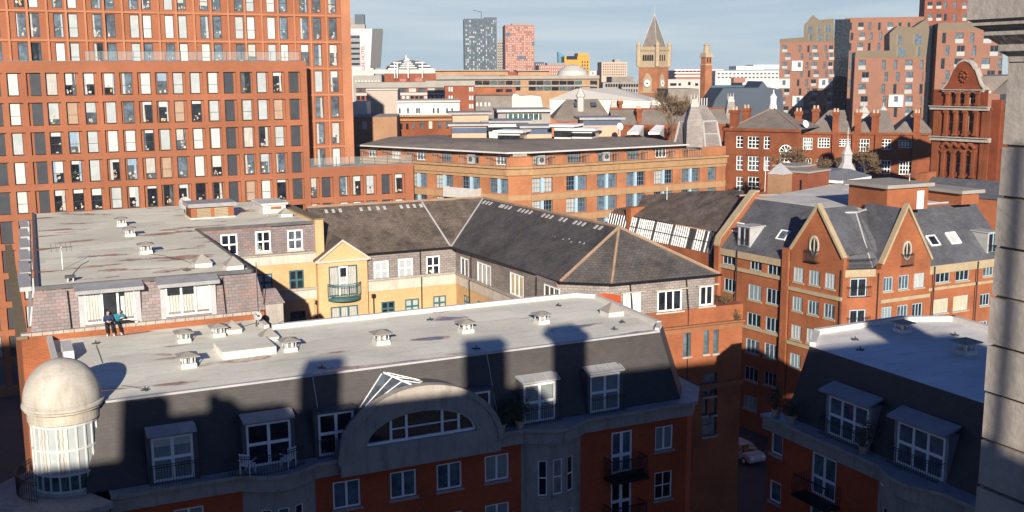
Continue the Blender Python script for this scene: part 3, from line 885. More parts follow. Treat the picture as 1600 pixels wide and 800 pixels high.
# ------------------------------------------------------------------ the stone building the photograph was taken from
hb = thing('stone_building', 'pale ashlar stone building with a moulded pier standing at the right edge beside the camera', 'stone building', (4.0, 6.0, 0))
PA = Vector((3.82, 8.45, 0))
def pr(t, w): return PA - V * t + Vector((0, 0, 0)) + U * w     # t: towards the camera along the left face, w: into the pier
m = MB()
zz = [10, 20, 24, 27.9]
z = 32.0 - (219 - 112) / FPX * 8.9 - 0.02
courses = [z - 0.397 * i for i in range(0, 60)]
top = [32.16] + courses
for z1, z0 in zip(top, top[1:]):
    e = random.uniform(-0.012, 0.012)
    j = 0.012
    a, b, c, d = pr(0, 0), pr(.95, 0), pr(.95, 1.5), pr(0, 1.5)
    off = U * e
    m.hexa([a + off + ZUP * (z0 + j), b + off + ZUP * (z0 + j), c + ZUP * (z0 + j), d + ZUP * (z0 + j), a + off + ZUP * (z1 - j), b + off + ZUP * (z1 - j), c + ZUP * (z1 - j), d + ZUP * (z1 - j)])
m.build('stone_pier', M.pier, hb)
m = MB()
a = pr(0, 0.03); m.hexa([pr(-.0 + .03, .03), pr(.92, .03), pr(.92, 1.47), pr(.03, 1.47)] + [p + ZUP * 32.1 for p in (pr(.03, .03), pr(.92, .03), pr(.92, 1.47), pr(.03, 1.47))])
m.build('pier_core', M.moss, hb)
# moulded cap
m = MB()
prof = [(0.0, 32.06), (0.0, 32.10), (0.05, 32.14), (0.05, 32.19), (0.13, 32.26), (0.13, 32.30), (0.19, 32.335), (0.19, 32.36), (0.22, 32.38), (0.22, 32.72), (0.18, 32.76), (0.05, 32.78), (0.05, 33.05)]
rings = []
for e, z in prof:
    rings.append([pr(-e, -e) + ZUP * z, pr(.95 + e, -e) + ZUP * z, pr(.95 + e, 1.5 + e) + ZUP * z, pr(-e, 1.5 + e) + ZUP * z])
for A, B in zip(rings, rings[1:]): m.loft(A, B, 0, True)
m.poly(rings[-1])
m.build('pier_cap', M.pier, hb)
# upper storey set back behind the camera: parapet line and chimney stacks that throw the long shadows
D = Vector((math.cos(math.radians(20.3)), math.sin(math.radians(20.3)), 0)); DN = Vector((-D.y, D.x, 0))
HO = Vector((0, -4.0, 0))
m = MB()
m.prism([(HO + D * t - DN * k)[:2] for t, k in ((-8, 0), (3.6, 0), (3.6, 12), (-8, 12))], 0, 33.34)
m.prism([(HO + D * t - DN * k)[:2] for t, k in ((-14.2, 0), (-8.01, 0), (-8.01, 12), (-14.2, 12))], 0, 33.75)
m.prism([(HO + D * t - DN * k)[:2] for t, k in ((-26, 0), (-14.21, 0), (-14.21, 12), (-26, 12))], 0, 32.1)
m.prism([(HO + D * t - DN * k)[:2] for t, k in ((5.4, 0), (25.5, 0), (25.5, 12), (5.4, 12))], 0, 33.55)
m.prism([(HO + D * t - DN * k)[:2] for t, k in ((3.6, .5), (5.4, .5), (5.4, 12), (3.6, 12))], 0, 32.3)  # low gap in the unseen parapet, shaped to let sun onto the pier
m.build('upper_storey', M.stonepale, hb)
m = MB()
m.prism([(HO + D * t + DN * k)[:2] for t, k in ((-22, 0.02), (3.0, .02), (3.0, 4.0), (-22, 4.0))], 0, 29.9)
m.build('terrace', M.paving, hb)
def stack(xc, w, top, cap=0.0, rnd=False, back=0.7):
    t = xc / D.x
    m = MB()
    o = HO + D * (t - w / 2) - DN * (back + 1.0)
    m.box(o + ZUP * 30, D * w, DN * 1.0, ZUP * (top - 30 - (0.3 if cap else 0)))
    if cap: m.box(o - D * cap - DN * cap + ZUP * (top - 0.3), D * (w + 2 * cap), DN * (1 + 2 * cap), ZUP * 0.3)
    if rnd:
        for q in (0.3, 0.5, 0.7):
            m.tube(o + D * w * q + DN * .5 + ZUP * top, o + D * w * q + DN * .5 + ZUP * (top + 0.35), w * 0.11, w * 0.09, 10)
    m.build('chimney_stack', M.stonepale, hb)
stack(-13.05, 1.6, 34.9)
stack(-10.5, 0.35, 34.7)
stack(-10.1, 0.5, 34.4, 0.12)
stack(-6.45, 1.55, 35.95, 0.05)
stack(0.75, 1.85, 36.2, 0.05)
stack(21.3, 2.5, 36.6, 0.1)
m = MB()
m.tube((4.29, -0.6, 29.9), (4.29, -0.6, 34.15), 0.032, n=8)  # unseen pole added to cast the thin shadow stripe on the pier
m.build('flue_pipe', M.grey, hb)
# unseen block added out of frame to the left to shade the tower's foot
nb = thing('shade_block', 'tall unseen brown brick block added beyond the left edge of view to shade the tower', 'office building', (-46, -30, 0))
m = MB(); m.prism([(-64, -24), (-34, -24), (-34, -44), (-64, -44)], 0, 45); m.build('wall', M.brown, nb)
# ------------------------------------------------------------------ flat-roofed block with slate-hung top storey, behind the front block
ZB = 21.55
bb = thing('flat_roofed_block', 'flat grey roofed block with slate-hung top storey, white windows and a buff brick courtyard wall', 'apartment block', tuple(Q(4, 30, 0)))
KF, KB = 12.65, 30.0
m = MB()
m.poly([Q(s, k, ZB) for s, k in ((-1.95, KF), (8.87, KF), (8.87, KB), (17.0, KB), (18.6, 44.5), (-0.9, 44.5))], 0)
m.build('flat_roof', M.felt2, bb)
m = MB()
def edge(p, q, w, h, mb=m, z=ZB):
    upstand(mb, Q(*p, z - 0.12), Q(*q, z - 0.12), w, h, 0, 0)
edge((-1.95, KF), (8.87, KF), 0.14, 0.2); edge((8.87, KF), (8.87, KB), 0.14, 0.2); edge((8.87, KB), (17, KB), 0.14, 0.2); edge((-1.95, KF), (-0.9, 44.5), -0.2, 0.22)
m.build('roof_edge_trim', M.darklead, bb)
m = MB()
e = [(-2.0, KF - .12), (8.99, KF - .12), (8.99, KB - .1), (17.0, KB - .1)]
lo = [(-2.3, KF - .42), (9.35, KF - .42), (9.35, KB - .35), (17.0, KB - .35)]
ml = MB()
wins_front = [(131, 214, 480), (252, 336, 468)]
A = Pl(Q(0, KF - .42, 19.45), U)
# front slope (behind the two wide windows), court side slope and court front slope
m.poly([Q(*lo[0], 19.42), Q(*lo[1], 19.42), Q(*e[1], ZB - .13), Q(*e[0], ZB - .13)])
m.poly([Q(*lo[1], 19.42), Q(*lo[2], 19.42), Q(*e[2], ZB - .13), Q(*e[1], ZB - .13)])
m.build('hung_slate_wall', M.slatewall, bb)
CP = Pl(Q(0, KB - 0.3, 0), U)          # court front
def cw(px, py): return CP.uv(px, py)
hs = []
for x0, x1, y0, y1 in ((345, 371, 366, 399), (399, 423, 361, 394), (449, 473, 359, 390)):
    a, z1 = cw((x0 + x1) / 2, y0); b, z0 = cw((x0 + x1) / 2, y1)
    hw = (cw(x1, (y0 + y1) / 2)[0] - cw(x0, (y0 + y1) / 2)[0]) / 2
    hs.append(((a + b) / 2 - hw, z0, (a + b) / 2 + hw, z1))
m = MB()
wall(m, CP, 9.3, 17.0, 19.4, ZB - .13, hs, 0.1)
m.build('hung_slate_wall', M.slatewall, bb)
for i, h in enumerate(hs):
    window(bb, CP, *h, -0.04, 2, 2, 0.1, 0.1, M.white, [M.g_dark, M.g_dark, M.g_grey][i], clutter=(i == 1), sill=M.stonepale)
# buff brick court wall
th_ = []
for x0, x1, y0, y1 in ((400, 426, 428, 456), (452, 475, 422, 453), (453, 478, 486, 512)):
    a, z1 = cw((x0 + x1) / 2, y0); b, z0 = cw((x0 + x1) / 2, y1)
    hw = (cw(x1, (y0 + y1) / 2)[0] - cw(x0, (y0 + y1) / 2)[0]) / 2
    th_.append(((a + b) / 2 - hw, z0, (a + b) / 2 + hw, z1))
m = MB()
wall(m, CP, 9.3, 17.0, 0, 18.75, th_, 0.12, 0)
m.poly([Q(9.35, KF, 0), Q(9.35, KB - .3, 0), Q(9.35, KB - .3, 19.4), Q(9.35, KF, 19.4)])
m.build('buff_brick_wall', M.buff, bb)
for h in th_:
    window(bb, CP, *h, -0.06, 2, 2, 0.1, 0.14, M.teal, random.choice([M.curt, M.g_dark, M.blindg]), name='teal_window')
m = MB()
CP.obox(m, 9.3, 17.0, 18.75, 19.41, -0.1, 0.05)
CP.obox(m, 10.5, 17.3, 16.1, 16.75, -0.1, 0.04)
m.build('rendered_band', M.render, bb)
m = MB()
CP.obox(m, 9.3, 17.0, 19.41, 19.52, -0.1, 0.2); CP.obox(m, 10.5, 17.3, 16.75, 16.92, -0.1, 0.2)
m.build('string_course', M.stone, bb)
# buff pier that closes the court front against the slate roof
m = MB()
m.box(Q(16.95, KB - 0.45, 15), U * 0.62, V * 13.5, ZUP * (21.75 - 15))
m.build('parapet_wall', M.buff, bb)
m = MB()
m.box(Q(16.9, KB - 0.5, 21.75), U * 0.72, V * 13.6, ZUP * 0.1)
m.build('parapet_coping', M.moss, bb)
# front parapet of brick with a brick-on-edge coping
m = MB()
m.box(Q(-2.75, 12.02, 0), U * 11.7, V * 0.3, ZUP * 19.3, 0)
m.box(Q(-2.75, 12.33, 0), V * 32, U * 0.32, ZUP * 19.2, 0)
m.box(Q(8.95, 12.02, 16), U * 0.32, V * 0.7, ZUP * 3.4, 0)
m.poly([Q(-2.7, 12.3, 0), Q(-2.7, 44, 0), Q(-2.7, 44, 19), Q(-2.7, 12.3, 19)])
m.build('brick_parapet', M.red, bb)
m = MB()
for i in range(24):
    m.box(Q(-2.75 + 0.49 * i, 11.98, 19.3), U * 0.465, V * 0.36, ZUP * 0.16)
m.build('coping_blocks', M.stone, bb)
m = MB()
m.box(Q(-2.95, 11.9, 19.2), V * 32.4, U * 0.5, ZUP * 0.16)
m.build('side_coping', M.moss, bb)
m = MB()
m.poly([Q(-2.05, KF, ZB - .1), Q(-1.0, 44, ZB - .1), Q(-1.35, 44, 19.3), Q(-2.4, KF - .3, 19.3)])
m.build('side_cladding', M.leadlt, bb)
m = MB()
for i, k in enumerate((14, 18.5, 23, 28, 33, 38)):
    m.box(Q(-2.05 + .03 * (k - 14), k, ZB - .35), U * -0.55, V * 4.3, ZUP * 0.22)
m.build('side_gutter', M.leadlt, bb)
# the two wide white windows with lead hoods
FP = Pl(Q(0, 12.2, 0), U)
for i, (x0, x1, y0, y1) in enumerate(((132, 212, 455, 504), (259, 330, 445, 492))):
    xm, ym = (x0 + x1) / 2, (y0 + y1) / 2
    a, b = FP.uv(x0, ym)[0], FP.uv(x1, ym)[0]
    z1, z0 = FP.uv(xm, y0)[1], FP.uv(xm, y1)[1]
    m = MB()
    m.box(Q(a - .26, 12.22, z0 - .12), U * 0.25, V * 0.5, ZUP * (z1 - z0 + .2)); m.box(Q(b + .01, 12.22, z0 - .12), U * 0.25, V * 0.5, ZUP * (z1 - z0 + .2))
    m.box(Q(a - .26, 12.1, z0 - .22), U * (b - a + .52), V * 0.4, ZUP * 0.1)
    m.box(Q(a, 12.24, z1), U * (b - a), V * 0.5, ZUP * 0.1)
    m.build('dormer', M.leadlt, bb)
    w_ = window(bb, FP, a, z0, b, z1, -0.1, 3, 1, 0.09, 0.1, M.white, M.g_dark, split=True)
    m = MB(); L = b - a
    if i == 0:
        FP.obox(m, a + .1, a + .32 * L, z0 + .1, z1 - .1, -.088, -.083, 0); m.cut(); FP.obox(m, b - .2 * L, b - .1, z0 + .1, z1 - .1, -.088, -.083, 0); m.cut()
        FP.obox(m, b - .29 * L, b - .21 * L, z0 + .1, z0 + .8 * (z1 - z0), -.088, -.084, 1)
        m.build_each('curtain', [M.curt, M.blind], w_)
    else:
        FP.obox(m, b - .31 * L, b - .1, z0 + .1, z1 - .1, -.088, -.083, 0); m.cut()
        FP.obox(m, a + .1, a + .66 * L, z0 + .1, z0 + .68 * (z1 - z0), -.088, -.083, 1)
        m.build_each('curtain', [M.blind, M.curt], w_)
    h = MB()
    h.hexa([Q(a - .42, 11.75, z1 + .02), Q(b + .42, 11.75, z1 + .02), Q(b + .42, 12.75, z1 + .22), Q(a - .42, 12.75, z1 + .22), Q(a - .42, 11.78, z1 + .2), Q(b + .42, 11.78, z1 + .2), Q(b + .42, 12.75, z1 + .42), Q(a - .42, 12.75, z1 + .42)])
    h.build('lead_hood', M.lead, bb)
m = MB()
for px in (106, 350):
    s = FP.uv(px, 460)[0]
    m.tube(Q(s, KF - .2, ZB - .2), Q(s + .05, KF - .5, 19.45), 0.035, n=6); m.cut()
m.build_each('rain_pipe', M.black, bb)

# ------------------------------------------------------------------ slate-roofed courtyard wings
cb = thing('courtyard_building', 'buff brick courtyard building with long dark slate hipped roof and slate-hung attic windows', 'apartment block', tuple(Q(24, 24, 0)))
ZE, ZRG = 19.1, 22.12
KD = 29.2
m = MB()
m.poly([Q(17.6, KD, ZE), Q(27.3, KD, ZE), Q(26.7, 34, ZRG), Q(17.6, 34, ZRG)], 0)
m.poly([Q(17.6, 34, ZRG), Q(32, 34, ZRG), Q(36, 39, ZE), Q(17.6, 39, ZE)], 0)
m.poly([Q(27.3, KD, ZE), Q(31.75, 33.3, ZRG), Q(26.7, 34, ZRG)], 0)
m.build('slate_roof', M.slateroof, cb)
m = MB()
hp = Q(32.7, 14.15, ZRG)
m.poly([Q(27.3, KD, ZE), Q(28.0, 13.4, ZE), hp, Q(31.75, 33.3, ZRG)], 0)
m.poly([Q(28.0, 13.4, ZE), Q(30.5, 11.35, ZE), hp], 0)
m.poly([Q(30.5, 11.35, ZE), Q(38.4, 11.0, ZE), hp], 0)
m.poly([Q(38.4, 11.0, ZE), Q(37.6, 33.3, ZE), Q(31.75, 33.3, ZRG), hp], 0)
m.build('hipped_roof', M.slatedark, cb)
m = MB()
def strip(mb, p, q, r=0.09, mm=0): mb.tube(p + ZUP * 0.03, q + ZUP * 0.03, r, n=6, m=mm)
for p in (Q(28.0, 13.4, ZE), Q(30.5, 11.35, ZE), Q(38.4, 11, ZE), Q(31.75, 33.3, ZRG)): strip(m, hp, p, 0.1)
strip(m, Q(17.6, 34, ZRG), Q(31.75, 33.6, ZRG), 0.1)
m.build('ridge_tiles', M.ridge, cb)
m = MB()
strip(m, Q(27.25, KD + .05, ZE), Q(31.75, 33.3, ZRG), 0.06)
strip(m, Q(27.2, KD + .1, ZE + .02), Q(26.7, 34, ZRG), 0.07)
m.build('lead_valley', M.leadlt, cb)
# gutters
m = MB()
for p, q in (((20.3, KD - .05), (27.25, KD - .05)), ((27.25, KD - .05), (27.95, 13.35)), ((27.95, 13.35), (30.5, 11.28)), ((30.5, 11.28), (38.5, 10.93))):
    m.tube(Q(*p, ZE - .05), Q(*q, ZE - .05), 0.085, n=6)
DPl = Pl(Q(0, KD + .35, 0), U)
for px, z0 in ((655, 17.0), (583, 12), (736, 12), (738, 16.8)):
    pass
m.build('gutter', M.black, cb)
# slate-hung attic walls with windows, rendered band, buff brick
DW = Pl(Q(0, KD + .4, 0), U)
EW = Pl(Q(27.75, 0, 0), V, face=-U)
def boxes(pl, lst, flip=False):
    out = []
    for x0, x1, y0, y1 in lst:
        xm, ym = (x0 + x1) / 2, (y0 + y1) / 2
        a, b = sorted((pl.uv(x0, ym)[0], pl.uv(x1, ym)[0]))
        out.append((a, pl.uv(xm, y1)[1], b, pl.uv(xm, y0)[1]))
    return out
hd = boxes(DW, [(584, 607, 408, 438), (622, 645, 404, 433), (666, 687, 400, 430)])
td = boxes(DW, [(596, 617, 471, 493), (633, 655, 467, 490), (677, 697, 462, 484)])
he = boxes(EW, [(720, 732, 403, 434), (746, 767, 412, 447), (797, 818, 428, 463), (850, 874, 447, 480)])
te = boxes(EW, [(725, 733, 462, 482), (746, 754, 471, 487)])
m = MB()
wall(m, DW, 20.3, 27.75, 17.0, ZE, hd, 0.1)
k0, k1 = 13.4, KD + .4
wall(m, EW, k0, k1, 17.0, ZE, he, 0.1)
FW = Pl(Q(30.5, 11.75, 0), Q(38.4, 11.4, 0) - Q(30.5, 11.75, 0))
CW_ = Pl(Q(28.0, 13.75, 0), Q(30.5, 11.75, 0) - Q(28.0, 13.75, 0))
LF = (Q(38.3, 11.4, 0) - Q(30.5, 11.75, 0)).length
hf = boxes(FW, [(974, 1001, 457, 489), (1027, 1065, 453, 486), (1093, 1114, 446, 477)])
wall(m, FW, 0, LF, 16.9, ZE, hf, 0.1)
wall(m, CW_, 0, 3.25, 16.9, ZE, [], 0.1)
m.build('hung_slate_wall', M.slatecourt, cb)
for i, h in enumerate(hd):
    window(cb, DW, *h, -0.04, 2, 2, 0.1, 0.1, M.white, [M.blindg, M.blindg, M.g_dark][i], clutter=(i == 2), sill=M.stonepale)
for i, h in enumerate(he):
    window(cb, EW, *h, -0.04, 2 + (i > 0), 1, 0.1, 0.1, M.white, [M.g_grey, M.curt, M.curty, M.g_dark][i])
for i, h in enumerate(hf):
    window(cb, FW, *h, -0.04, [3, 3, 2][i], 1, 0.1, 0.1, M.white, [M.blind, M.g_dark, M.g_dark][i], name='attic_window')
    q = MB(); FW.obox(q, h[0] - .3, h[2] + .3, h[3] + .03, h[3] + .1, -.05, .25); q.cut(); FW.obox(q, h[0] - .15, h[2] + .15, h[1] - .12, h[1] - .02, -.05, .16); q.build_each('window_hood', M.stonepale, cb)
m = MB()
wall(m, DW, 20.3, 27.75, 0, 16.2, td, 0.12)
wall(m, EW, k0, k1, 0, 16.2, te, 0.12)
m.build('buff_brick_wall', M.buff, cb)
for h in td: window(cb, DW, *h, -0.06, 2, 2, 0.1, 0.14, M.teal, random.choice([M.curt, M.g_dark, M.blindg]), name='teal_window')
for h in te: window(cb, EW, *h, -0.06, 2, 2, 0.1, 0.14, M.teal, M.curty, name='teal_window')
m = MB()
DW.obox(m, 20.3, 27.69, 16.2, 17.0, -.1, .06)
EW.obox(m, k0, k1 - .07, 16.2, 16.95, -.1, .06)
DW.obox(m, 20.3, 27.69, ZE - .28, ZE - .12, -.05, .04); 
m.build('rendered_band', M.render, cb)
m = MB()
DW.obox(m, 20.3, 27.55, 17.0, 17.14, -.1, .24); EW.obox(m, k0, k1 - .25, 17.0, 17.12, -.1, .2)
m.build('string_course', M.stone, cb)
m = MB()
for pl, px, py in ((DW, 656, 400), (EW, 738, 420), (EW, 840, 440)):
    u_ = pl.uv(px, py)[0]
    m.tube(pl.pt(u_, ZE - .1, .1), pl.pt(u_, 17.1, .12), 0.045, n=6); m.tube(pl.pt(u_, 17.1, .12), pl.pt(u_ , 16.9, .28), 0.045, n=6); m.tube(pl.pt(u_, 16.9, .28), pl.pt(u_, 9, .1), 0.045, n=6); m.cut()
for pl, px, y in ((DW, 583, 465), (CP, 495, 475)):
    u_, z_ = pl.uv(px, y)
    m.tube(pl.pt(u_, z_, .12), pl.pt(u_, 6, .12), 0.05, n=6); pl.obox(m, u_ - .13, u_ + .13, z_, z_ + .28, .02, .24); m.cut()
for u_ in (0.9, 5.0):
    m.tube(FW.pt(u_ + .6, ZE - .1, .1), FW.pt(u_ + .8, 16.9, .14), 0.045, n=6); m.tube(FW.pt(u_ + .8, 16.9, .1), FW.pt(u_ + .8, 12, .1), 0.045, n=6); m.cut()
m.build_each('rain_pipe', M.black, cb)
# gabled bay of buff brick with balcony
GP = Pl(Q(0, KB - 0.9, 0), U)
gx0, gx1 = GP.uv(497, 430)[0], GP.uv(574, 420)[0]
gz = GP.uv(535, 405)[1]
gap = GP.uv(536, 377)[1]
gm = (gx0 + gx1) / 2
gd = boxes(GP, [(514, 559, 415, 462), (517, 560, 478, 505)])
m = MB()
wall(m, GP, gx0, gx1, 0, gz, gd, 0.14)
m.poly([GP.pt(gx0, gz), GP.pt(gx1, gz), GP.pt(gm, gap)])
for x in (gx0, gx1): m.poly([GP.pt(x, 0), GP.pt(x, 0, -1.2), GP.pt(x, gz, -1.2), GP.pt(x, gz)])
m.build('gabled_bay', M.buff, cb)
m = MB()
for sx in (-1, 1):
    e0 = GP.pt(gm + sx * (gx1 - gx0) / 2 * 1.1, gz - .1, 0.14); e1 = GP.pt(gm, gap + .08, 0.14)
    m.hexa([e0, e1, e1 - GP.n * 3.5, e0 - GP.n * 3.5, e0 + ZUP * .12, e1 + ZUP * .12, e1 - GP.n * 3.5 + ZUP * .12, e0 - GP.n * 3.5 + ZUP * .12])
m.build('gable_roof', M.slateroof, cb)
m = MB()
GP.obox(m, gx0 - .1, gx1 + .1, gz - .16, gz, 0.003, 0.16)
for sx in (-1, 1):
    e0 = GP.pt(gm + sx * (gx1 - gx0) / 2 * 1.12, gz - .02, 0.0); e1 = GP.pt(gm, gap + .16, 0.0)
    d_ = ZUP * -.16
    m.hexa([e0, e1, e1 + GP.n * .2, e0 + GP.n * .2, e0 + d_, e1 + d_, e1 + GP.n * .2 + d_, e0 + GP.n * .2 + d_])
GP.obox(m, gx0, gx0 + .75, gz + .003, gz + .42, -.05, .03)if False else None
m.build('gable_coping', M.render, cb)
a, b, c, d = gd[0]
o = window(cb, GP, a, b, c, d, -0.08, 3, 1, 0.1, 0.12, M.teal, M.curt, name='balcony_door')
q = MB(); t3 = (c - a) / 3
GP.obox(q, a + t3 + .02, a + t3 + .12, b + .05, d - .05, -.05, .02); GP.obox(q, a + 2 * t3 - .12, a + 2 * t3 - .02, b + .05, d - .05, -.05, .02); GP.obox(q, a + t3 + .13, a + 2 * t3 - .13, d - .16, d - .05, -.05, .02); GP.obox(q, a + t3 + .13, a + 2 * t3 - .13, b + .9, b + 1.0, -.05, .02)
GP.obox(q, a + t3 + .13, a + 2 * t3 - .13, d - .8, d - .17, -.05, -.02, 1)
q.build('door_leaf', [M.white, M.g_dark], o)
window(cb, GP, *gd[1], -0.08, 3, 1, 0.1, 0.14, M.teal, M.curt, name='teal_window')
q = MB()
n_ = 14
def bal(t, v): return GP.pt(a - .15 + (c - a + .3) * t, v, 0.18 + 0.75 * math.sin(math.pi * t) ** 0.6)
A_ = [bal(i / n_, b - .05) for i in range(n_ + 1)]
q.poly(A_); q.loft(A_, [p - ZUP * .22 for p in A_]); q.poly([p - ZUP * .22 for p in A_][::-1])
for i in range(n_ + 1):
    q.tube(bal(i / n_, b), bal(i / n_, b + .95), 0.02 if i % 7 else 0.04, n=4)
for v_ in (b + .1, b + .85, b + .97):
    for i in range(n_): q.tube(bal(i / n_, v_), bal((i + 1) / n_, v_), 0.03, n=4)
q.build('curved_balcony', M.teal, cb)
# orange brick street front under the attic of the hipped wing
m = MB()
fz = [FW.uv(1045, 516)[1], FW.uv(1145, 498)[1]]
tb = boxes(FW, [(1066, 1078, 519, 556), (1098, 1106, 515, 552), (1113, 1121, 513, 551)]) + boxes(FW, [(1097, 1118, 582, 618), (1096, 1118, 645, 680)])
tb += [(a, b - 4.2, c, d - 4.2) for a, b, c, d in tb[:3]]
wall(m, FW.off(.12), -3, LF + 2.2, 0, 16.9, tb, 0.2)
wall(m, CW_, 0, 3.3, 0, 16.9, [], .2)
m.poly([FW.pt(LF + 2.2, 0, .12), FW.pt(LF + 2.2, 0, -10), FW.pt(LF + 2.2, 16.9, -10), FW.pt(LF + 2.2, 16.9, .12)])
m.poly([FW.pt(0, 16.9, .12), FW.pt(LF + 2.2, 16.9, .12), FW.pt(LF + 2.2, 16.9, -3), FW.pt(0, 16.9, -3)])
m.build('red_brick_wall', M.red, cb)
for h in tb: window(cb, FW.off(.12), *h, -.14, 1, 2, 0.07, 0.07, M.teal, M.g_blue, name='teal_window', sill=M.stone)
m = MB()
z_ = (fz[0] + fz[1]) / 2
FO = FW.off(.12)
FO.obox(m, 0, LF + 2.2, z_, z_ + .1, 0.003, .3); FO.obox(m, 0, LF + 2.2, z_ - .4, z_ - .1, .003, .1)
FO.obox(m, 0, LF + 2.2, z_ - 4.3, z_ - 4.0, .003, .2)
m.build('string_course', M.redstone, cb)
# little row of snow-guard vents: pale tiles near the ridges
tp = MB()
def on_roof(p, q, r, f, e): return p.lerp(q, f) * (1 - e) + r * e
for f in (0.06, .1, .14, .26, .31, .36, .4, .5, .54, .58, .62):
    for (ax, bx, az, bz) in ((17.6, 26.7, 34, ZRG),):
        s = 18 + 13.5 * f; k = 33.3
        z = ZE + (ZRG - ZE) * (k - KD) / (34 - KD)
        tp.box(Q(s, k, z + .02), U * 0.22, V * 0.3 + ZUP * 0.19, ZUP * 0.05)
for f in (.03, .06, .09, .18, .2, .23, .26, .34, .37, .4, .43, .53, .56, .59, .66, .69, .76, .79, .82, .9, .93):
    k = 33 - 18.5 * f; z0 = ZRG - 0.32
    s = 31.6 + (32.55 - 31.6) * f - 0.42
    tp.box(Q(s, k, z0), V * -0.24, U * 0.3 + ZUP * 0.2, ZUP * 0.05)
for f in range(26):
    k = 31 - 16 * f / 26 + random.uniform(-.2, .2); s = 30.05 + .8 * f / 26 + random.uniform(-.1, .1)
    z = ZE + (ZRG - ZE) * (s - 27.6 - .5 * f / 26) / 4.5
    if random.random() < .7: tp.box(Q(s, k, z + .02), V * -0.1, U * 0.1 + ZUP * 0.07, ZUP * 0.03)
tp.build('tile_vents', M.leadlt, cb, kind='stuff')
m = MB()
p = P(878, 377, 20.6); s, k = (p - FL).dot(U), (p - FL).dot(V)
m.tube(Q(s, k, 20.2), Q(s, k, 21.1), 0.14, n=10); m.tube(Q(s + .3, k, 20.3), Q(s + .3, k, 21.15), 0.1, n=8)
m.build('flue_pipe', M.white, cb)
m = MB()
m.hexa([Q(29.2, 33.4, 21.9), Q(30.6, 33.4, 21.9), Q(30.6, 32.7, 21.5), Q(29.2, 32.7, 21.5)] + [q_ + ZUP * .08 for q_ in (Q(29.2, 33.4, 21.9), Q(30.6, 33.4, 21.9), Q(30.6, 32.7, 21.5), Q(29.2, 32.7, 21.5))])
# stone stub with slate top at the end of the parapet
ST = MB()
p = P(420, 505, 19.0)
s, k = (p - FL).dot(U), (p - FL).dot(V)
stub = thing('stub_wall', 'short weathered stone and slate-capped stub wall at the end of the brick parapet in front of the buff courtyard', 'wall', tuple(Q(9.6, 12.4, 0)))
ST.box(Q(9.3, 12.05, 10), U * 0.95, V * 0.55, ZUP * 9.75)
ST.build('masonry', M.stone, stub)
ST = MB()
ST.hexa([Q(9.2, 11.95, 19.76), Q(10.35, 11.95, 19.76), Q(10.35, 12.7, 19.76), Q(9.2, 12.7, 19.76), Q(9.35, 12.5, 20.5), Q(10.0, 12.5, 20.5), Q(10.0, 12.7, 20.5), Q(9.35, 12.7, 20.5)])
ST.build('slate_cap', M.slatewall, stub)
# ------------------------------------------------------------------ orange brick residential tower on the left: lower slab, upper slab, podium
TO = Vector((-48.87, 106.33, 0))
TP = Pl(TO, U)
def tower_pane(root, pl, a, b, c, d, dark=False, kick=False):
    if dark:
        f = MB(); pl.obox(f, a, c, b, d, -0.33, -0.3); f.build('louvre_panel', M.g_panel, root); return
    r = random.random()
    kw = dict(d=-0.3, cols=1, rows=1, fw=0.055, frame=M.dgrey, split=True)
    if random.random() < 0.5: kw['lowsplit'] = 0.42
    if r < 0.17: window(root, pl, a, b, c, d, g=M.blind, **kw)
    elif r < 0.40: window(root, pl, a, b, c, d, g=M.g_dark, blind=(M.blind, random.uniform(0.12, 0.75)), clutter=True, **kw)
    elif r < 0.50: window(root, pl, a, b, c, d, g=M.g_dark, clutter=True, **kw)
    elif r < 0.68: window(root, pl, a, b, c, d, g=M.blindg, **kw)
    elif r < 0.80: window(root, pl, a, b, c, d, g=M.g_grey, blind=(random.choice([M.curt, M.blindg, M.curtb]), random.uniform(.3, 1)), clutter=True, **kw)
    elif r < 0.92: window(root, pl, a, b, c, d, g=M.g_blue, clutter=True, **kw)
    else: window(root, pl, a, b, c, d, g=random.choice([M.curt, M.blindg, M.curtb, M.blindb]), **kw)
lt = thing('tower_lower_slab', 'orange brick lower slab of the residential tower, gridded with tall windows under a glass-railed terrace', 'apartment tower', tuple(TO + U * 14))
PIT_, H0 = 1.727, 33.3
cols_ = [(-0.05 + PIT_ * i) for i in range(-2, 17)]
m = MB(); holes = []; todo = []
woff = [0.02, 0.33, 0.07, 0.07, 0.07, 0.24, 0.22, 0.3, 0.2, 0.06, 0.08, 0.15, 0.06, 0.16, 0.1, 0.06, 0.15]
for r in range(11):
    zt = 32.19 - 2.89 * r
    if zt - 2.25 < 0.3: continue
    for ci, s in enumerate(cols_):
        i = ci - 2
        if r > 5 and s > 7: continue
        holes.append((s, zt - 2.25, s + 1.31, zt))
        o_ = woff[i % 17]
        todo.append((s + o_, zt - 2.2, s + o_ + 1.0, zt - 0.04, i % 17 in (1, 12, 16)))
wall(m, TP, -7, 29.6, 0, H0, holes, 0.3)
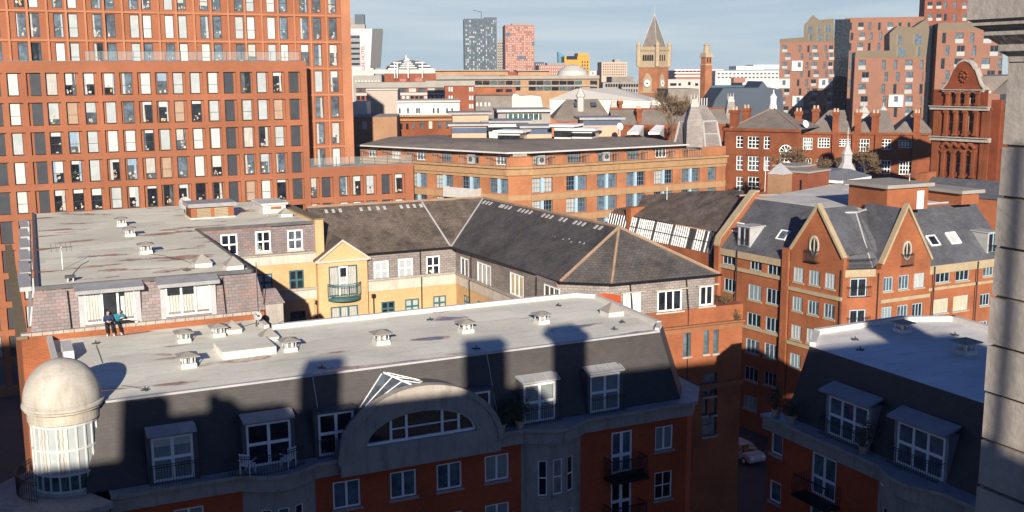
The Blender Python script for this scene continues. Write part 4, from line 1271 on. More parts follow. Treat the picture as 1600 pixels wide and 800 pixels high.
# brick infill behind the openings beside the windows, parapet top and end wall
for (a, b, c, d, k) in todo:
    s = None
for h, t in zip(holes, todo):
    if t[0] - h[0] > 0.03: m.poly([TP.pt(h[0], h[1], -.28), TP.pt(t[0], h[1], -.28), TP.pt(t[0], h[3], -.28), TP.pt(h[0], h[3], -.28)])
    if h[2] - t[2] > 0.03: m.poly([TP.pt(t[2], h[1], -.28), TP.pt(h[2], h[1], -.28), TP.pt(h[2], h[3], -.28), TP.pt(t[2], h[3], -.28)])
TP.obox(m, -7, 29.6, H0 - .4, H0, -0.4, -0.003)
TP.obox(m, 29.2, 29.6, 0, H0 - .41, -3.2, -.003)
m.build('brick_wall', M.tower, lt)
m = MB()
m.poly([TP.pt(-7, 32.9, -.4), TP.pt(29.2, 32.9, -.4), TP.pt(29.2, 32.9, -3.2), TP.pt(-7, 32.9, -3.2)])
m.build('terrace', M.feltplain, lt)
m = MB()
TP.obox(m, -7, 29.6, H0, H0 + .06, -.42, .03)
m.build('metal_coping', M.grey, lt)
# nearest-to-largest order: lower-left last
nwin = 0; rest = None
for (a, b, c, d, k) in todo:
    vis = not (d < 19.5 and a > 20.5) and not (d < 16 and a > 3) and d > 6
    if not vis: continue
    nwin += not k
    if nwin > 98 and not k:
        if rest is None: rest = MB()
        rest.poly([TP.pt(a, b, -.3), TP.pt(c, b, -.3), TP.pt(c, d, -.3), TP.pt(a, d, -.3)]); continue
    tower_pane(lt, TP, a, b, c, d, k)
if rest: rest.build('windows', M.g_dark, lt, kind='stuff')
m = MB()
t_ = M.g_green
for i in range(14):
    TP.obox(m, 7.2 + 1.55 * i, 7.2 + 1.55 * i + 1.5, H0 + .1, H0 + 1.0, -.25, -.23, 0)
    TP.obox(m, 7.17 + 1.55 * i, 7.2 + 1.55 * i, H0 + .06, H0 + 1.02, -.27, -.21, 1)
TP.obox(m, 7.2, 29, H0 + 1.0, H0 + 1.03, -.26, -.22, 1)
gb = bpy.data.materials.new('balustrade_glass'); gb.use_nodes = True
_b = gb.node_tree.nodes['Principled BSDF']
_b.inputs['Base Color'].default_value = (0.35, 0.43, 0.43, 1); _b.inputs['Roughness'].default_value = 0.02; _b.inputs['Alpha'].default_value = 0.16
m.build('glass_balustrade', [gb, M.dgrey], lt)

ut = thing('tower_upper_slab', 'taller slab of the orange residential tower, with pale ledges, rising behind the glass-railed terrace', 'apartment tower', tuple(TO + U * 16 + V * 3))
UP = Pl(TO + V * 3.0, U)
UB = (34.59 - 0.53) / 19
m = MB(); bmb = MB(); holes = []; todo = []
edges = [0.53 + UB * i for i in range(-5, 20)]
rows_u = [38.2 + 2.9 * k for k in range(1, -6, -1)]       # ledge heights: window hangs below each ledge
for zt in rows_u:
    for bi, s in enumerate(edges[:-1]):
        if zt < 35 and s < 29.5: continue
        i = bi - 5
        ww = 0.92
        a = s + (0.16 if i % 2 else UB - 0.16 - ww - 0.06 * (i % 3)) if i < 17 else s + 0.32
        holes.append((a, zt - 2.5, a + ww, zt - 0.12)); todo.append((a, zt - 2.5, a + ww, zt - 0.12, False))
wall(m, UP, -9, 35.56, 21.7, 42.2, holes, 0.22)
m.poly([UP.pt(35.56, 0), UP.pt(35.56, 0, -18), UP.pt(35.56, 42.2, -18), UP.pt(35.56, 42.2)])
m.poly([UP.pt(-9, 42.2), UP.pt(35.56, 42.2), UP.pt(35.56, 42.2, -18), UP.pt(-9, 42.2, -18)])
m.build('brick_wall', M.tower, ut)
for zt in rows_u:
    u0 = -9 if zt > 34 else 29.61
    UP.obox(bmb, u0, 34.7, zt - .0, zt + .2, .002, .16)
for s in edges:
    z0 = 32.9 if s < 29.7 else 21.75
    UP.obox(bmb, s - .1, s + .1, z0, 42.1, .004, .2)
UP.obox(bmb, 34.7, 35.58, 21.75, 42.15, .002, .2)
bmb.build('brick_ledges', M.towerband, ut)
nwin = 0; rest = None
for (a, b, c, d, k) in todo:
    if b > 41.5 or a < -2.5: 
        continue
    nwin += 1
    if nwin > 99:
        rest = rest or MB(); rest.poly([UP.pt(a, b, -.2), UP.pt(c, b, -.2), UP.pt(c, d, -.2), UP.pt(a, d, -.2)]); continue
    r = random.random()
    kw = dict(d=-0.2, cols=1, rows=1, fw=0.06, frame=M.dgrey)
    if random.random() < 0.4: kw['lowsplit'] = 0.4
    if r < .3: window(ut, UP, a, b, c, d, g=M.g_blue, clutter=True, **kw)
    elif r < .55: window(ut, UP, a, b, c, d, g=random.choice([M.blindg, M.blind]), **kw)
    elif r < .75: window(ut, UP, a, b, c, d, g=M.g_grey, blind=(random.choice([M.blind, M.curt]), random.uniform(.1, .8)), clutter=True, **kw)
    else: window(ut, UP, a, b, c, d, g=random.choice([M.g_grey, M.g_blue, M.g_dark]), clutter=True, **kw)
for (a, b, c, d, k) in todo:
    if b > 41.5 or a < -2.5:
        rest = rest or MB(); rest.poly([UP.pt(a, b, -.2), UP.pt(c, b, -.2), UP.pt(c, d, -.2), UP.pt(a, d, -.2)])
rest.build('windows', M.g_grey, ut, kind='stuff')

pd_ = thing('tower_podium', 'low orange brick podium wing with one window row at the foot of the tower', 'apartment building', tuple(TO + U * 36))
m = MB(); holes = []; todo = []
xs = [(484, 497), (506, 518), (533, 545), (553, 566), (575, 586), (599, 611), (619, 631)]
st = [TP.uv((a + b) / 2, 293)[0] for a, b in xs]
for r in range(4):
    zt = 20.63 - 2.89 * r
    for i, s in enumerate(st):
        holes.append((s - .65, zt - 2.25, s + .65, zt)); todo.append((s - .55, zt - 2.2, s + .4, zt - .04, i in (1, 5)))
wall(m, TP, 29.62, 41.7, 0, 21.72, holes, .3)
for h, t in zip(holes, todo):
    m.poly([TP.pt(h[0], h[1], -.28), TP.pt(t[0], h[1], -.28), TP.pt(t[0], h[3], -.28), TP.pt(h[0], h[3], -.28)])
    m.poly([TP.pt(t[2], h[1], -.28), TP.pt(h[2], h[1], -.28), TP.pt(h[2], h[3], -.28), TP.pt(t[2], h[3], -.28)])
TP.obox(m, 29.62, 41.7, 21.3, 21.72, -.5, -.003)
m.poly([TP.pt(41.7, 0), TP.pt(41.7, 0, -14), TP.pt(41.7, 21.7, -14), TP.pt(41.7, 21.7)])
m.build('brick_wall', M.tower, pd_)
m = MB(); m.poly([TP.pt(29.62, 21.35, -.5), TP.pt(41.7, 21.35, -.5), TP.pt(41.7, 21.35, -14), TP.pt(29.62, 21.35, -14)]); TP.obox(m, 29.62, 41.75, 21.72, 21.78, -.5, .03)
m.build('flat_roof', M.grey, pd_)
for t in todo[:14]: tower_pane(pd_, TP, *t)
m = MB()
for i in range(8):
    TP.obox(m, 29.7 + 1.5 * i, 31.15 + 1.5 * i, 21.8, 22.75, -.3, -.28, 0)
    TP.obox(m, 29.66 + 1.5 * i, 29.7 + 1.5 * i, 21.78, 22.78, -.32, -.26, 1)
m.build('glass_balustrade', [gb, M.dgrey], pd_)

# ------------------------------------------------------------------ canted brick warehouse in the middle distance
wh = thing('brick_warehouse', 'long brick and sandstone warehouse with blue-mullioned paired windows and slate roof, bent at its corner', 'warehouse', tuple(W(815, 270, 118)[:2]) + (0,))
R_, LR = line(830, 270, 118, 1134, 251.5)
L_, LL = line(794, 271, 118, 560, 255.5)
zc = R_.o.z
C_ = Pl(L_.o, R_.o - L_.o); LC = (R_.o - L_.o).length
def rel(pl, px, py): return pl.uv(px, py)
zs = {}
def dz(px, py, pl): return pl.uv(px, py)[1]
zatt = dz(835, 238, R_)
zw1t, zw1b = dz(847, 278, R_), dz(847, 301, R_)
zw2t, zw2b = dz(847, 313.5, R_), dz(847, 337, R_)
dzst = zw1t - zw2t
PLH = []
mw = MB(); mst = MB(); mat_ = MB()
def facade(pl, L, bays, singles=()):
    hs = []
    for k in range(5):
        for (a, b) in bays: hs.append((a, zw1b - dzst * k, b, zw1t - dzst * k, True))
        for (a, b) in singles: hs.append((a, zw1b - dzst * k, b, zw1t - dzst * k, False))
    wall(mw, pl, 0, L, -zc, 0.15, [h[:4] for h in hs], 0.35)
    for k in range(3):
        zz = zw1b - dzst * k
        pl.obox(mst, 0, L, zz - .75, zz - .15, .003, .07); pl.obox(mst, 0, L, zw1t - dzst * k + .02, zw1t - dzst * k + .32, .004, .06)
    pl.obox(mst, 0, L, -0.25, 0.5, .01, .25); pl.obox(mst, 0, L, 0.5, 0.75, .01, .55)
    nn = 0
    for h in hs:
        a, b, c, d, pair = h
        if b + zc < 8: continue
        if pair:
            mid = (a + c) / 2
            f = MB(); pl.obox(f, mid - .17, mid + .17, b, d, -.3, -.02); f.build('window_mullion', M.bluepaint, wh)
            for x0, x1 in ((a, mid - .17), (mid + .17, c)):
                window(wh, pl, x0, b, x1, d, -.3, 3, 3, .06, .05, M.bluegrey, random.choice([M.g_dark, M.g_blue, M.g_dark, M.curt, M.g_grey]), split=False)
        else: window(wh, pl, a, b, c, d, -.3, 2, 3, .06, .05, M.bluegrey, M.g_blue, split=False)
def bays_of(pl, lst, y): 
    out = []
    for x0, x1 in lst:
        a, b = pl.uv(x0, y)[0], pl.uv(x1, y)[0]; out.append((min(a, b), max(a, b)))
    return out
bR = bays_of(R_, [(831.5, 864), (885, 917), (933, 964), (978.5, 1008), (1022, 1051), (1065, 1093)], 288)
sR = bays_of(R_, [(1106, 1119)], 275)
bL = bays_of(L_, [(764, 794), (718, 750), (672, 704)], 285)
ba, bb_ = bL[0], bL[1]
stp = bb_[0] - ba[0]; 
bL = [(bL[0][0] + stp * i, bL[0][1] + stp * i) for i in range(6)]
bL = [b for b in bL if b[1] < LL]
facade(R_, LR, bR, sR); facade(L_, LL, bL); 
wall(mw, C_, 0, LC, -zc, .15, [], .1); C_.obox(mst, -.2, LC + .2, -0.25, 0.5, .01, .25); C_.obox(mst, -.2, LC + .2, .5, .75, .01, .55)
for k in range(3): C_.obox(mst, 0, LC, zw1b - dzst * k - .75, zw1b - dzst * k - .15, .003, .07)
# attic: brick piers, set-back windows, railings, white gutter
def attic(pl, L, bays):
    xs_ = [0.0]
    for a, b in sorted(bays): xs_ += [a + .15, b - .15]
    xs_.append(L)
    for i in range(0, len(xs_) - 1, 2):
        if xs_[i + 1] > xs_[i]:
            w_ = xs_[i + 1] - xs_[i]
            pl.obox(mw, xs_[i], xs_[i + 1], .75, zatt - .5 if w_ < 6 else zatt - .3, -1.1, -.05)
    wall(mw, pl.off(-.85), 0, L, .6, zatt, [(a + .3, .8, b - .3, zatt - .35) for a, b in bays], .2)
    for a, b in bays:
        window(wh, pl.off(-.85), a + .35, .8, b - .35, zatt - .35, -.15, 4, 1, .07, .07, M.white if random.random() < .5 else M.dgrey, random.choice([M.g_dark, M.g_blue, M.curt]), split=False, name='attic_window')
        railing(wh, pl, a - .1, b + .1, .76, 1.0, .35, .35, mat=M.grey, r=.022)
        if random.random() < .5:
            q = MB(); u_ = (a + b) / 2 + random.uniform(-.5, .5); pl.obox(q, u_ - .45, u_ + .45, .85, 1.85, .0, .3); 
            q.tube(pl.pt(u_, 1.35, .3), pl.pt(u_, 1.35, .31), .3, n=12, m=1); q.build('air_conditioner', [M.leadlt, M.dgrey], wh)
attic(R_, LR, bR); attic(L_, LL, bL)
C_.obox(mw, -.2, LC + .2, .75, zatt - .5, -1.1, -.05)
mw.build('brick_wall', M.warehouse, wh); mst.build('stone_bands', M.sandstone, wh)
m = MB()
zr_ = dz(815, 211, R_) + 2.0
def e3(pl, u_, v_, d_): return pl.pt(u_, v_, d_)
eL0, eC0, eC1, eR1 = L_.pt(LL, zatt, .25), L_.pt(0, zatt, .25), R_.pt(0, zatt, .25), R_.pt(LR - 6, zatt, .25)
RB = 5.6
rL0, rC, rR1 = L_.pt(LL, zatt + .75, -RB), R_.pt(-1.0, zatt + .75, -RB - .5), R_.pt(LR - 8, zatt + .75, -RB)
m.poly([eL0, eC0, rC, rL0]); m.poly([eC0, eC1, rC]); m.poly([eC1, eR1, rR1, rC]); m.poly([eR1, R_.pt(LR - 6, zatt, -RB * 1.5), rR1])
m.poly([rL0, rC, R_.pt(5, zatt + .6, -RB * 2.6), L_.pt(LL, zatt + .6, -RB * 2.6)]); m.poly([rC, rR1, R_.pt(LR - 8, zatt + .6, -RB * 2.6), R_.pt(5, zatt + .6, -RB * 2.6)])
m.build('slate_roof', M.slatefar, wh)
m = MB()
for p, q in ((eL0, eC0), (eC0, eC1), (eC1, eR1)): m.tube(p, q, .1, n=6)
m.build('gutter', M.turretpaint, wh)
m = MB(); a, b = L_.uv(752, 297)[0], L_.uv(702, 297)[0]; v0, v1 = L_.uv(727, 306)[1], L_.uv(727, 292)[1]
L_.obox(m, a, b, v0, v1, 1.0, 1.06); L_.obox(m, a, b, v0 - .12, v0, 0.01, 1.06); L_.obox(m, a, a + .06, v0, v1, .01, .99); L_.obox(m, b - .06, b, v0, v1, .01, .99); m.build('steel_balcony', M.alum, wh)
# corner pavilion with mansard at the right end
m = MB(); a0 = LR - 5.6
R_.obox(m, LR - 6, LR, .75, zatt - .4, -6, -.03); m.build('end_wall', M.warehouse, wh)
m = MB(); b0, b1 = R_.uv(1082, 226)[0], LR - .5
zb0, zb1, zb2 = zatt - .4, R_.uv(1095, 191)[1], R_.uv(1095, 166)[1]
mid = (b0 + b1) / 2
def ring(h, ins): return [R_.pt(b0 + ins, h, -.6 - ins), R_.pt(b1 - ins, h, -.6 - ins), R_.pt(b1 - ins, h, -3.2 + ins), R_.pt(b0 + ins, h, -3.2 + ins)]
A, B, C2, D2 = ring(zb0, -.1), ring(zb1, .35), ring(zb1 + .1, .3), ring(zb2, 1.2)
m.loft(A, B, 0, True); m.loft(B, C2, 1, True); m.loft(C2, D2, 0, True)
for i in range(4): m.tube(A[i], B[i], .14, n=5, m=1)
for i in range(4): m.tube(B[i], B[(i + 1) % 4], .14, n=5, m=1)
m.tube((A[0] + A[1]) / 2, (B[0] + B[1]) / 2, .1, n=5, m=1)
rm = [p.lerp(q, .5) for p, q in zip(A, B)]
m.tube(rm[0], rm[1], .08, n=5, m=1); m.tube(rm[1], rm[2], .08, n=5, m=1)
m.poly(D2, 1)
for i in range(7): m.tube(D2[0].lerp(D2[1], i / 6), D2[0].lerp(D2[1], i / 6) + ZUP * .9, .09, n=4, m=1)
m.build('mansard_pavilion', [M.slatecourt, M.leadlt], wh)
# ------------------------------------------------------------------ gabled red brick block on the right
gbk = thing('gabled_apartment_block', 'orange brick apartment block with two tall cream-coped gables with oval windows and blue-grey slate roofs', 'apartment block', tuple(W(1335, 450, 88)[:2]) + (0,))
GL, _ = line(1305, 466, 87.5, 1232.5, 450)
GR, _ = line(1376, 471, 88.0, 1450, 461)
zB_ = GL.o.z
def bx(pl, lst):
    out = []
    for x0, x1, y0, y1 in lst:
        xm, ym = (x0 + x1) / 2, (y0 + y1) / 2
        a, b = sorted((pl.uv(x0, ym)[0], pl.uv(x1, ym)[0])); out.append((a, pl.uv(xm, y1)[1], b, pl.uv(xm, y0)[1]))
    return out
mw = MB(); mc = MB()
uL = lambda x, y=440: GL.uv(x, y)[0]
uR = lambda x, y=440: GR.uv(x, y)[0]
# left gable bay (u grows to the left for GL)
g0, g1 = sorted((uL(1234), uL(1317)))
s0, s1 = sorted((uL(1123, 430), uL(1234)))
eL = GL.uv(1175, 398)[1]                    # eaves of left section
wl = bx(GL, [(1240, 1256, 418, 441), (1264, 1281, 423, 446), (1289, 1305, 427, 451), (1238, 1254, 464, 486), (1262, 1279, 470, 492), (1287, 1304, 475, 498), (1236, 1252, 508, 531), (1260, 1276, 514, 537), (1234, 1251, 553, 574), (1259, 1275, 560, 582)])
ws = bx(GL, [(1126, 1146, 394, 414), (1169, 1187, 403, 423), (1196, 1217, 409, 431), (1166, 1187, 446, 470), (1194, 1216, 452, 476), (1164, 1185, 490, 511), (1193, 1214, 497, 519), (1162, 1183, 531, 553), (1191, 1212, 538, 561), (1160, 1181, 574, 596), (1190, 1210, 582, 604), (1128, 1146, 436, 456), (1158, 1180, 620, 641)])
feet = GL.uv(1275, 392)[1]
wall(mw, GL, g0, g1, -zB_, feet, wl, .14)
wall(mw, GL.off(-.25), s0, s1, -zB_, eL, ws, .14)
gm = (g0 + g1) / 2; gtop = GL.uv(1277, 326)[1]
mw.poly([GL.pt(g0, feet), GL.pt(g1, feet), GL.pt(gm, gtop)])
for x in (g0, g1): mw.poly([GL.pt(x, -zB_), GL.pt(x, feet), GL.pt(x, feet, -.6), GL.pt(x, -zB_, -.6)])
# pilaster strips
GL.obox(mw, uL(1222), uL(1232), -zB_, feet - .2, -.2, .12) if uL(1222) < uL(1232) else GL.obox(mw, uL(1232), uL(1222), -zB_, feet - .2, -.2, .12)
for h in wl: window(gbk, GL, *h, -.1, 3, 1, .07, .07, M.bluepaint, random.choice([M.g_tealcurt, M.g_dark, M.g_grey, M.curt]), sill=M.cream, split=True)
for h in ws: window(gbk, GL.off(-.25), *h, -.1, 3, 1, .07, .07, M.bluepaint, random.choice([M.g_tealcurt, M.g_dark, M.g_grey, M.g_dark]), sill=M.cream, split=True)
# bands and eaves coping
mc.cut(); GL.obox(mc, g0, g1, -.12, .2, .004, .16)
yb = GL.uv(1170, 425)[1]
mc.cut(); GL.obox(mc, s0, s1, yb - .15, yb + .18, -.25, -.08); mc.cut(); GL.obox(mc, s0, s1, eL - .55, eL + .05, -.25, -.05)
y3 = GL.uv(1245, 530)[1]; y3 = GL.uv(1240, 536)[1]
mc.cut(); GL.obox(mc, g0, g1, y3 - .15, y3 + .15, .004, .14); y4 = GL.uv(1175, 514)[1]; mc.cut(); GL.obox(mc, s0, s1, y4 - .12, y4 + .12, -.25, -.1)
y5 = GL.uv(1175, 600)[1] - .7; mc.cut(); GL.obox(mc, s0, g1, y5 - .15, y5 + .15, -.24, .1)
def coping(pl, a, b, mid, zf, zt, w=.2, dep=.5, mb=mc):
    for x in (a, b):
        mb.cut(); e0, e1 = pl.pt(x + (x - mid) * .04, zf - .15, .18), pl.pt(mid, zt + .45, .18)
        nrm = (e1 - e0).normalized(); pp = pl.n.cross(nrm); pp = pp if pp.z > 0 else -pp
        o_ = -pl.n * dep
        mb.hexa([e0, e1, e1 + o_, e0 + o_, e0 - pp * w, e1 - ZUP * w * 1.6, e1 - ZUP * w * 1.6 + o_, e0 - pp * w + o_])
coping(GL, g0, g1, gm, feet, gtop)
# right gable bay and right section
r0, r1 = uR(1376), uR(1452)
fr_ = GR.uv(1415, 405)[1]; rtop = GR.uv(1417, 326)[1]; rm_ = uR(1416, 350)
wr = bx(GR, [(1380, 1395, 433, 455), (1404, 1420, 430, 452), (1428, 1444, 427, 449), (1377, 1393, 480, 501), (1402, 1418, 477, 498), (1425, 1441, 474, 495), (1375, 1391, 524, 546), (1400, 1416, 521, 543)])
wt = bx(GR, [(1466, 1488, 421, 442), (1497, 1518, 418, 439), (1462, 1485, 468, 490), (1493, 1516, 463, 486), (1535, 1550, 460, 478), (1540, 1556, 414, 432), (1531, 1546, 503, 520), (1459, 1482, 514, 536)])
wall(mw, GR, r0, r1, -zB_, fr_, wr, .14)
mw.poly([GR.pt(r0, fr_), GR.pt(r1, fr_), GR.pt(rm_, rtop)])
for x in (r0, r1): mw.poly([GR.pt(x, -zB_), GR.pt(x, fr_), GR.pt(x, fr_, -.6), GR.pt(x, -zB_, -.6)])
eR = GR.uv(1500, 412)[1]
r2 = uR(1580, 430)
wall(mw, GR.off(-.25), r1, r2, -zB_, eR, wt, .14)
mc.cut(); GR.obox(mc, r1, r2, eR - .65, eR + .05, -.25, -.05); mc.cut(); GR.obox(mc, r0, r1, -.15, .15, .004, .14); 
yq = GR.uv(1500, 447)[1]; mc.cut(); GR.obox(mc, r1, r2, yq - .12, yq + .12, -.25, -.1)
for h in wr: window(gbk, GR, *h, -.1, 3, 1, .07, .07, M.bluepaint, random.choice([M.g_tealcurt, M.g_dark, M.curt, M.g_grey]), sill=M.cream)
for h in wt: window(gbk, GR.off(-.25), *h, -.1, 3, 1, .07, .07, M.bluepaint, random.choice([M.g_tealcurt, M.g_dark, M.curty, M.g_grey]), sill=M.cream)
coping(GR, r0, r1, rm_, fr_, rtop)
# round-headed corner bay between the gables
c0, c1 = GL.pt(g0, 0), GR.pt(r0, 0)
cA, cB = W(1320, 466, 87.2), W(1362, 466, 87.6); cB.z = cA.z
CB = Pl(Vector((cA.x, cA.y, zB_)), Vector((cB.x - cA.x, cB.y - cA.y, 0))); LCB = (cB - cA).length
wc = bx(CB, [(1328, 1354, 435, 464), (1327, 1352, 484, 512), (1326, 1351, 530, 556)])
zt_ = CB.uv(1340, 423)[1]
wall(mw, CB, 0, LCB, -zB_, zt_, wc, .14)
mw.poly([CB.pt(0, -zB_), CB.pt(0, zt_), Vector(GL.pt(g0, 0)[:2]).to_3d() + ZUP * (zt_ + zB_), Vector(GL.pt(g0, 0)[:2]).to_3d()])
mw.poly([CB.pt(LCB, -zB_), CB.pt(LCB, zt_), Vector(GR.pt(r0, 0)[:2]).to_3d() + ZUP * (zt_ + zB_), Vector(GR.pt(r0, 0)[:2]).to_3d()])
mc.cut(); CB.obox(mc, -.15, LCB + .15, zt_ - .5, zt_ + .1, -.1, .18)
for h in wc:
    window(gbk, CB, *h, -.1, 2, 1, .09, .1, M.bluepaint, M.g_dark, name='french_window')
    railing(gbk, CB, h[0] - .3, h[2] + .3, h[1], .9, .3, .14)
railing(gbk, CB, -.1, LCB + .1, zt_ + .12, .85, .1, .1, r=.018)
# oval windows in the gables, each with a little iron balcony
def oval(pl, px, py, w, h):
    u_, v_ = pl.uv(px, py)
    f = MB(); n = 28
    A = [pl.pt(u_ + w * math.cos(2 * math.pi * i / n), v_ + h * math.sin(2 * math.pi * i / n), .02) for i in range(n)]
    A2 = [p + pl.n * .12 for p in A]
    B = [pl.pt(u_ + w * .78 * math.cos(2 * math.pi * i / n), v_ + h * .8 * math.sin(2 * math.pi * i / n), .14) for i in range(n)]
    B2 = [p - pl.n * .1 for p in B]
    f.loft(A, A2, 0, True); f.loft(A2, B, 0, True); f.loft(B, B2, 0, True)
    pl.obox(f, u_ - .05, u_ + .05, v_ - h * .78, v_ + h * .78, .045, .1)
    o = f.build('oval_window', M.stonepale, gbk)
    q = MB(); q.poly(B2); q.build('pane', M.g_dark, o)
    railing(gbk, pl, u_ - w * 1.25, u_ + w * 1.25, v_ - h * 1.55, .95, .32, .1, r=.018)
    q = MB(); pl.obox(q, u_ - w * 1.25, u_ + w * 1.25, v_ - h * 1.55 - .05, v_ - h * 1.55, 0.003, .34); q.build('balcony_floor', M.black, gbk)
oval(GL, 1273, 384, .5, .85); oval(GR, 1416, 391, .48, .8)
# wrought panel below: small dormer balustrade on corner bay
mw.build('brick_wall', M.red, gbk); mc.build_each('cream_stone', M.cream, gbk)
# slate roofs
m = MB()
ridL0, ridL1 = P(1148, 308, zB_ + eL + 4.2), P(1300, 333, zB_ + eL + 4.2)
e0_, e1_ = GL.off(-.1).pt(s1, eL + .02), GL.off(-.1).pt(gm, eL + .02)
nb_ = -GL.n
dep = 4.2; rise = 4.3
m.poly([e0_, e1_, e1_ + nb_ * dep + ZUP * rise, e0_ + nb_ * dep + ZUP * rise])
# corner bay roof in three tall faces
zc0 = zB_ + zt_ + .1
tops = [e1_ + nb_ * dep + ZUP * rise, GR.off(-.1).pt(rm_, GR.uv(1500, 412)[1] + .02, -dep) + ZUP * rise]
bots = [GL.pt(g0 + .1, feet - .1, -.25), CB.pt(0, zt_ + .1, -.1), CB.pt(LCB, zt_ + .1, -.1), GR.pt(r0 - .1, fr_ - .1, -.25)]
tm = [CB.pt(.1, 0, -dep * .75), CB.pt(LCB - .1, 0, -dep * .75)]
for p in tm: p.z = zB_ + eL + rise
m.poly([bots[0], bots[1], tm[0]]); m.poly([bots[0], tm[0], tops[0]]); m.poly([bots[1], bots[2], tm[1], tm[0]]); m.poly([bots[2], bots[3], tm[1]]); m.poly([bots[3], tops[1], tm[1]])
# gable roofs running back
for pl, a, b, mid, zf, zt in ((GL, g0, g1, gm, feet, gtop), (GR, r0, r1, rm_, fr_, rtop)):
    for x in (a, b):
        m.poly([pl.pt(x, zf, -.1), pl.pt(mid, zt, -.1), pl.pt(mid, zt, -4.4), pl.pt(x, zf, -4.4)])
eR0, eR1 = GR.off(-.1).pt(rm_, eR + .02), GR.off(-.1).pt(r2, eR + .02)
nR = -GR.n
rR = GR.uv(1500, 318)[1]
m.poly([eR0, eR1, eR1 + nR * dep + ZUP * rise, eR0 + nR * dep + ZUP * rise])
m.build('slate_roof', M.slateblue, gbk)
# flat roof between the ridges
m = MB()
zfl = zB_ + eL + rise - .02
pl_ = [e0_ + nb_ * dep, e1_ + nb_ * dep, tm[0], tm[1], eR0 + nR * dep, eR1 + nR * dep]
pts = [Vector((p.x, p.y, zfl)) for p in pl_]
back = [pts[-1] + nR * 16, pts[0] + Vector((12, 14, 0))]
m.poly(pts + back)
m.build('flat_roof', M.feltplain, gbk)
m = MB()
for a, b in zip(pts, pts[1:]): m.tube(a + ZUP * .05, b + ZUP * .05, .1, n=5)
for p, q in ((bots[1], tm[0]), (bots[2], tm[1])): m.tube(p + ZUP * .04, q + ZUP * .04, .06, n=5)
m.build('lead_flashing', M.leadlt, gbk)
# party wall with cream coping at the left end
m = MB()
A_ = [GL.pt(s1 + .35, -zB_, .15), GL.pt(s1, -zB_, .15)]
def pw(x, z, d_): return GL.pt(x, z, d_)
prof = [(-zB_, .12), (eL + .2, .12), (eL + .9, -.1), (eL + rise + .55, -dep), (eL + rise + .55, -dep - .5), (-zB_, -dep - .5)]
A_ = [pw(s1 + .55, z, d_) for z, d_ in prof]; B_ = [pw(s1 - .02, z, d_) for z, d_ in prof]
m.loft(A_, B_, 0, True); m.poly(A_); m.poly(B_)
m.build('party_wall', M.red, gbk)
m = MB()
pr2 = prof[1:5]
for (z0, d0), (z1, d1) in zip(pr2, pr2[1:]):
    m.hexa([pw(s1 + .65, z0 + .02, d0), pw(s1 - .12, z0 + .02, d0), pw(s1 - .12, z1 + .02, d1), pw(s1 + .65, z1 + .02, d1), pw(s1 + .65, z0 + .2, d0), pw(s1 - .12, z0 + .2, d0), pw(s1 - .12, z1 + .2, d1), pw(s1 + .65, z1 + .2, d1)])
m.build('party_wall_coping', M.cream, gbk)
# skylights and dormers lying on the slates
RLp = Pl(e0_, e1_ - e0_, (nb_ * dep + ZUP * rise))
RRp = Pl(eR0, eR1 - eR0, (nR * dep + ZUP * rise))
def skylight(pl, x0, x1, y0, y1, g_, label=None):
    xm, ym = (x0 + x1) / 2, (y0 + y1) / 2
    a, b = sorted((pl.uv(x0, ym)[0], pl.uv(x1, ym)[0])); c, d = pl.uv(xm, y1)[1], pl.uv(xm, y0)[1]
    f = MB(); fw = .1
    pl.obox(f, a, a + fw, c, d, .0, .12); pl.obox(f, b - fw, b, c, d, .0, .12); pl.obox(f, a + fw, b - fw, c, c + fw, .0, .12); pl.obox(f, a + fw, b - fw, d - fw, d, .0, .12)
    o = f.build('skylight', M.white, gbk, label=label); q = MB(); q.poly([pl.pt(a + fw, c + fw, .06), pl.pt(b - fw, c + fw, .06), pl.pt(b - fw, d - fw, .06), pl.pt(a + fw, d - fw, .06)]); q.build('pane', g_, o)
skylight(RLp, 1142, 1160, 348, 363, M.g_blue); skylight(RLp, 1216, 1232, 360, 376, M.g_blue)
skylight(RRp, 1450, 1465, 368, 385, M.g_dark, 'skylight propped open'); skylight(RRp, 1481, 1497, 363, 382, M.blind)
def dormer(pl, wallpl, x0, x1, y0, y1, face_off):
    xm = (x0 + x1) / 2
    a, b = sorted((pl.uv(x0, (y0 + y1) / 2)[0], pl.uv(x1, (y0 + y1) / 2)[0]))
    v0 = pl.uv(xm, y1)[1]
    p0 = pl.pt(a, v0); hgt = 1.75
    fp = Pl(p0 + wallpl.n * .05, pl.a, face=wallpl.n)
    L = b - a; bk = -wallpl.n
    q = MB()
    for x in (0, L - .12):
        s_ = fp.pt(x, 0, 0)
        q.hexa([s_, s_ + fp.a * .12, s_ + fp.a * .12 + bk * 2.2, s_ + bk * 2.2, s_ + ZUP * hgt, s_ + fp.a * .12 + ZUP * hgt, s_ + fp.a * .12 + bk * 2.2 + ZUP * (hgt + .1), s_ + bk * 2.2 + ZUP * (hgt + .1)])
    s_ = fp.pt(-.1, hgt + .003, .1)
    q.hexa([s_, s_ + fp.a * (L + .2), s_ + fp.a * (L + .2) + bk * 2.4, s_ + bk * 2.4] + [p + ZUP * .1 for p in (s_, s_ + fp.a * (L + .2), s_ + fp.a * (L + .2) + bk * 2.4, s_ + bk * 2.4)])
    q.build('dormer', M.leadlt, gbk)
    window(gbk, fp, .13, .02, L - .13, hgt - .02, -.1, 2, 1, .08, .1, M.bluepaint, M.g_dark, name='dormer_window')
    railing(gbk, fp, .05, L - .05, 0.02, .7, .18, .12)
dormer(RLp, GL, 1163, 1184, 352, 387, 0); dormer(RRp, GR, 1530, 1550, 362, 396, 0)
m = MB()
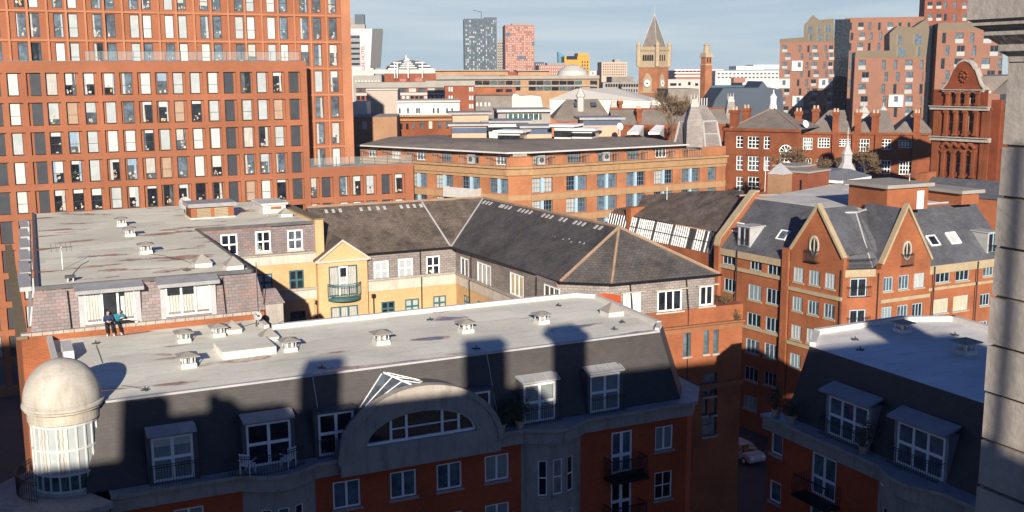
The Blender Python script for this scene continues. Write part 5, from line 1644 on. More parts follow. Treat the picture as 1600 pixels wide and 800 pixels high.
for pl, px, py in ((GL, 1229, 470), (GL, 1150, 470), (GL, 1313, 470), (GR, 1370, 470), (GR, 1457, 470), (GR, 1524, 470)):
    u_ = pl.uv(px, py)[0]; m.tube(pl.pt(u_, feet - 1.2, .06), pl.pt(u_, -zB_, .06), .05, n=6); m.cut()
m.build_each('rain_pipe', M.black, gbk)
# ------------------------------------------------------------------ plant rooms on its flat roof
def plant_room(label, x0, xm, x1, yt, yb, zb, name='plant_room', over=.35, dl=2.5, door=None, body=None):
    """corner box: left face from x0 to xm, front face from xm to x1; base on height zb"""
    body = body or M.red
    A = P(xm, yb, zb); 
    r = Pl(A, U)
    L = r.uv(x1, yb - 8)[0]; h = r.uv(xm, yt)[1]
    root = thing(name, label, 'plant room', tuple(A))
    q = MB(); 
    o = A
    q.hexa([o, o + U * L, o + U * L + V * dl, o + V * dl, o + ZUP * h, o + U * L + ZUP * h, o + U * L + V * dl + ZUP * h, o + V * dl + ZUP * h])
    q.build('wall', body, root)
    q = MB(); s_ = o - U * over - V * over + ZUP * (h + .003)
    q.box(s_, U * (L + 2 * over), V * (dl + 2 * over), ZUP * .3, 0)
    q.build('flat_roof', M.concrete, root)
    if door:
        a, b = r.uv(door[0], yb - 10)[0], r.uv(door[1], yb - 10)[0]; z1, z0 = r.uv((door[0] + door[1]) / 2, door[2])[1], r.uv((door[0] + door[1]) / 2, door[3])[1]
        q = MB(); r.obox(q, a, b, z0, z1, .003, .06); q.build('door', M.white, root)
    return root
plant_room('orange brick plant room with white door and overhanging grey slab roof on the flat roof behind the gables', 1358, 1385, 1449, 295, 331, zfl, dl=4.5, door=(1432, 1442, 298, 326))
plant_room('smaller orange brick plant room with grey slab roof right of the white-doored one', 1474, 1502, 1529, 303, 320, zfl, dl=5.0)
# ------------------------------------------------------------------ shaded flat-roofed block at the lower right
hbk = thing('shaded_apartment_block', 'flat pale roofed brick block in shade between the gabled block and the stone pier', 'apartment block', (19, 47, 0))
rp = [P(1265, 541, ZR), P(1272, 521, ZR), P(1405, 501, ZR), P(1490, 500, ZR), P(1552, 519, ZR), P(1552, 640, ZR)]
fq = (rp[5] - rp[0])
hd_ = -V                                     # the mansard faces left along the street grid
rp[5] = rp[0] + hd_ * 12.5
rp[4] = rp[5] + U * 9.5
m = MB(); m.poly(rp); m.build('flat_roof', M.feltH, hbk)
m = MB()
for i in (1, 2, 3): upstand(m, rp[i], rp[i + 1], -.3, .26)
upstand(m, rp[0], rp[1], -.3, .2)
m.build('roof_upstand', M.membrane, hbk)
# mansard facing left-front
m = MB()
n_ = -U
b0, b1 = rp[0] + n_ * 1.0 + V * .3, rp[5] + n_ * 1.0
for p in (b0, b1): p.z = ZD
m.poly([b0, b1, rp[5], rp[0]])
b2 = rp[1] + Vector((-.5, .9, 0)); b2.z = ZD
m.poly([b2, b0, rp[0], rp[1]])
b3 = rp[2] + V * 1.0; b3.z = ZD
m.poly([b3, b2, rp[1], rp[2]])
m.build('mansard', M.slatefront, hbk)
HP = Pl(Vector((b0.x, b0.y, 0)) , -V, face=-U)      # window plane; u runs toward the camera
HW = HP.off(.55)
ux = lambda px, py, pl=HP: pl.uv(px, py)[0]
m = MB()
dk0, dk1 = HP.pt(-.6, ZD, 0), HP.pt(13, ZD, 0)
def hbow(k0):
    L = [(-.8, k0), (6.6, k0)]
    for t in range(9): L.append((7.0 + 3.4 * t / 8, k0 + .6 * math.sin(math.pi * t / 8)))
    return L + [(10.9, k0), (13, k0)]
m.loft([HP.pt(u_, ZD, d_) for u_, d_ in hbow(.95)], [HP.pt(u_, ZD, -.1) for u_, d_ in hbow(.95)])
m.build('gutter_deck', M.lead, hbk)
m = MB()
A = hbow(.95); B = hbow(.78); C2 = hbow(.6)
m.loft([HP.pt(u_, ZD + .02, d_) for u_, d_ in A], [HP.pt(u_, ZD - .14, d_) for u_, d_ in A]); m.loft([HP.pt(u_, ZD - .14, d_) for u_, d_ in A], [HP.pt(u_, ZD - .2, d_) for u_, d_ in B])
m.loft([HP.pt(u_, ZD - .2, d_) for u_, d_ in B], [HP.pt(u_, 14.86, d_) for u_, d_ in B]); m.loft([HP.pt(u_, 14.86, d_) for u_, d_ in B], [HP.pt(u_, 14.8, d_) for u_, d_ in C2])
m.build('cornice', M.stone, hbk)
hw = []
for k in range(5):
    dz_ = 2.42 * k
    z1 = HW.uv(1213, 677)[1] - dz_
    a, b = sorted((HW.uv(1205, 690)[0], HW.uv(1223, 690)[0])); hw.append((a, z1 - 1.05, b, z1, 'w'))
    a, b = sorted((HW.uv(1268, 725)[0], HW.uv(1307, 725)[0])); z2 = HW.uv(1287, 712)[1] - dz_; hw.append((a, z2 - 2.0, b, z2, 'd'))
m = MB()
wall(m, HW, -.6, 6.7, 0, 14.85, [h[:4] for h in hw], .15); wall(m, HW, 10.6, 13, 0, 14.85, [], .1)
m.poly([HW.pt(-.6, 0), HW.pt(-.6, 14.85), HW.pt(-.6, 14.85, -6), HW.pt(-.6, 0, -6)])
m.poly([HW.pt(13, 0), HW.pt(13, ZR - .1), HW.pt(13, ZR - .1, -10), HW.pt(13, 0, -10)])
m.build('brick_wall', M.redfront, hbk)
for a, b, c, d, k in hw:
    if k == 'w': window(hbk, HW, a, b, c, d, -.1, 1, 1, .08, .08, M.white, M.g_blue, sill=M.stone)
    else:
        window(hbk, HW, a, b, c, d, -.1, 2, 1, .1, .14, M.white, M.g_blue, name='french_door', lowsplit=.42)
        f = MB(); HW.obox(f, a - .35, c + .35, b - .15, b - .03, 0, .85)
        for t in range(18):
            x = a - .32 + (c - a + .64) * t / 17
            pp = [HW.pt(x, b - .03, .72), HW.pt(x, b + .3, .9), HW.pt(x, b + .9, .75)]
            for q0, q1 in zip(pp, pp[1:]): f.tube(q0, q1, .015, n=4, caps=False)
        for sx in (a - .32, c + .32):
            for t in range(6): f.tube(HW.pt(sx, b - .03, .7 * t / 5), HW.pt(sx, b + .9, .7 * t / 5), .014, n=4, caps=False)
        HW.obox(f, a - .35, c + .35, b + .88, b + .93, .72, .78)
        f.build('balcony', M.black, hbk)
# stone bow with narrow sashes
pp = [(6.7, 0), (7.25, .42), (7.95, .62), (9.4, .62), (10.05, .42), (10.6, 0)]
m = MB()
for i, (a, b) in enumerate(zip(pp, pp[1:])):
    p0, p1 = HW.pt(a[0], 0, a[1]), HW.pt(b[0], 0, b[1])
    pl = Pl(p0, p1 - p0, face=-U); L = (p1 - p0).length
    hs = []
    for zt in (14.0, 11.5, 9.0):
        if i in (1, 3): hs.append((L / 2 - .22, zt - 1.75, L / 2 + .22, zt))
        if i == 2: hs.append((.1, zt - 1.75, .55, zt)); hs.append((L - .55, zt - 1.75, L - .1, zt))
    wall(m, pl, 0, L, 0, 14.85, hs, .14)
    for h in hs: window(hbk, pl, *h, -.09, 1, 2, .06, .06, M.white, M.g_dark, name='sash_window', sill=M.stone)
m.build('stone_bay', M.stone, hbk)
for i, (x0, x1, y, n) in enumerate(((1295, 1358, 643, 3), (1402, 1478, 688, 3))):
    a, b = sorted((ux(x0, y), ux(x1, y)))
    m = MB(); zt = 17.45
    for u_ in (a - .16, b + .01): HP.obox(m, u_, u_ + .15, ZD, zt + .12, -.8, .02)
    HP.obox(m, a - .01, b + .01, zt + .005, zt + .11, -.7, .02); m.build('dormer', M.lead, hbk)
    window(hbk, HP, a, ZD + .02, b, zt, -.04, 3, 1, .1, .13, M.white, M.g_blue, name='french_window', lowsplit=.52)
    h = MB()
    h.hexa([HP.pt(a - .3, zt + .14, .4), HP.pt(b + .3, zt + .14, .4), HP.pt(b + .3, zt + .42, -.5), HP.pt(a - .3, zt + .42, -.5), HP.pt(a - .3, zt + .24, .4), HP.pt(b + .3, zt + .24, .4), HP.pt(b + .3, zt + .52, -.5), HP.pt(a - .3, zt + .52, -.5)])
    h.build('lead_hood', M.lead, hbk)
    railing(hbk, HP, a - .1, b + .1, ZD + .03, .8, .45, .12)

# ------------------------------------------------------------------ middle distance, right of centre
# slate-roofed workshop with a patent-glazed slope
ws_ = thing('glazed_workshop', 'low slate roofed workshop with a sloping strip of old patent glazing beneath the slates', 'workshop', tuple(W(1050, 370, 93)[:2]) + (0,))
e1 = W(1116, 361.5, 101); ze = e1.z
e0 = P(990, 338, ze)
WD = (e1 - e0).normalized(); WN = Vector((-WD.y, WD.x, 0)); WN = WN if WN.dot(e1 - CAM) > 0 else -WN
SP = Pl(e0, WD, WN * .86 + ZUP * .5)
def onroof(px, py): return SP.pt(*SP.uv(px, py))
r0_, r1_ = onroof(1004, 305), onroof(1150, 297)
rk = 4.0
nn = WN * rk
m = MB(); m.poly([e0, e1 + WD * 1.2, r1_ + WD * 1.2, r1_, onroof(1080, 299), r0_])
m.poly([r0_, onroof(1080, 299), onroof(1080, 299) + WN * 3 - ZUP * 3, r0_ + WN * 3 - ZUP * 3]); m.poly([onroof(1080, 299), r1_, r1_ + WN * 3 - ZUP * 3, onroof(1080, 299) + WN * 3 - ZUP * 3])
el, e00, r00 = e0 - WD * 4.0, e0 - WD * 1.0, onroof(985, 322)
m.poly([el, e00, r00, onroof(962, 326)])
m.build('slate_roof', M.slateroof, ws_)
z2 = ze - 2.0
f0, f1 = e0 - WN * .6 - ZUP * 2.0, e1 - WN * .6 - ZUP * 2.0
GLp = Pl(f0, f1 - f0, (e0 - f0) - (f1 - f0).normalized() * (e0 - f0).dot((f1 - f0).normalized()))
m = MB(); Lg = (f1 - f0).length; Hg = (e0 - f0).length - .1
m.poly([GLp.pt(0, 0), GLp.pt(Lg, 0), GLp.pt(Lg, Hg), GLp.pt(0, Hg)], 0)
for i in range(40):
    u_ = Lg * i / 39
    GLp.obox(m, u_ - .05, u_ + .05, 0, Hg, .01, .09, 1 if random.random() < .8 else 2)
    if i % 5 and random.random() < .8: m.poly([GLp.pt(u_, 0, .008), GLp.pt(u_ + Lg / 39, 0, .008), GLp.pt(u_ + Lg / 39, Hg * random.uniform(.5, 1), .008), GLp.pt(u_, Hg * random.uniform(.5, 1), .008)], random.choice([3, 4, 0]))
GLp.obox(m, 0, Lg, Hg * .5 - .04, Hg * .5 + .04, .09, .12, 2)
m.build('patent_glazing', [M.g_dark, M.white, M.dgrey, M.curt, M.g_grey], ws_)
m = MB(); m.poly([f0, f1, f1 - ZUP * z2, f0 - ZUP * z2]); m.poly([el, e00, e00 - ZUP * ze, el - ZUP * ze]); m.build('brick_wall', M.red, ws_)
m = MB(); m.box(e0 - WD * .92 - WN * .3 - ZUP * 6, WD * .85, WN * 2.2, ZUP * 6.9); m.build('party_wall', M.red, ws_)
m = MB(); q0_, q1_ = el - WN * .1 - ZUP * .1, e00 - WN * .1 - ZUP * .1; m.poly([q0_, q1_, q1_ - WN * .5 - ZUP * 1.8, q0_ - WN * .5 - ZUP * 1.8], 0)
for i in range(8): t = q0_.lerp(q1_, i / 7); m.tube(t, t - WN * .5 - ZUP * 1.8, .05, n=4, m=1)
m.build('patent_glazing', [M.g_grey, M.white], ws_)
# dark brick stair block with a pyramid rooflight
w_ = 112
sb = thing('stair_block', 'small brick block with flat roof and square corner tower capped by a pale pyramid rooflight', 'brick block', tuple(W(1215, 310, w_)[:2]) + (0,))
SF, SL = line(1217, 268, w_, 1262, 271)
m = MB(); SF.obox(m, 0, SL, -14, 0, -4.5, 0); SF.obox(m, -3.0, -.02, -14, .1, -8, -4); m.build('wall', M.dkred, sb)
m = MB(); SF.obox(m, -.1, SL + .15, 0.003, .18, -4.6, .15); SF.obox(m, -3.1, -.11, .103, .28, -8, -3.9); m.build('flat_roof', M.concrete, sb)
m = MB(); t0 = SF.uv(1217, 290)[0]
a = W(1200, 272, w_ - 4); Tp = Pl(a, (U + V * -.35)); sd_ = 2.15
T1 = [a, a + Vector((1.1, -1.0, 0)) * 1.1, a + Vector((2.35, .2, 0)) * 1.05, a + Vector((1.25, 1.4, 0))]
m.prism([p[:2] for p in T1], a.z - 14, a.z, 0); m.build('corner_tower', M.brown, sb)
m = MB(); ce = sum(T1, Vector()) / 4; ax = ce + ZUP * 1.15
o4 = [ce + (p - ce) * 1.08 + ZUP * .02 for p in T1]
for i in range(4): m.poly([o4[i], o4[(i + 1) % 4], ax])
m.build('pyramid_rooflight', M.leadlt, sb)
window(sb, SF, SL * .25, -2.2, SL * .25 + .6, -.8, .01, 1, 2, .08, .08, M.white, M.g_dark, split=False)
m = MB(); SF.obox(m, SL * .78, SL * .78 + .12, -3, -.7, .003, .12); m.build('rain_pipe', M.black, sb)
# low parapet wall in front of it
pw_ = thing('parapet_wall', 'low orange brick boundary wall crossing in front of the pyramid-topped brick block', 'wall', tuple(W(1240, 310, 104)[:2]) + (0,))
PF, PL_ = line(1172, 306, 104, 1280, 304)
m = MB(); PF.obox(m, -1, PL_, -15, 0, -.4, 0); m.build('brickwork', M.red, pw_)
m = MB(); PF.obox(m, -1.05, PL_ + .05, .003, .12, -.45, .05); m.build('coping', M.concrete, pw_)
# white garden pavilion with lantern spire
pv = thing('white_pavilion', 'white weatherboarded pavilion with grey hipped roof and deep white eaves', 'pavilion', tuple(W(1310, 300, 122)[:2]) + (0,))
VF, VL = line(1313, 286, 122, 1352, 280)
VS, VSL = line(1313, 286, 122, 1279, 280)
m = MB(); VF.obox(m, .2, VL, -4, -.02, -5, -.4); m.build('wall', M.whitebg, pv)
m = MB(); VF.obox(m, -.3, VL + 1, -.02, .32, -7, .25); m.build('eaves', M.white, pv)
m = MB(); q4 = [VF.pt(-.4, .33, .35), VF.pt(VL + 1.1, .33, .35), VF.pt(VL + 1.1, .33, -7), VF.pt(-.4, .33, -7)]; c2 = [VF.pt(1.3, 1.1, -2.0), VF.pt(VL, 1.1, -2.0), VF.pt(VL, 1.1, -4.6), VF.pt(1.3, 1.1, -4.6)]
m.loft(q4, c2, 0, True); m.poly(c2); m.build('hipped_roof', M.grey, pv)
for t in (.5, .78):
    window(pv, VF, VL * t - .4, -3.4, VL * t + .4, -.5, -.38, 1, 1, .12, .1, M.white, M.g_dark, name='glazed_door', split=False)
sp = thing('lantern_spire', 'slender pale lead-clad lantern spire with finial rising in front of the red brick school', 'spire', tuple(W(1322, 300, 130)[:2]) + (0,))
b_ = W(1322, 276, 130); m = MB()
prof = [(1.9, -2), (1.55, 0), (1.0, 1.1), (.62, 1.7), (.62, 2.6), (.72, 2.7), (.5, 3.1), (.22, 3.9), (.05, 4.9)]
m.lathe(b_, prof, 8); m.build('spire', M.leadlt, sp)
m = MB(); m.tube(b_ + ZUP * 4.8, b_ + ZUP * 5.9, .05, n=6); m.lathe(b_ + ZUP * 5.2, [(0.01, -.2), (.18, 0), (.01, .2)], 8); m.build('finial', M.leadlt, sp)
m = MB(); m.lathe(b_, [(1.95, -12), (1.95, -2)], 8); m.build('base', M.pale, sp)

# ------------------------------------------------------------------ red brick school with white windows, chimneys and slate roofs
wS = 172
sc = thing('brick_school', 'red brick school with white grid windows, tall chimneys and hipped slate roofs', 'school', tuple(W(1290, 260, wS)[:2]) + (0,))
SA, SAL = line(1138, 203, wS, 1252, 206)
SB, SBL = line(1252, 208, wS + 1.5, 1462, 210)
m = MB()
def rect(pl, x0, x1, y0, y1):
    xm, ym = (x0 + x1) / 2, (y0 + y1) / 2
    a, b = sorted((pl.uv(x0, ym)[0], pl.uv(x1, ym)[0])); return (a, pl.uv(xm, y1)[1], b, pl.uv(xm, y0)[1])
hA = [rect(SA, *q) for q in ((1150, 1161, 212, 231), (1168, 1186, 213, 232), (1193, 1203, 213, 233), (1150, 1161, 243, 266), (1168, 1186, 244, 267), (1193, 1203, 244, 267), (1218, 1238, 236, 254), (1150, 1161, 276, 298), (1168, 1186, 276, 300))]
hB = [rect(SB, *q) for q in ((1255, 1270, 215, 234), (1278, 1297, 215, 231), (1310, 1330, 217, 229), (1339, 1359, 217, 237), (1372, 1393, 217, 234), (1404, 1425, 219, 231), (1250, 1268, 247, 270), (1276, 1295, 248, 270), (1340, 1360, 248, 270), (1372, 1392, 250, 272), (1405, 1425, 252, 273), (1308, 1328, 248, 270))]
wall(m, SA, -.6, SAL, -22, .3, hA, .3); wall(m, SB, 0, SBL, -22, 0, hB, .3)
m.build('brick_wall', M.terra, sc)
for h in hA: window(sc, SA, *h, -.25, 3 if h[2] - h[0] > 1.6 else 2, 3, .12, .1, M.white, random.choice([M.g_dark, M.g_grey]), split=False)
for h in hB: window(sc, SB, *h, -.25, 4, 3, .12, .1, M.white, random.choice([M.g_dark, M.g_grey]), split=False)
# round head of the big stair window
u_, v_ = SA.uv(1228, 237); rr = (hA[6][2] - hA[6][0]) / 2
q = MB(); q.poly([SA.pt(u_ + rr * math.cos(math.pi * i / 14), v_ + rr * math.sin(math.pi * i / 14), .02) for i in range(15)], 0)
for i in range(6): a_ = math.pi * i / 5; q.tube(SA.pt(u_, v_, .06), SA.pt(u_ + rr * math.cos(a_), v_ + rr * math.sin(a_), .06), .06, n=4, m=1)
q.loft([SA.pt(u_ + rr * 1.05 * math.cos(math.pi * i / 14), v_ + rr * 1.05 * math.sin(math.pi * i / 14), .08) for i in range(15)], [SA.pt(u_ + rr * .9 * math.cos(math.pi * i / 14), v_ + rr * .9 * math.sin(math.pi * i / 14), .08) for i in range(15)], 1)
q.build('round_window', [M.g_dark, M.white], sc)
m = MB(); SA.obox(m, -.7, SAL, -.1, .35, .003, .35); SB.obox(m, 0, SBL, -.15, .2, .003, .3); SA.obox(m, -.7, SAL, -3.9, -3.6, .003, .12); SB.obox(m, 0, SBL, -3.9, -3.6, .003, .12)
for px in (1247, 1306, 1337, 1373, 1432): 
    u_ = SB.uv(px, 215)[0]; SB.obox(m, u_ - .55, u_ + .55, -22, -.16, .003, .4)
m.build('brick_piers', M.terra, sc)
m = MB()
p0 = [SA.pt(.2, .3, -.3), SA.pt(SAL - .3, .3, -.3), SA.pt(SAL - .3, .3, -11), SA.pt(.2, .3, -11)]; a0 = W(1208, 168, wS + 5.5)
for i in range(4): m.poly([p0[i], p0[(i + 1) % 4], a0])
zrg = SB.uv(1350, 180)[1] + .6
for x0, x1, y in ((1258, 1330, 180), (1330, 1400, 181), (1395, 1461, 182)):
    a, b = SB.uv(x0, 208)[0], SB.uv(x1, 208)[0]
    e = [SB.pt(a, .1, -.2), SB.pt(b, .1, -.2), SB.pt(b, .1, -11), SB.pt(a, .1, -11)]; r = [SB.pt(a + 3.6, zrg, -5.6), SB.pt(b - (3.0 if x1 > 1450 else 1.0), zrg, -5.6)]
    m.poly([e[0], e[1], r[1], r[0]]); m.poly([e[3], e[0], r[0]]); m.poly([e[1], e[2], r[1]]); m.poly([e[2], e[3], r[0], r[1]])
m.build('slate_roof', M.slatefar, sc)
m = MB(); m.tube(a0, p0[1], .16, n=5); m.tube(a0, p0[0], .12, n=5); m.build('hip_tiles', M.ridge, sc)
def chimney(px, x0, x1, yt, pl, dpt, root):
    q = MB(); ym = (yt + 200) / 2
    a, b = pl.off(-dpt).uv(x0, ym)[0], pl.off(-dpt).uv(x1, ym)[0]; zt = pl.off(-dpt).uv(px, yt)[1]
    pl.obox(q, a, b, -1.5, zt - .5, -dpt - 1.2, -dpt); pl.obox(q, a - .15, b + .15, zt - .5, zt, -dpt - 1.35, -dpt + .15)
    for t in (.25, .75): q.tube(pl.pt(a + (b - a) * t, zt, -dpt - .6), pl.pt(a + (b - a) * t, zt + .55, -dpt - .6), .2, .16, 8, 1)
    q.build('chimney', [M.terra, M.potclay], root)
for px, x0, x1, yt, pl, d_ in ((1145, 1140, 1151, 172, SA, 0.6), (1164, 1159, 1169, 169, SA, 4.5), (1247, 1242, 1253, 174, SB, 0.2), (1275, 1269, 1280, 170, SB, 6.2), (1306, 1301, 1311, 175, SB, .2), (1341, 1336, 1346, 176, SB, .2), (1368, 1362, 1374, 177, SB, .2), (1433, 1428, 1438, 177, SB, .2)):
    chimney(px, x0, x1, yt, pl, d_, sc)
q = MB(); b_ = a0 - ZUP * .4
q.lathe(b_, [(.75, -.5), (.62, .5), (.5, 1.0), (.5, 1.9), (.62, 2.0), (.3, 2.5), (.1, 2.7), (.05, 3.3)], 8); q.build('roof_lantern', M.white, sc)
for px, x0 in ((1350, 1347), (1380, 1377)):
    q = MB(); c = W(px, 170, wS + 9)
    q.lathe(c, [(.95, -3), (.85, -.8), (1.0, -.6), (.5, .1), (.1, .5), (.08, 1.0)], 8); q.build('roof_lantern', M.pale, sc)
# ------------------------------------------------------------------ ornate terracotta gable
wT = 128
tg = thing('terracotta_building', 'ornate terracotta building with a shaped gable, carved window bays and dark cornices', 'terracotta building', tuple(W(1508, 250, wT)[:2]) + (0,))
TF, TL = line(1458, 166, wT, 1543, 169, -52)
uT = lambda px, py: TF.uv(px, py)[0]; vT = lambda px, py: TF.uv(px, py)[1]
zc_ = TF.o.z
m = MB()
hs = [rect(TF, *q) for q in ((1486, 1497, 145, 163), (1499, 1511, 145, 163), (1513, 1526, 145, 163), (1482, 1492, 176, 205), (1496, 1507, 176, 205), (1511, 1524, 176, 206), (1478, 1487, 240, 269), (1491, 1503, 241, 270), (1507, 1519, 243, 272))]
wall(m, TF, 0, TL, -zc_, vT(1500, 140), hs, .4)
ov = [(1472, 140), (1482, 128), (1487, 116), (1491, 107), (1494, 105), (1497, 99), (1503, 95), (1508, 94), (1514, 96), (1519, 101), (1521, 106), (1524, 108), (1528, 119), (1532, 131), (1540, 142)]
pts = [TF.pt(*TF.uv(*p)) for p in ov]
m.poly(pts + [TF.pt(uT(1540, 141), vT(1500, 140)), TF.pt(uT(1472, 141), vT(1500, 140))])
m.loft(pts, [p - TF.n * .8 for p in pts])
TF.obox(m, uT(1545, 200), uT(1560, 200), -zc_, vT(1550, 156), -1, -.2)
m.build('wall', M.terradk, tg)
m = MB()
m.loft([p + TF.n * .12 + ZUP * .1 for p in pts], [p - TF.n * 1.0 + ZUP * .1 for p in pts]); m.loft([p + TF.n * .12 + ZUP * .1 for p in pts], [p + TF.n * .12 - ZUP * .12 for p in pts])
m.build('gable_coping', M.stone, tg)
m = MB()
for y, h_, pr_ in ((167, .35, .5), (215, .4, .55), (141, .2, .25)):
    x0, x1 = (1456, 1549) if y > 150 else (1474, 1538)
    v0 = vT(1500, y); TF.obox(m, uT(x0, y), uT(x1, y), v0 - h_, v0, .003, pr_); TF.obox(m, uT(x0, y), uT(x1, y), v0, v0 + .1, .003, pr_ + .25); m.cut()
m.build_each('cornice', M.stone, tg)
m = MB()
def pil(x, y0, y1, w=.35, pr_=.35):
    u_ = uT(x, (y0 + y1) / 2); a, b = vT(x, y1), vT(x, y0)
    TF.obox(m, u_ - w / 2, u_ + w / 2, a, b, .004, pr_); TF.obox(m, u_ - w * .8, u_ + w * .8, b - .3, b, .004, pr_ + .12); TF.obox(m, u_ - w * .75, u_ + w * .75, a, a + .25, .004, pr_ + .1); m.cut()
for x in (1482, 1498, 1512, 1529): pil(x, 143, 165)
for x in (1479, 1494, 1509, 1526): pil(x, 172, 212)
for x in (1474, 1489, 1505, 1521): pil(x, 234, 278)
for x in (1459, 1465, 1534, 1541): pil(x, 168, 330, .5, .2)
m.build_each('pilaster', M.terra, tg)
m = MB()
u0, u1 = uT(1473, 225), uT(1523, 225)
for i in range(26):      # carved frieze of swags
    t = i / 25; x = u0 + (u1 - u0) * t; y = vT(1498, 226) + .35 * abs(math.sin(t * math.pi * 4)) - .25
    m.lathe(TF.pt(x, y, .18), [(.01, -.26), (.2, -.12), (.24, .05), (.12, .22), (.01, .26)], 7)
m.cut(); cx, cy = TF.uv(1507, 119)
for i in range(10): a_ = 2 * math.pi * i / 10; m.lathe(TF.pt(cx + .42 * math.cos(a_), cy + .62 * math.sin(a_), .1), [(.01, -.2), (.2, 0), (.01, .2)], 7)
m.lathe(TF.pt(cx, cy, .08), [(.01, -.3), (.3, 0), (.01, .3)], 9)
m.build_each('carving', M.terra, tg)
for h in hs: window(tg, TF, *h, -.38, 1, 2, .1, .1, M.stonepale, M.g_dark, split=False)
m = MB(); p = TF.pt(uT(1528, 130), vT(1528, 119), -.6); q_ = TF.pt(uT(1540, 130), vT(1540, 142), -.6)
bk = -TF.n * 16 + TF.a * 1.5
m.poly([p, q_, q_ + bk, p + bk]); p2 = TF.pt(uT(1487, 118), vT(1487, 117), -.6); q2 = TF.pt(uT(1474, 140), vT(1474, 139), -.6); m.poly([p2, q2, q2 + bk, p2 + bk]); m.poly([p, p2, p2 + bk, p + bk])
e_ = TF.pt(uT(1541, 160), vT(1541, 147), -1); m.poly([e_, e_ + TF.a * 5.5, e_ + TF.a * 3.5 + bk * .6 + ZUP * 5, e_ + bk * .6 + ZUP * 5])
m.build('slate_roof', M.slatefar, tg)
m = MB(); TF.obox(m, .2, TL + 3, -zc_, vT(1500, 172), -12, -.6); m.build('side_wall', M.terra, tg)
# dark felt roof strip between terracotta block and plant rooms
lr = thing('low_roof_wing', 'low wing with dark blue-grey slate roof running in front of the terracotta gable', 'roof wing', tuple(W(1500, 285, 112)[:2]) + (0,))
KF_, KL = line(1456, 276, 114, 1560, 283)
m = MB(); m.poly([KF_.pt(0, 0), KF_.pt(KL + 6, 0), KF_.pt(KL + 6, -1.6, 2.5), KF_.pt(0, -1.6, 2.5)]); m.build('slate_roof', M.slateblue, lr)
m = MB(); KF_.obox(m, 0, KL + 6, -18, -1.62, -6, 2.3); m.build('wall', M.red, lr)
m = MB(); KF_.obox(m, -.5, 0, -18, .5, -1, 2.6); m.build('party_wall', M.red, lr)
# ------------------------------------------------------------------ modern student blocks, upper right
def px_rects(pl, lst):
    return [rect(pl, *q) for q in lst]
def slabwin(root, pl, rects, wide=True):
    for a, b, c, d in rects:
        big = (c - a) > 1.3
        f = MB(); fm = [M.g_blue if random.random() < .6 else M.g_dark]
        dd = -.22
        f.poly([pl.pt(a, b, dd), pl.pt(c, b, dd), pl.pt(c, d, dd), pl.pt(a, d, dd)], 0)
        for x0, x1 in ((a, a + .12), (c - .12, c)): pl.obox(f, x0, x1, b, d, dd, dd + .06, 1)
        pl.obox(f, a + .12, c - .12, d - .12, d, dd, dd + .06, 1)
        if big:
            pl.obox(f, (a + c) / 2 - .06, (a + c) / 2 + .06, b, d - .12, dd, dd + .05, 1)
        o = f.build('window', fm + [M.dgrey], root)
        if big:
            q = MB(); h = (d - b) * .42
            pl.obox(q, a - .02, c + .02, b, b + h, .02, .06); q.build('balcony_panel', M.grey2, o)
M.grey2 = plain('grey_panel', (0.30, 0.30, 0.29), 0.5, 0.08, 0.5, 4)
# left block
s1 = thing('student_block', 'left student block of pink brick with white window boxes and bronze gabled penthouse', 'apartment block', tuple(W(1260, 180, 330)[:2]) + (0,))
A1, L1 = line(1219, 66, 330, 1304, 65, -15)
zA = A1.o.z
rows = [76, 88, 102, 115, 129, 143, 157, 171]
big = {0: [1226, 1273, 1304], 1: [1231, 1275, 1305], 2: [1226, 1272, 1303], 3: [1230, 1275, 1305], 4: [1224, 1271, 1302], 5: [1229, 1273, 1303], 6: [1223, 1270, 1301], 7: [1228, 1260, 1300]}
nar = {0: [1250, 1263, 1290], 1: [1253, 1266, 1292], 2: [1247, 1261, 1288], 3: [1252, 1264, 1291], 4: [1247, 1260, 1286], 5: [1250, 1263, 1290], 6: [1247, 1258, 1285], 7: [1249, 1262, 1288]}
L = []
for r, y in enumerate(rows):
    for x in big[r]:
        if x < 1301: L.append((x - 4, x + 4, y - 5, y + 5.5))
        else: L.append((x - 9, x - 1.5, y - 5, y + 5.5))
    for x in nar[r]: L.append((x - 1.9, x + 1.9, y - 5, y + 5.5))
rc = px_rects(A1, L)
m = MB(); wall(m, A1, 0, L1, -zA, 0, rc, .3); A1.obox(m, L1 - .4, L1, -zA, 0, -24, -.003); m.poly([A1.pt(0, 0), A1.pt(L1, 0), A1.pt(L1, 0, -24), A1.pt(0, 0, -24)]); m.poly([A1.pt(0, -zA), A1.pt(0, 0), A1.pt(0, 0, -24), A1.pt(0, -zA, -24)])
m.build('brick_wall', M.student, s1); slabwin(s1, A1, rc)
for x0, x1, y0, y1, gx in ((1237, 1254, 95, 111, 1249), (1217, 1234, 123, 138, 1225), (1279, 1294, 123, 138, 1287), (1238, 1255, 150, 166, 1247)):
    a, b, c, d = rect(A1, x0, x1, y0, y1); q = MB(); A1.obox(q, a, c, b, d, .01, .5); q.build('window_box', M.whitebg, s1)
    g2 = rect(A1, gx - 2.5, gx + 2.5, y0 + 2, y0 + 10); q = MB(); A1.obox(q, *[g2[0], g2[2], g2[1], g2[3]], .5, .53); q.build('window', M.g_blue, s1)
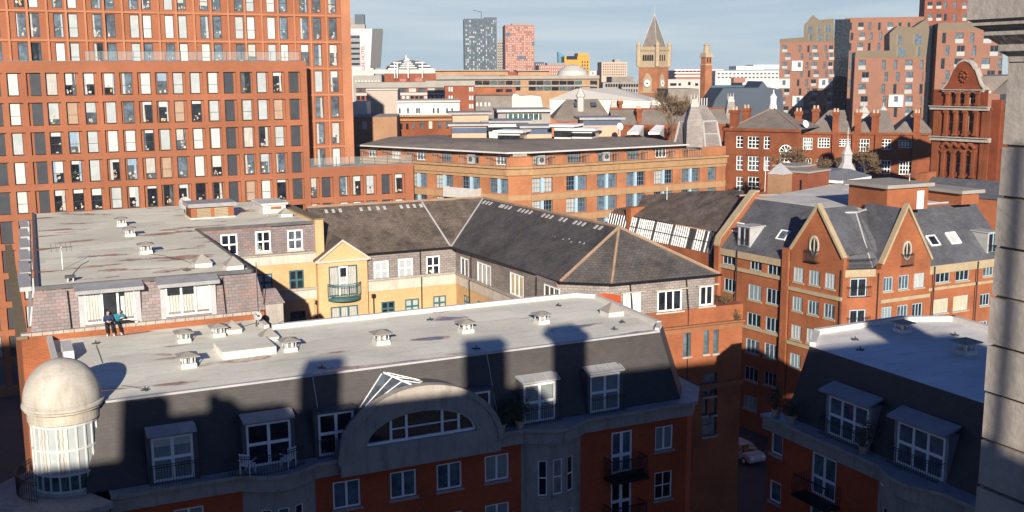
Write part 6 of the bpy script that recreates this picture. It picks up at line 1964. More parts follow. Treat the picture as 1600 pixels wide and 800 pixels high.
def prof_block(root, pl, outline, depth, mat, nm, wins=()):
    pts = [pl.pt(*pl.uv(*p), .04) for p in outline]
    m = MB(); m.poly(pts); m.loft(pts, [p - pl.n * depth for p in pts], 0, True); m.build(nm, mat, root)
    for q in wins:
        a, b, c, d = rect(pl, *q); f = MB(); pl.obox(f, a, c, b, d, .045, .07, 0)
        pl.obox(f, a - .45, a - .01, b, d, .045, .1, 1)
        f.build('window', [M.g_blue, M.bronze2], root)
M.bronze2 = plain('pale_bronze', (0.17, 0.135, 0.085), 0.6, 0.1, 0.2, 2)
prof_block(s1, A1, [(1218, 66), (1218, 61), (1256, 58), (1256, 40), (1270, 23), (1280, 31), (1303, 29), (1303, 65)], 12, M.bronze, 'bronze_penthouse', [(1262, 1269, 40, 51), (1278, 1281, 40, 51), (1290, 1298, 39, 50), (1265, 1269, 53, 64), (1278, 1284, 54, 64), (1290, 1294, 53, 64)])
q = MB(); A1.obox(q, L1 + .01, L1 + 4.5, -zA, 6.8, -14, -6); q.build('shade_infill', M.g_dark, s1)  # dark glass block stands in for the shaded side wall
# rear block
s2 = thing('student_block', 'rear student block of pink brick with flat top seen behind the bronze gables', 'apartment block', tuple(W(1390, 100, 352)[:2]) + (0,))
A2, L2 = line(1322, 28, 352, 1444, 23, -15)
zA = A2.o.z
L = []
for r, y in enumerate((41, 57, 73, 88, 102, 116, 130, 145, 160)):
    sh = (0, 2, -1, 1)[r % 4]
    for x, bg_ in ((1329, 0), (1345, 1), (1359, 0), (1374, 0), (1391, 1), (1406, 0), (1420, 0), (1434, 1)):
        if r > 4 and x > 1335: continue
        L.append((x - (4.3 if bg_ else 2.2) + sh, x + (4.3 if bg_ else 2.2) + sh, y - 6, y + 6))
rc = px_rects(A2, L)
m = MB(); wall(m, A2, 0, L2, -zA, 0, rc, .3); m.poly([A2.pt(0, 0), A2.pt(L2, 0), A2.pt(L2, 0, -18), A2.pt(0, 0, -18)]); m.poly([A2.pt(0, -zA), A2.pt(0, 0), A2.pt(0, 0, -18), A2.pt(0, -zA, -18)])
m.build('brick_wall', M.student, s2); slabwin(s2, A2, rc)
# middle block
s3 = thing('student_block', 'middle student block of pink brick under a wide bronze double-gabled top', 'apartment block', tuple(W(1395, 150, 275)[:2]) + (0,))
A3, L3 = line(1336, 90, 275, 1447, 91, -15)
zA = A3.o.z
L = []
for r, y in enumerate((101, 120, 138.5, 157.5, 175)):
    sh = (0, 5, 0, 3, 0)[r]; s2_ = (0, 3.5, -1, 1, 0)[r]
    for x, k in ((1347 + sh, 1), (1381 + s2_, 0), (1399 + s2_, 0), (1420 + (0, 1, -1, 0, 0)[r], 1), (1440 + s2_, 0)): L.append((x - (5.5 if k else 2.8), x + (5.5 if k else 2.8), y - 7.5, y + 8))
rc = px_rects(A3, L)
m = MB(); wall(m, A3, 0, L3, -zA, 0, rc, .3); A3.obox(m, L3 - .4, L3, -zA, 0, -20, -.003); m.poly([A3.pt(0, -zA), A3.pt(0, 0), A3.pt(0, 0, -20), A3.pt(0, -zA, -20)]); m.build('brick_wall', M.student, s3); slabwin(s3, A3, rc)
a, b, c, d = rect(A3, 1388, 1411, 148, 167); q = MB(); A3.obox(q, a, c, b, d, .01, .6); q.build('window_box', M.whitebg, s3)
a, b, c, d = rect(A3, 1397, 1403, 150, 159); q = MB(); A3.obox(q, a, c, b, d, .6, .63); q.build('window', M.g_blue, s3)
prof_block(s3, A3, [(1336, 90), (1337, 81), (1390, 79), (1390, 52), (1403, 40), (1427, 43), (1450, 28), (1452, 48), (1447, 91)], 20, M.bronze, 'bronze_penthouse', [(1403, 1409, 55, 70), (1429, 1440, 54, 69), (1403, 1414, 74, 89), (1434, 1438, 73, 88)])
q = MB(); A3.obox(q, L3 + .01, L3 + 3.4, -zA, 7.8, -14, -5); q.build('shade_infill', M.g_dark, s3)  # shade between the blocks, built as a dark glass infill
# right block
s4 = thing('student_block', 'right student block of pink brick partly hidden by the terracotta gable and the stone pier', 'apartment block', tuple(W(1510, 120, 268)[:2]) + (0,))
A4, L4 = line(1465, 47, 268, 1570, 44, -15)
zA = A4.o.z
L = []
for r, y in enumerate((59, 79, 99, 118, 137)):
    sh = (0, 5, -2, 5, 0)[r]
    for x, k in ((1475 + sh, 0), (1499 + (0, 2, -2, 2, 0)[r], 1), (1519 + (0, 3, -2, 3, 0)[r], 0), (1543 + (0, 10, -3, 5, 0)[r], 1), (1562, 0)): L.append((x - (6.2 if k else 3.2), x + (6.2 if k else 3.2), y - 8, y + 8.5))
rc = px_rects(A4, L)
m = MB(); wall(m, A4, 0, L4, -zA, 0, rc, .3); m.poly([A4.pt(0, -zA), A4.pt(0, 0), A4.pt(0, 0, -20), A4.pt(0, -zA, -20)]); m.build('brick_wall', M.student, s4); slabwin(s4, A4, rc)
prof_block(s4, A4, [(1465, 47), (1466, 36), (1568, 33), (1570, 46)], 20, M.bronze, 'bronze_parapet')
# tall brick tower behind
s5 = thing('student_tower', 'tall dark red brick tower rising out of view behind the pink student blocks', 'tower', tuple(W(1480, 20, 400)[:2]) + (0,))
A5, L5 = line(1443, 40, 400, 1512, 41, -15); zA = A5.o.z
L = []
for y in (-32, -13, 8, 27):
    for x, w2 in ((1453, 4), (1467, 4), (1477, 2.6), (1492, 2.6), (1507, 3)): L.append((x - w2, x + w2, y - 5.5, y + 5.5))
rc = px_rects(A5, L)
m = MB(); wall(m, A5, 0, L5, -zA, 34, rc, .3); A5.obox(m, 0, L5, 33, 34, -20, -.003); m.poly([A5.pt(0, -zA), A5.pt(0, 34), A5.pt(0, 34, -20), A5.pt(0, -zA, -20)]); m.build('brick_wall', M.dkred, s5); slabwin(s5, A5, [r for r in rc])
# ------------------------------------------------------------------ the city beyond
def far_block(name, label, cat, x0, y0, w, x1, y1, depth, mat, roofmat=None, wins=None, g=None, wmat=None, base=None, nm='wall', glist=None, fw=.25, top=0.0):
    pl, L = line(x0, y0, w, x1, y1)
    z = pl.o.z
    root = thing(name, label, cat, tuple((pl.pt(L / 2, 0))[:2]) + (0,))
    m = MB(); pl.obox(m, 0, L, -z, 0, -depth, 0, 0, skip=(1,)); m.poly([pl.pt(0, 0), pl.pt(L, 0), pl.pt(L, 0, -depth), pl.pt(0, 0, -depth)], 1)
    m.build(nm, [mat, roofmat or mat], root)
    if wins: wingrid(root, pl, px_rects(pl, wins), g or M.g_dark, d=.05, frame=wmat, fw=fw, glist=glist)
    return root, pl, L
def gridpx(x0, x1, nx, wx, ys, h):
    return [(x - wx / 2, x + wx / 2, y - h / 2, y + h / 2) for y in ys for x in [x0 + (x1 - x0) * i / (nx - 1) for i in range(nx)]]
def part_box(root, pl, q, d0, d1, mat, nm):
    a, b, c, d = rect(pl, *q); m = MB(); pl.obox(m, a, c, b, d, d0, d1); m.build(nm, mat, root)
# dark gridded tower
r, pl, L = far_block('dark_tower', 'tall navy glass tower with a fine vertical grid, left of the pink-red tower', 'tower', 725, 29, 640, 757, 27, 22, M.navy, M.grey)
ys = [33 + 3.55 * i for i in range(23)]; GT = [M.g_blue, M.g_grey, M.g_blue, M.g_tealcurt, M.g_grey, M.g_green, M.blindg]
wingrid(r, pl, px_rects(pl, gridpx(728.5, 755, 10, 1.9, ys, 2.9)), None, d=.1, glist=GT)
pl2, L2 = line(757, 27, 640, 776, 30)
m = MB(); z = pl2.o.z; pl2.obox(m, 0, L2, -z, 0, -22, -.0); m.build('side_wall', M.navy, r)
wingrid(r, pl2, px_rects(pl2, gridpx(760, 774, 6, 1.6, ys, 2.9)), None, d=.1, glist=GT)
m = MB(); p = W(752, 24, 645); m.tube(p - ZUP * 3, p + ZUP * 2, .4, n=4); m.tube(p + ZUP * 2, p + Vector((-5, 0, 3)), .35, n=4); m.build('roof_crane', M.dgrey, r)
for q in (pl, pl2): pass
r, pl, L = far_block('grey_tower', 'slim grey concrete tower squeezed between the navy tower and the pink-red tower', 'tower', 776, 64, 700, 790, 65, 15, M.concrete, None, gridpx(778.5, 787.5, 4, 1.3, [68 + 4.2 * i for i in range(11)], 2), M.g_dark)
r, pl, L = far_block('red_tower', 'tall pink-red tower with fine pale window grid, right of the navy tower', 'tower', 789, 39, 600, 835, 38, 22, M.pinkred, M.grey, gridpx(792, 832.5, 14, 1.2, [43 + 3.6 * i for i in range(20)], 2.2), None, None, glist=[M.curt, M.g_grey, M.blindg, M.pinkred, M.curty, M.curt])
part_box(r, pl, (808, 822, 87, 92), .15, .25, M.g_blue, 'glazed_panel'); part_box(r, pl, (790, 797, 51, 57), .15, .25, M.g_blue, 'glazed_panel'); part_box(r, pl, (831, 835, 65, 71), .15, .25, M.g_blue, 'glazed_panel')
m = MB(); pl.obox(m, L * .25, L * .8, .01, 1.0, -12, -3); m.build('plant_room', M.grey, r)
r, pl, L = far_block('dark_block', 'small dark slab with pale stripes standing right of the pink-red tower', 'building', 836, 97, 650, 850, 97, 12, M.navy, None, gridpx(838, 848, 4, 1.2, [101, 105, 109], 2.5), M.blindg)
r, pl, L = far_block('pink_block', 'long low pink-red block with white windows in front of the yellow building', 'building', 842, 102, 520, 889, 100, 18, M.pinkred, M.grey, gridpx(846, 887, 13, 1.2, [105, 110, 115], 2.6), M.blind)
m = MB(); pl.obox(m, L * .3, L * .95, .01, 1.2, -14, -4); m.build('plant_room', M.grey, r)
r, pl, L = far_block('yellow_building', 'golden yellow clad building with stepped top and dark strip windows', 'building', 882, 88, 560, 921, 87, 20, M.yellow, M.grey, gridpx(885, 905, 4, 2.4, [107, 112], 3) + gridpx(910, 918, 3, 1.6, [97, 102, 107, 112, 117], 3), M.g_dark)
part_box(r, pl, (885, 902, 87.5, 93), .1, .2, M.g_dark, 'strip_window')
m = MB(); a, b, c, d = rect(pl, 903, 919, 83, 87.5); pl.obox(m, a, c, b, d, -15, -.01); m.build('upper_storey', M.yellow, r)
wd = thing('blue_glass_wedge', 'sharp blue glass wedge leaning up beside the yellow building', 'building', tuple(W(878, 100, 575)[:2]) + (0,))
wp, wL = line(873, 100, 575, 886, 100)
pts = [wp.pt(*wp.uv(*p)) for p in ((874, 118), (872.5, 81), (884, 87), (884, 118))]
m = MB(); m.poly(pts); m.loft(pts, [p - wp.n * 8 for p in pts], 0, True); m.build('glass_wall', plain('blue_glass', (.08, .22, .30), .15, .3, .1, 1), wd)
r, pl, L = far_block('beige_slab', 'beige concrete slab block with rows of small dark windows left of the clock tower', 'building', 940, 97, 620, 980, 96, 16, plain('beige', (.42, .33, .25), .85, .1, .1, 2), None, gridpx(943, 977, 13, 1.1, [100.5, 104.5, 108.5, 112.5, 116.5], 2.2), M.g_dark)
m = MB(); pl.obox(m, L * .53, L * .75, .01, 1.5, -10, -2); m.build('plant_room', M.concrete, r)
# white hotel, left
r, pl, L = far_block('white_hotel', 'white hotel tower with red vertical lettering and slanted louvred side, right of the orange tower', 'hotel', 545, 45, 480, 582, 46, 14, M.whitebg, None, [(548, 562, y - 1.6, y + 1.6) for y in (58, 67, 76, 84, 92, 100)] + [(582.5, 588, y - 1.8, y + 1.8) for y in (59, 66, 76, 87, 97)], M.g_dark)
part_box(r, pl, (546, 563, 54, 104), .02, .04, M.grey, 'window_bay')
q = [(583, 45), (597, 45), (593, 106), (580, 106)]
pts = [pl.pt(*pl.uv(*p), .1) for p in q]; m = MB(); m.poly(pts, 0); m.loft(pts, [p - pl.n * 9 for p in pts], 0, True)
for i in range(9):
    t = i / 8; a, b = pts[0].lerp(pts[1], t), pts[3].lerp(pts[2], t); m.tube(a + pl.n * .1, b + pl.n * .1, .5, n=4, m=1)
m.build('slanted_louvre', [M.whitebg, M.dgrey], r)
part_box(r, pl, (548, 570, 38, 45), -8, -.2, M.concrete, 'upper_storey'); part_box(r, pl, (554, 569, 22, 38), -7, -1, M.navy, 'plant_room'); part_box(r, pl, (545, 554, 28, 38), -7, -1.5, M.grey, 'plant_room')
def text(root, pl, s, px, py, size, mat, name='lettering', rot=0.0, d=.15):
    cu = bpy.data.curves.new(name, 'FONT'); cu.body = s; cu.size = size; cu.extrude = .02; cu.offset = .04; cu.align_x = 'CENTER'; cu.align_y = 'CENTER'
    o = bpy.data.objects.new(name, cu); COL.objects.link(o)
    u_, v_ = pl.uv(px, py); p = pl.pt(u_, v_, d)
    a = pl.a if pl.a.cross(ZUP).dot(pl.n) > 0 else -pl.a
    b = ZUP
    if rot: a, b = a * math.cos(rot) + b * math.sin(rot), b * math.cos(rot) - a * math.sin(rot)
    mm = Matrix((a, b, a.cross(b))).transposed().to_4x4(); mm.translation = p
    dg = bpy.context.evaluated_depsgraph_get()
    me = bpy.data.meshes.new_from_object(o.evaluated_get(dg)); bpy.data.objects.remove(o)
    mb = bpy.data.objects.new(name, me); COL.objects.link(mb); me.transform(mm); 
    off = Vector(root['_loc']); me.transform(Matrix.Translation(-off)); me.materials.clear(); me.materials.append(mat); mb.parent = root
    return mb
text(r, pl, 'LIFE HOTEL', 567.5, 90, 2.1, M.redpaint, rot=math.pi / 2)
# arched glass roof (old station hall)
ah = thing('arched_hall', 'curved glass and white steel arched hall roof on the skyline left of the navy tower', 'hall', tuple(W(640, 105, 520)[:2]) + (0,))
apl, aL = line(600, 108, 520, 680, 108)
def ap_(x, y, d=0.0):
    u_, v_ = apl.uv(x, y); return apl.pt(u_, v_, d)
o_ = [(603, 109), (606, 104), (613, 96.5), (633, 92), (646, 94), (660, 97), (669, 101.5), (680, 111)]
A = [ap_(*p) for p in o_]
m = MB(); m.poly(A + [ap_(680, 116), ap_(603, 116)], 1); m.loft(A, [p - apl.n * 40 for p in A], 0)
for p, q_ in zip(A, A[1:]): m.tube(p + apl.n * .3, q_ + apl.n * .3, .3, n=4, m=0)
for y, x0, x1 in ((98, 614, 627), (98, 649, 663), (103, 609, 622), (103, 654, 672), (107.5, 606, 677)): m.tube(ap_(x0, y, .4), ap_(x1, y, .4), .3, n=4, m=2)
m.build('arched_roof', [M.grey, M.g_grey, M.white], ah)
m = MB(); G_ = [ap_(622, 108, 1.2), ap_(629, 98, 1.2), ap_(634, 92, 1.2), ap_(638, 92, 1.2), ap_(645, 98, 1.2), ap_(655, 108, 1.2)]
m.poly(G_, 1); m.loft(G_, [p - apl.n * 30 for p in G_], 0)
for i, y in enumerate((94, 97, 100, 103, 106)): k = (y - 91) / 17; m.tube(ap_(636 - 14 * k, y, 1.4), ap_(637 + 16 * k, y, 1.4), .22, n=4, m=2)
m.tube(ap_(634.5, 92, 1), ap_(634.5, 85.5, 1), .3, .1, 5, 2); m.poly([ap_(631, 95, 1.5), ap_(636, 90.5, 1.5), ap_(640, 93.5, 1.5)], 2)
m.build('glazed_gable', [M.grey, M.g_grey, M.white], ah)
m = MB(); apl.obox(m, 0, aL, -35, -1.8, -40, -.1); m.build('wall', M.concrete, ah)
# brown horizontal office (banded)
r, pl, L = far_block('banded_office', 'long tan office building with continuous concrete bands and strips of windows', 'office building', 680, 120, 330, 936, 118, 25, M.tan, M.concrete)
part_box(r, pl, (682, 936, 118.5, 123.5), .05, .8, M.concrete, 'concrete_band')
for y0, y1 in ((126, 132.5), (136, 141.5)):
    i = 0; x = 741
    for x in range(706, 930, 12):
        if 812 < x + 3 < 822 or 904 < x + 3 < 918: continue
        part_box(r, pl, (x, x + 11.2, y0, y1), .05, .1, random.choice([M.g_dark, M.g_green, M.g_grey, M.g_dark]), 'window')
part_box(r, pl, (690, 930, 133, 135.5), .1, .5, M.concrete, 'concrete_band')
for x0, x1, yt in ((680, 795, 110.5), (811, 860, 111)):
    part_box(r, pl, (x0, x1, yt, 118), -18, -4, M.tan, 'upper_storey'); part_box(r, pl, (x0 - 2, x1 + 2, yt - 1.5, yt), -19, -3, M.concrete, 'roof_slab')
part_box(r, pl, (795, 811, 111.5, 118), -14, -5, M.dkred, 'plant_room')
q = MB(); c = W(895, 117, 340); q.lathe(c, [(5.2, -1), (4.6, 1.2), (2.6, 2.8), (.05, 3.3)], 20); q.build('roof_dome', M.pale, r, smooth=True)
# brick terrace with grey roof
r, pl, L = far_block('brown_terrace', 'dark brown brick terrace with flat grey roof and rows of white windows', 'building', 556, 137, 250, 695, 134, 14, M.dkred, M.concrete)
for x in (558, 572, 587, 601, 624, 639, 653, 668, 682): part_box(r, pl, (x, x + 11, 138, 144), .03, .08, random.choice([M.curt, M.g_grey, M.blindg]), 'window')
for x in range(558, 695, 7): part_box(r, pl, (x, x + 4.5, 150, 156), .03, .08, random.choice([M.curt, M.blind, M.g_dark]), 'window')
part_box(r, pl, (556, 694, 145, 149), .02, .12, M.pale, 'spandrel_band'); part_box(r, pl, (554, 696, 128.5, 137), -13, .5, M.concrete, 'roof_edge')
r, pl, L = far_block('brown_brick_block', 'plain brown brick block with three paired white windows at each end', 'building', 695, 134, 232, 742, 134, 14, M.dkred, M.concrete, [(x, x + 2.6, y - 3.4, y + 3.4) for y in (139.5, 153, 166) for x in (701, 704.8, 733, 736.8)], M.blind)
part_box(r, pl, (665, 742, 126, 134), -12, .3, M.concrete, 'roof_edge')
r, pl, L = far_block('long_brick_roof', 'long dark red brick block below the arched hall with pale roof and rooftop masts', 'building', 594, 116, 300, 681, 115, 14, M.dkred, M.pale)
for x in (617, 621, 638, 660):
    q = MB(); p = W(x, 122, 298); q.tube(p, p + ZUP * 4.4, .12, n=4); q.build('mast', M.white, r)
part_box(r, pl, (549, 680, 108.5, 115), -30, -2, M.pale, 'roof_edge')
part_box(r, pl, (649, 661, 122, 128), .05, 2, M.pinkred, 'chimney'); part_box(r, pl, (625, 635, 123, 128), .05, 2, M.pinkred, 'chimney')
r, pl, L = far_block('grey_roof_block', 'low grey roofed building beside the orange tower with white rooflights', 'building', 551, 118, 270, 596, 117, 16, M.concrete, M.pale, gridpx(556, 592, 8, 3, [127], 2.2), M.blind)
r, pl, L = far_block('taupe_block', 'blank taupe clad block with thin pale roof edge', 'building', 573, 141, 172, 621, 140, 14, plain('taupe', (.36, .30, .255), .8, .1, .2, 3), M.pale)
part_box(r, pl, (572, 622, 138.6, 140.6), -13, .3, M.pale, 'roof_edge')
r, pl, L = far_block('white_wall_block', 'plain white walled block between the orange tower and the taupe block', 'building', 550, 160, 160, 573, 161, 10, M.whitebg)
r, pl, L = far_block('white_low_building', 'long low white rendered building with a row of small upright windows', 'building', 620, 159, 170, 718, 160, 12, M.whitebg, M.pale, [(x, x + 3, 169, 177) for x in (623, 636, 650, 653.5, 676, 683, 697, 705)], M.g_grey)
part_box(r, pl, (619, 719, 157, 160), -12, .4, M.pale, 'roof_edge')
r, pl, L = far_block('old_brick_block', 'old brick building with a row of tall arched white windows and sandstone trim', 'building', 620, 183, 162, 706, 181, 14, M.terra, M.concrete, [(x, x + 4, 193, 202) for x in (625, 634.5, 644)] + [(x, x + 5.5, 189, 201) for x in (656, 670, 684, 696)], None, None, glist=[M.g_dark, M.curt, M.g_grey])
part_box(r, pl, (619, 706, 186, 188.5), .05, .35, M.sandstone, 'stone_band'); part_box(r, pl, (619, 706, 179.5, 182), .05, .5, M.sandstone, 'cornice')
r, pl, L = far_block('mossy_brick_block', 'weathered brown brick wall block with stained parapet and one white window', 'building', 551, 183, 150, 620, 181, 12, M.brown, M.concrete, [(566, 573, 190, 202)], M.blind)
# white tents
tn = thing('white_marquee', 'large white marquee roof with sloping sides left of the clock tower', 'marquee', tuple(W(950, 160, 250)[:2]) + (0,))
tpl, tL = line(859, 155, 250, 1060, 164)
m = MB()
pa = [tpl.pt(*tpl.uv(*p), d) for p, d in (((859, 155), 0), ((906, 139), -5), ((972, 138), -9), ((1012, 148), -9), ((1060, 164), -4), ((1012, 158), 0), ((1012, 174), 0), ((859, 170), 0))]
m.poly([pa[0], pa[1], tpl.pt(*tpl.uv(950, 156), 0)]); m.poly([pa[1], pa[2], tpl.pt(*tpl.uv(1012, 157), 0), tpl.pt(*tpl.uv(950, 156), 0)]); m.poly([pa[2], pa[3], pa[4], tpl.pt(*tpl.uv(1012, 157), 0)])
m.build('canvas_roof', M.tent, tn)
m = MB(); q0, q1, q2, q3 = tpl.pt(*tpl.uv(859, 155), -.2), tpl.pt(*tpl.uv(1012, 157), -.2), tpl.pt(tpl.uv(1012, 157)[0], -30, -.2), tpl.pt(tpl.uv(859, 155)[0], -30, -.2)
m.poly([q0, tpl.pt(*tpl.uv(950, 156), -.2), q1, q2, q3]); q4 = tpl.pt(*tpl.uv(1060, 164), -3); m.poly([q1, q4, Vector((q4.x, q4.y, 0)), Vector((q2.x, q2.y, 0))])
m.build('canvas_side', M.tent, tn)
tn2 = thing('white_tent', 'small white tent with curved sides left of the slate pyramid roof', 'tent', tuple(W(822, 165, 240)[:2]) + (0,))
spl, sL = line(793, 150, 240, 848, 150)
m = MB(); pts = [spl.pt(*spl.uv(*p)) for p in ((791, 172), (795, 160), (802, 147), (806, 146), (812, 150), (830, 149), (845, 151), (847, 160), (849, 172))]
m.poly(pts); m.loft(pts, [p - spl.n * 8 for p in pts]); m.build('canvas', M.tent, tn2)
r, pl, L = far_block('glazed_office', 'low flat office with a green tinted strip of glazing', 'building', 778, 174, 175, 860, 173, 12, M.concrete, M.pale)
part_box(r, pl, (791, 846, 178, 187), .03, .08, M.g_green, 'window'); part_box(r, pl, (776, 862, 171, 175), -11, .8, M.leadlt, 'roof_edge')
for x in range(793, 846, 8): part_box(r, pl, (x, x + 1, 178, 187), .09, .2, M.white, 'glazing_bar')
# slate pyramid roof building with brick gable
sp_ = thing('slate_hall', 'hall with big hipped slate roof, rooflights and a small brick gable in front', 'hall', tuple(W(910, 175, 205)[:2]) + (0,))
hpl, hL = line(862, 189, 200, 958, 189)
m = MB()
e_ = [hpl.pt(*hpl.uv(861, 190)), hpl.pt(*hpl.uv(958, 190)), hpl.pt(hpl.uv(952, 188)[0], 0, -14), hpl.pt(hpl.uv(868, 188)[0], 0, -14)]
ra, rb = W(885, 155.5, 206), W(934, 154.5, 206)
m.poly([e_[0], e_[1], rb, ra]); m.poly([e_[3], e_[0], ra]); m.poly([e_[1], e_[2], rb]); m.build('slate_roof', M.slatefar, sp_)
m = MB(); m.poly([hpl.pt(0, 0), hpl.pt(hL, 0), hpl.pt(hL, -30), hpl.pt(0, -30)]); m.build('wall', M.red, sp_)
m = MB(); gpts = [hpl.pt(*hpl.uv(*p), 3) for p in ((838, 196), (838, 190), (853, 179), (868, 190), (886, 191), (886, 196))]; m.poly(gpts + [hpl.pt(hpl.uv(886, 196)[0], -20, 3), hpl.pt(hpl.uv(838, 196)[0], -20, 3)]); m.loft(gpts, [p - hpl.n * 4 for p in gpts]); m.build('brick_gable', M.warehouse, sp_)
for q in ((898, 907, 160, 166), (924, 933, 160, 166), (897, 909, 180, 187)):
    a, b, c, d = rect(hpl.off(-3 if q[2] < 170 else -.8), *q); pp_ = hpl.off(-3 if q[2] < 170 else -.8); mq = MB(); mq.poly([pp_.pt(a, b), pp_.pt(c, b), pp_.pt(c, d, -1.5), pp_.pt(a, d, -1.5)]); mq.build('skylight', M.g_grey, sp_)
m = MB(); t_ = W(907, 157, 203); m.lathe(t_, [(.7, -2.2), (.7, .6), (.9, .7), (.9, 1), (.1, 2.4)], 8); m.build('roof_lantern', M.pale, sp_)
# ------------------------------------------------------------------ clock tower and chimney tower
ct = thing('clock_tower', 'tall square clock tower of red brick and stone with steep pyramid spire and corner turrets', 'clock tower', tuple(W(1022, 150, 325)[:2]) + (0,))
wC = 325
FA, LA = line(998.5, 74, wC + 3, 1027, 75.5, -38)         # left face
FB, LB = line(1027, 75.5, FA.pt(LA, 0).dot(_fw) - CAM.dot(_fw), 1045, 74, 52)        # right face, turning away
o_, a_, b_ = FB.o, FA.o, FB.pt(LB, 0)
back = a_ + (b_ - o_)
ctr = (a_ + b_) / 2
zt = FA.o.z
def zpx(y): return FA.uv(1020, y)[1]
def sq(ins): return [c + (ctr - c).normalized() * ins for c in (a_, o_, b_, back)]
m = MB()
def band(z0, z1, e, mi):
    q = sq(-e); m.loft([Vector((p.x, p.y, zt + z0)) for p in q], [Vector((p.x, p.y, zt + z1)) for p in q], mi, True); m.poly([Vector((p.x, p.y, zt + z1)) for p in q], mi)
zs_, zb_ = zpx(104), zpx(78)
band(-zt, zpx(104), 0, 0); m.build('brick_shaft', M.warehouse, ct)
m = MB(); band(zpx(104), zpx(79), .1, 0); band(zpx(79), zpx(76), .5, 0); band(zpx(76), zpx(73), .25, 0); m.cut(); band(zpx(105.5), zpx(103.5), .4, 0); m.cut(); band(zpx(145), zpx(143.5), .3, 0); m.build_each('stone_belfry', M.belfry, ct)
m = MB(); q = sq(.8); ap = Vector((ctr.x, ctr.y, zt + zpx(20.5)))
pb = [Vector((p.x, p.y, zt + zpx(74))) for p in q]
for i in range(4): m.poly([pb[i], pb[(i + 1) % 4], ap])
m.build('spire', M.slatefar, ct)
m = MB()
for p in pb: m.tube(p, ap, .07, n=4)
m.tube(ap, ap + ZUP * 2.6, .12, .04, 5); m.build('spire_ridges', M.leadlt, ct)
m = MB()
for p in sq(-.15):
    b0 = Vector((p.x, p.y, zt)); m.lathe(b0, [(.62, zpx(104)), (.62, zpx(71)), (.75, zpx(70.5)), (.7, zpx(69)), (.05, zpx(63.5))], 8); m.cut()
m.build_each('corner_turret', M.belfry, ct)
m = MB()
for pl, xs in ((FA, (1006, 1009.5, 1013, 1016.5, 1020)), (FB, (1031, 1034.5, 1038))):
    for x in xs:
        u_, v1 = pl.uv(x, 87); v0 = pl.uv(x, 95)[1]; pl.obox(m, u_ - .3, u_ + .3, v0, v1, .12, .16); m.tube(pl.pt(u_, v1, .12), pl.pt(u_, v1, .165), .3, n=10); m.cut()
m.build_each('belfry_opening', M.black, ct)
for pl, x in ((FA, 1012), (FB, 1034)):
    u_, v_ = pl.uv(x, 130); sx = 1.0 if pl is FA else 1.0
    R = 1.05
    q = MB(); q.tube(pl.pt(u_, v_, .12), pl.pt(u_, v_, .3), R * 1.22, n=24, m=0); q.poly([pl.pt(u_ - 1.5, v_ - 3), pl.pt(u_ + 1.5, v_ - 3), pl.pt(u_ + 1.5, v_ + 1.2), pl.pt(u_ + .8, v_ + 2.6), pl.pt(u_, v_ + 3.0), pl.pt(u_ - .8, v_ + 2.6), pl.pt(u_ - 1.5, v_ + 1.2)], 0)
    for p in q.v[-7:]: p += pl.n * .08
    o = q.build('clock_surround', M.belfry, ct)
    q = MB(); q.tube(pl.pt(u_, v_, .3), pl.pt(u_, v_, .34), R, n=24, m=0)
    for i in range(12): an = math.pi * i / 6; q.tube(pl.pt(u_ + R * .72 * math.cos(an), v_ + R * .72 * math.sin(an), .36), pl.pt(u_ + R * .95 * math.cos(an), v_ + R * .95 * math.sin(an), .36), .06, n=4, m=1)
    q.tube(pl.pt(u_, v_, .37), pl.pt(u_ - .05, v_ + R * .8, .37), .06, n=4, m=1); q.tube(pl.pt(u_, v_, .38), pl.pt(u_ + R * .5, v_ - .2, .38), .08, n=4, m=1); q.tube(pl.pt(u_, v_, .34), pl.pt(u_, v_, .36), .3, n=12, m=1)
    q.build('clock_face', [M.white, M.black], o)
cs = thing('chimney_tower', 'slim red brick chimney tower with stone belvedere top, right of the clock tower', 'chimney tower', tuple(W(1103, 140, 330)[:2]) + (0,))
c = W(1103.5, 103, 330); cz = c.z
m = MB(); d = Vector((math.cos(.5), math.sin(.5), 0)); e = Vector((-d.y, d.x, 0))
def cbox(h, z0, z1, mb, mi=0): mb.box(Vector((c.x, c.y, 0)) - d * h - e * h + ZUP * z0, d * 2 * h, e * 2 * h, ZUP * (z1 - z0), mi)
zz = lambda y: cz - (y - 103) * 330 / FPX
cbox(1.25, 0, zz(101), m); cbox(1.15, zz(101) + .01, zz(89), m); m.build('brick_shaft', M.warehouse, cs)
m = MB(); cbox(1.4, zz(102), zz(100.5), m); cbox(1.5, zz(90), zz(87), m); cbox(1.3, zz(87), zz(83), m); m.lathe(Vector((c.x, c.y, 0)), [(.95, zz(84)), (.85, zz(72)), (1.0, zz(71.5)), (.85, zz(70)), (.3, zz(68)), (.02, zz(67.6))], 12); m.build('stone_top', M.belfry, cs)
m = MB()
for k in (-.5, .5): m.box(Vector((c.x, c.y, zz(98))) - d * (k + .22) - e * 1.18, d * .44, e * -.03, ZUP * 1.5); m.cut()
m.build_each('opening', M.black, cs)
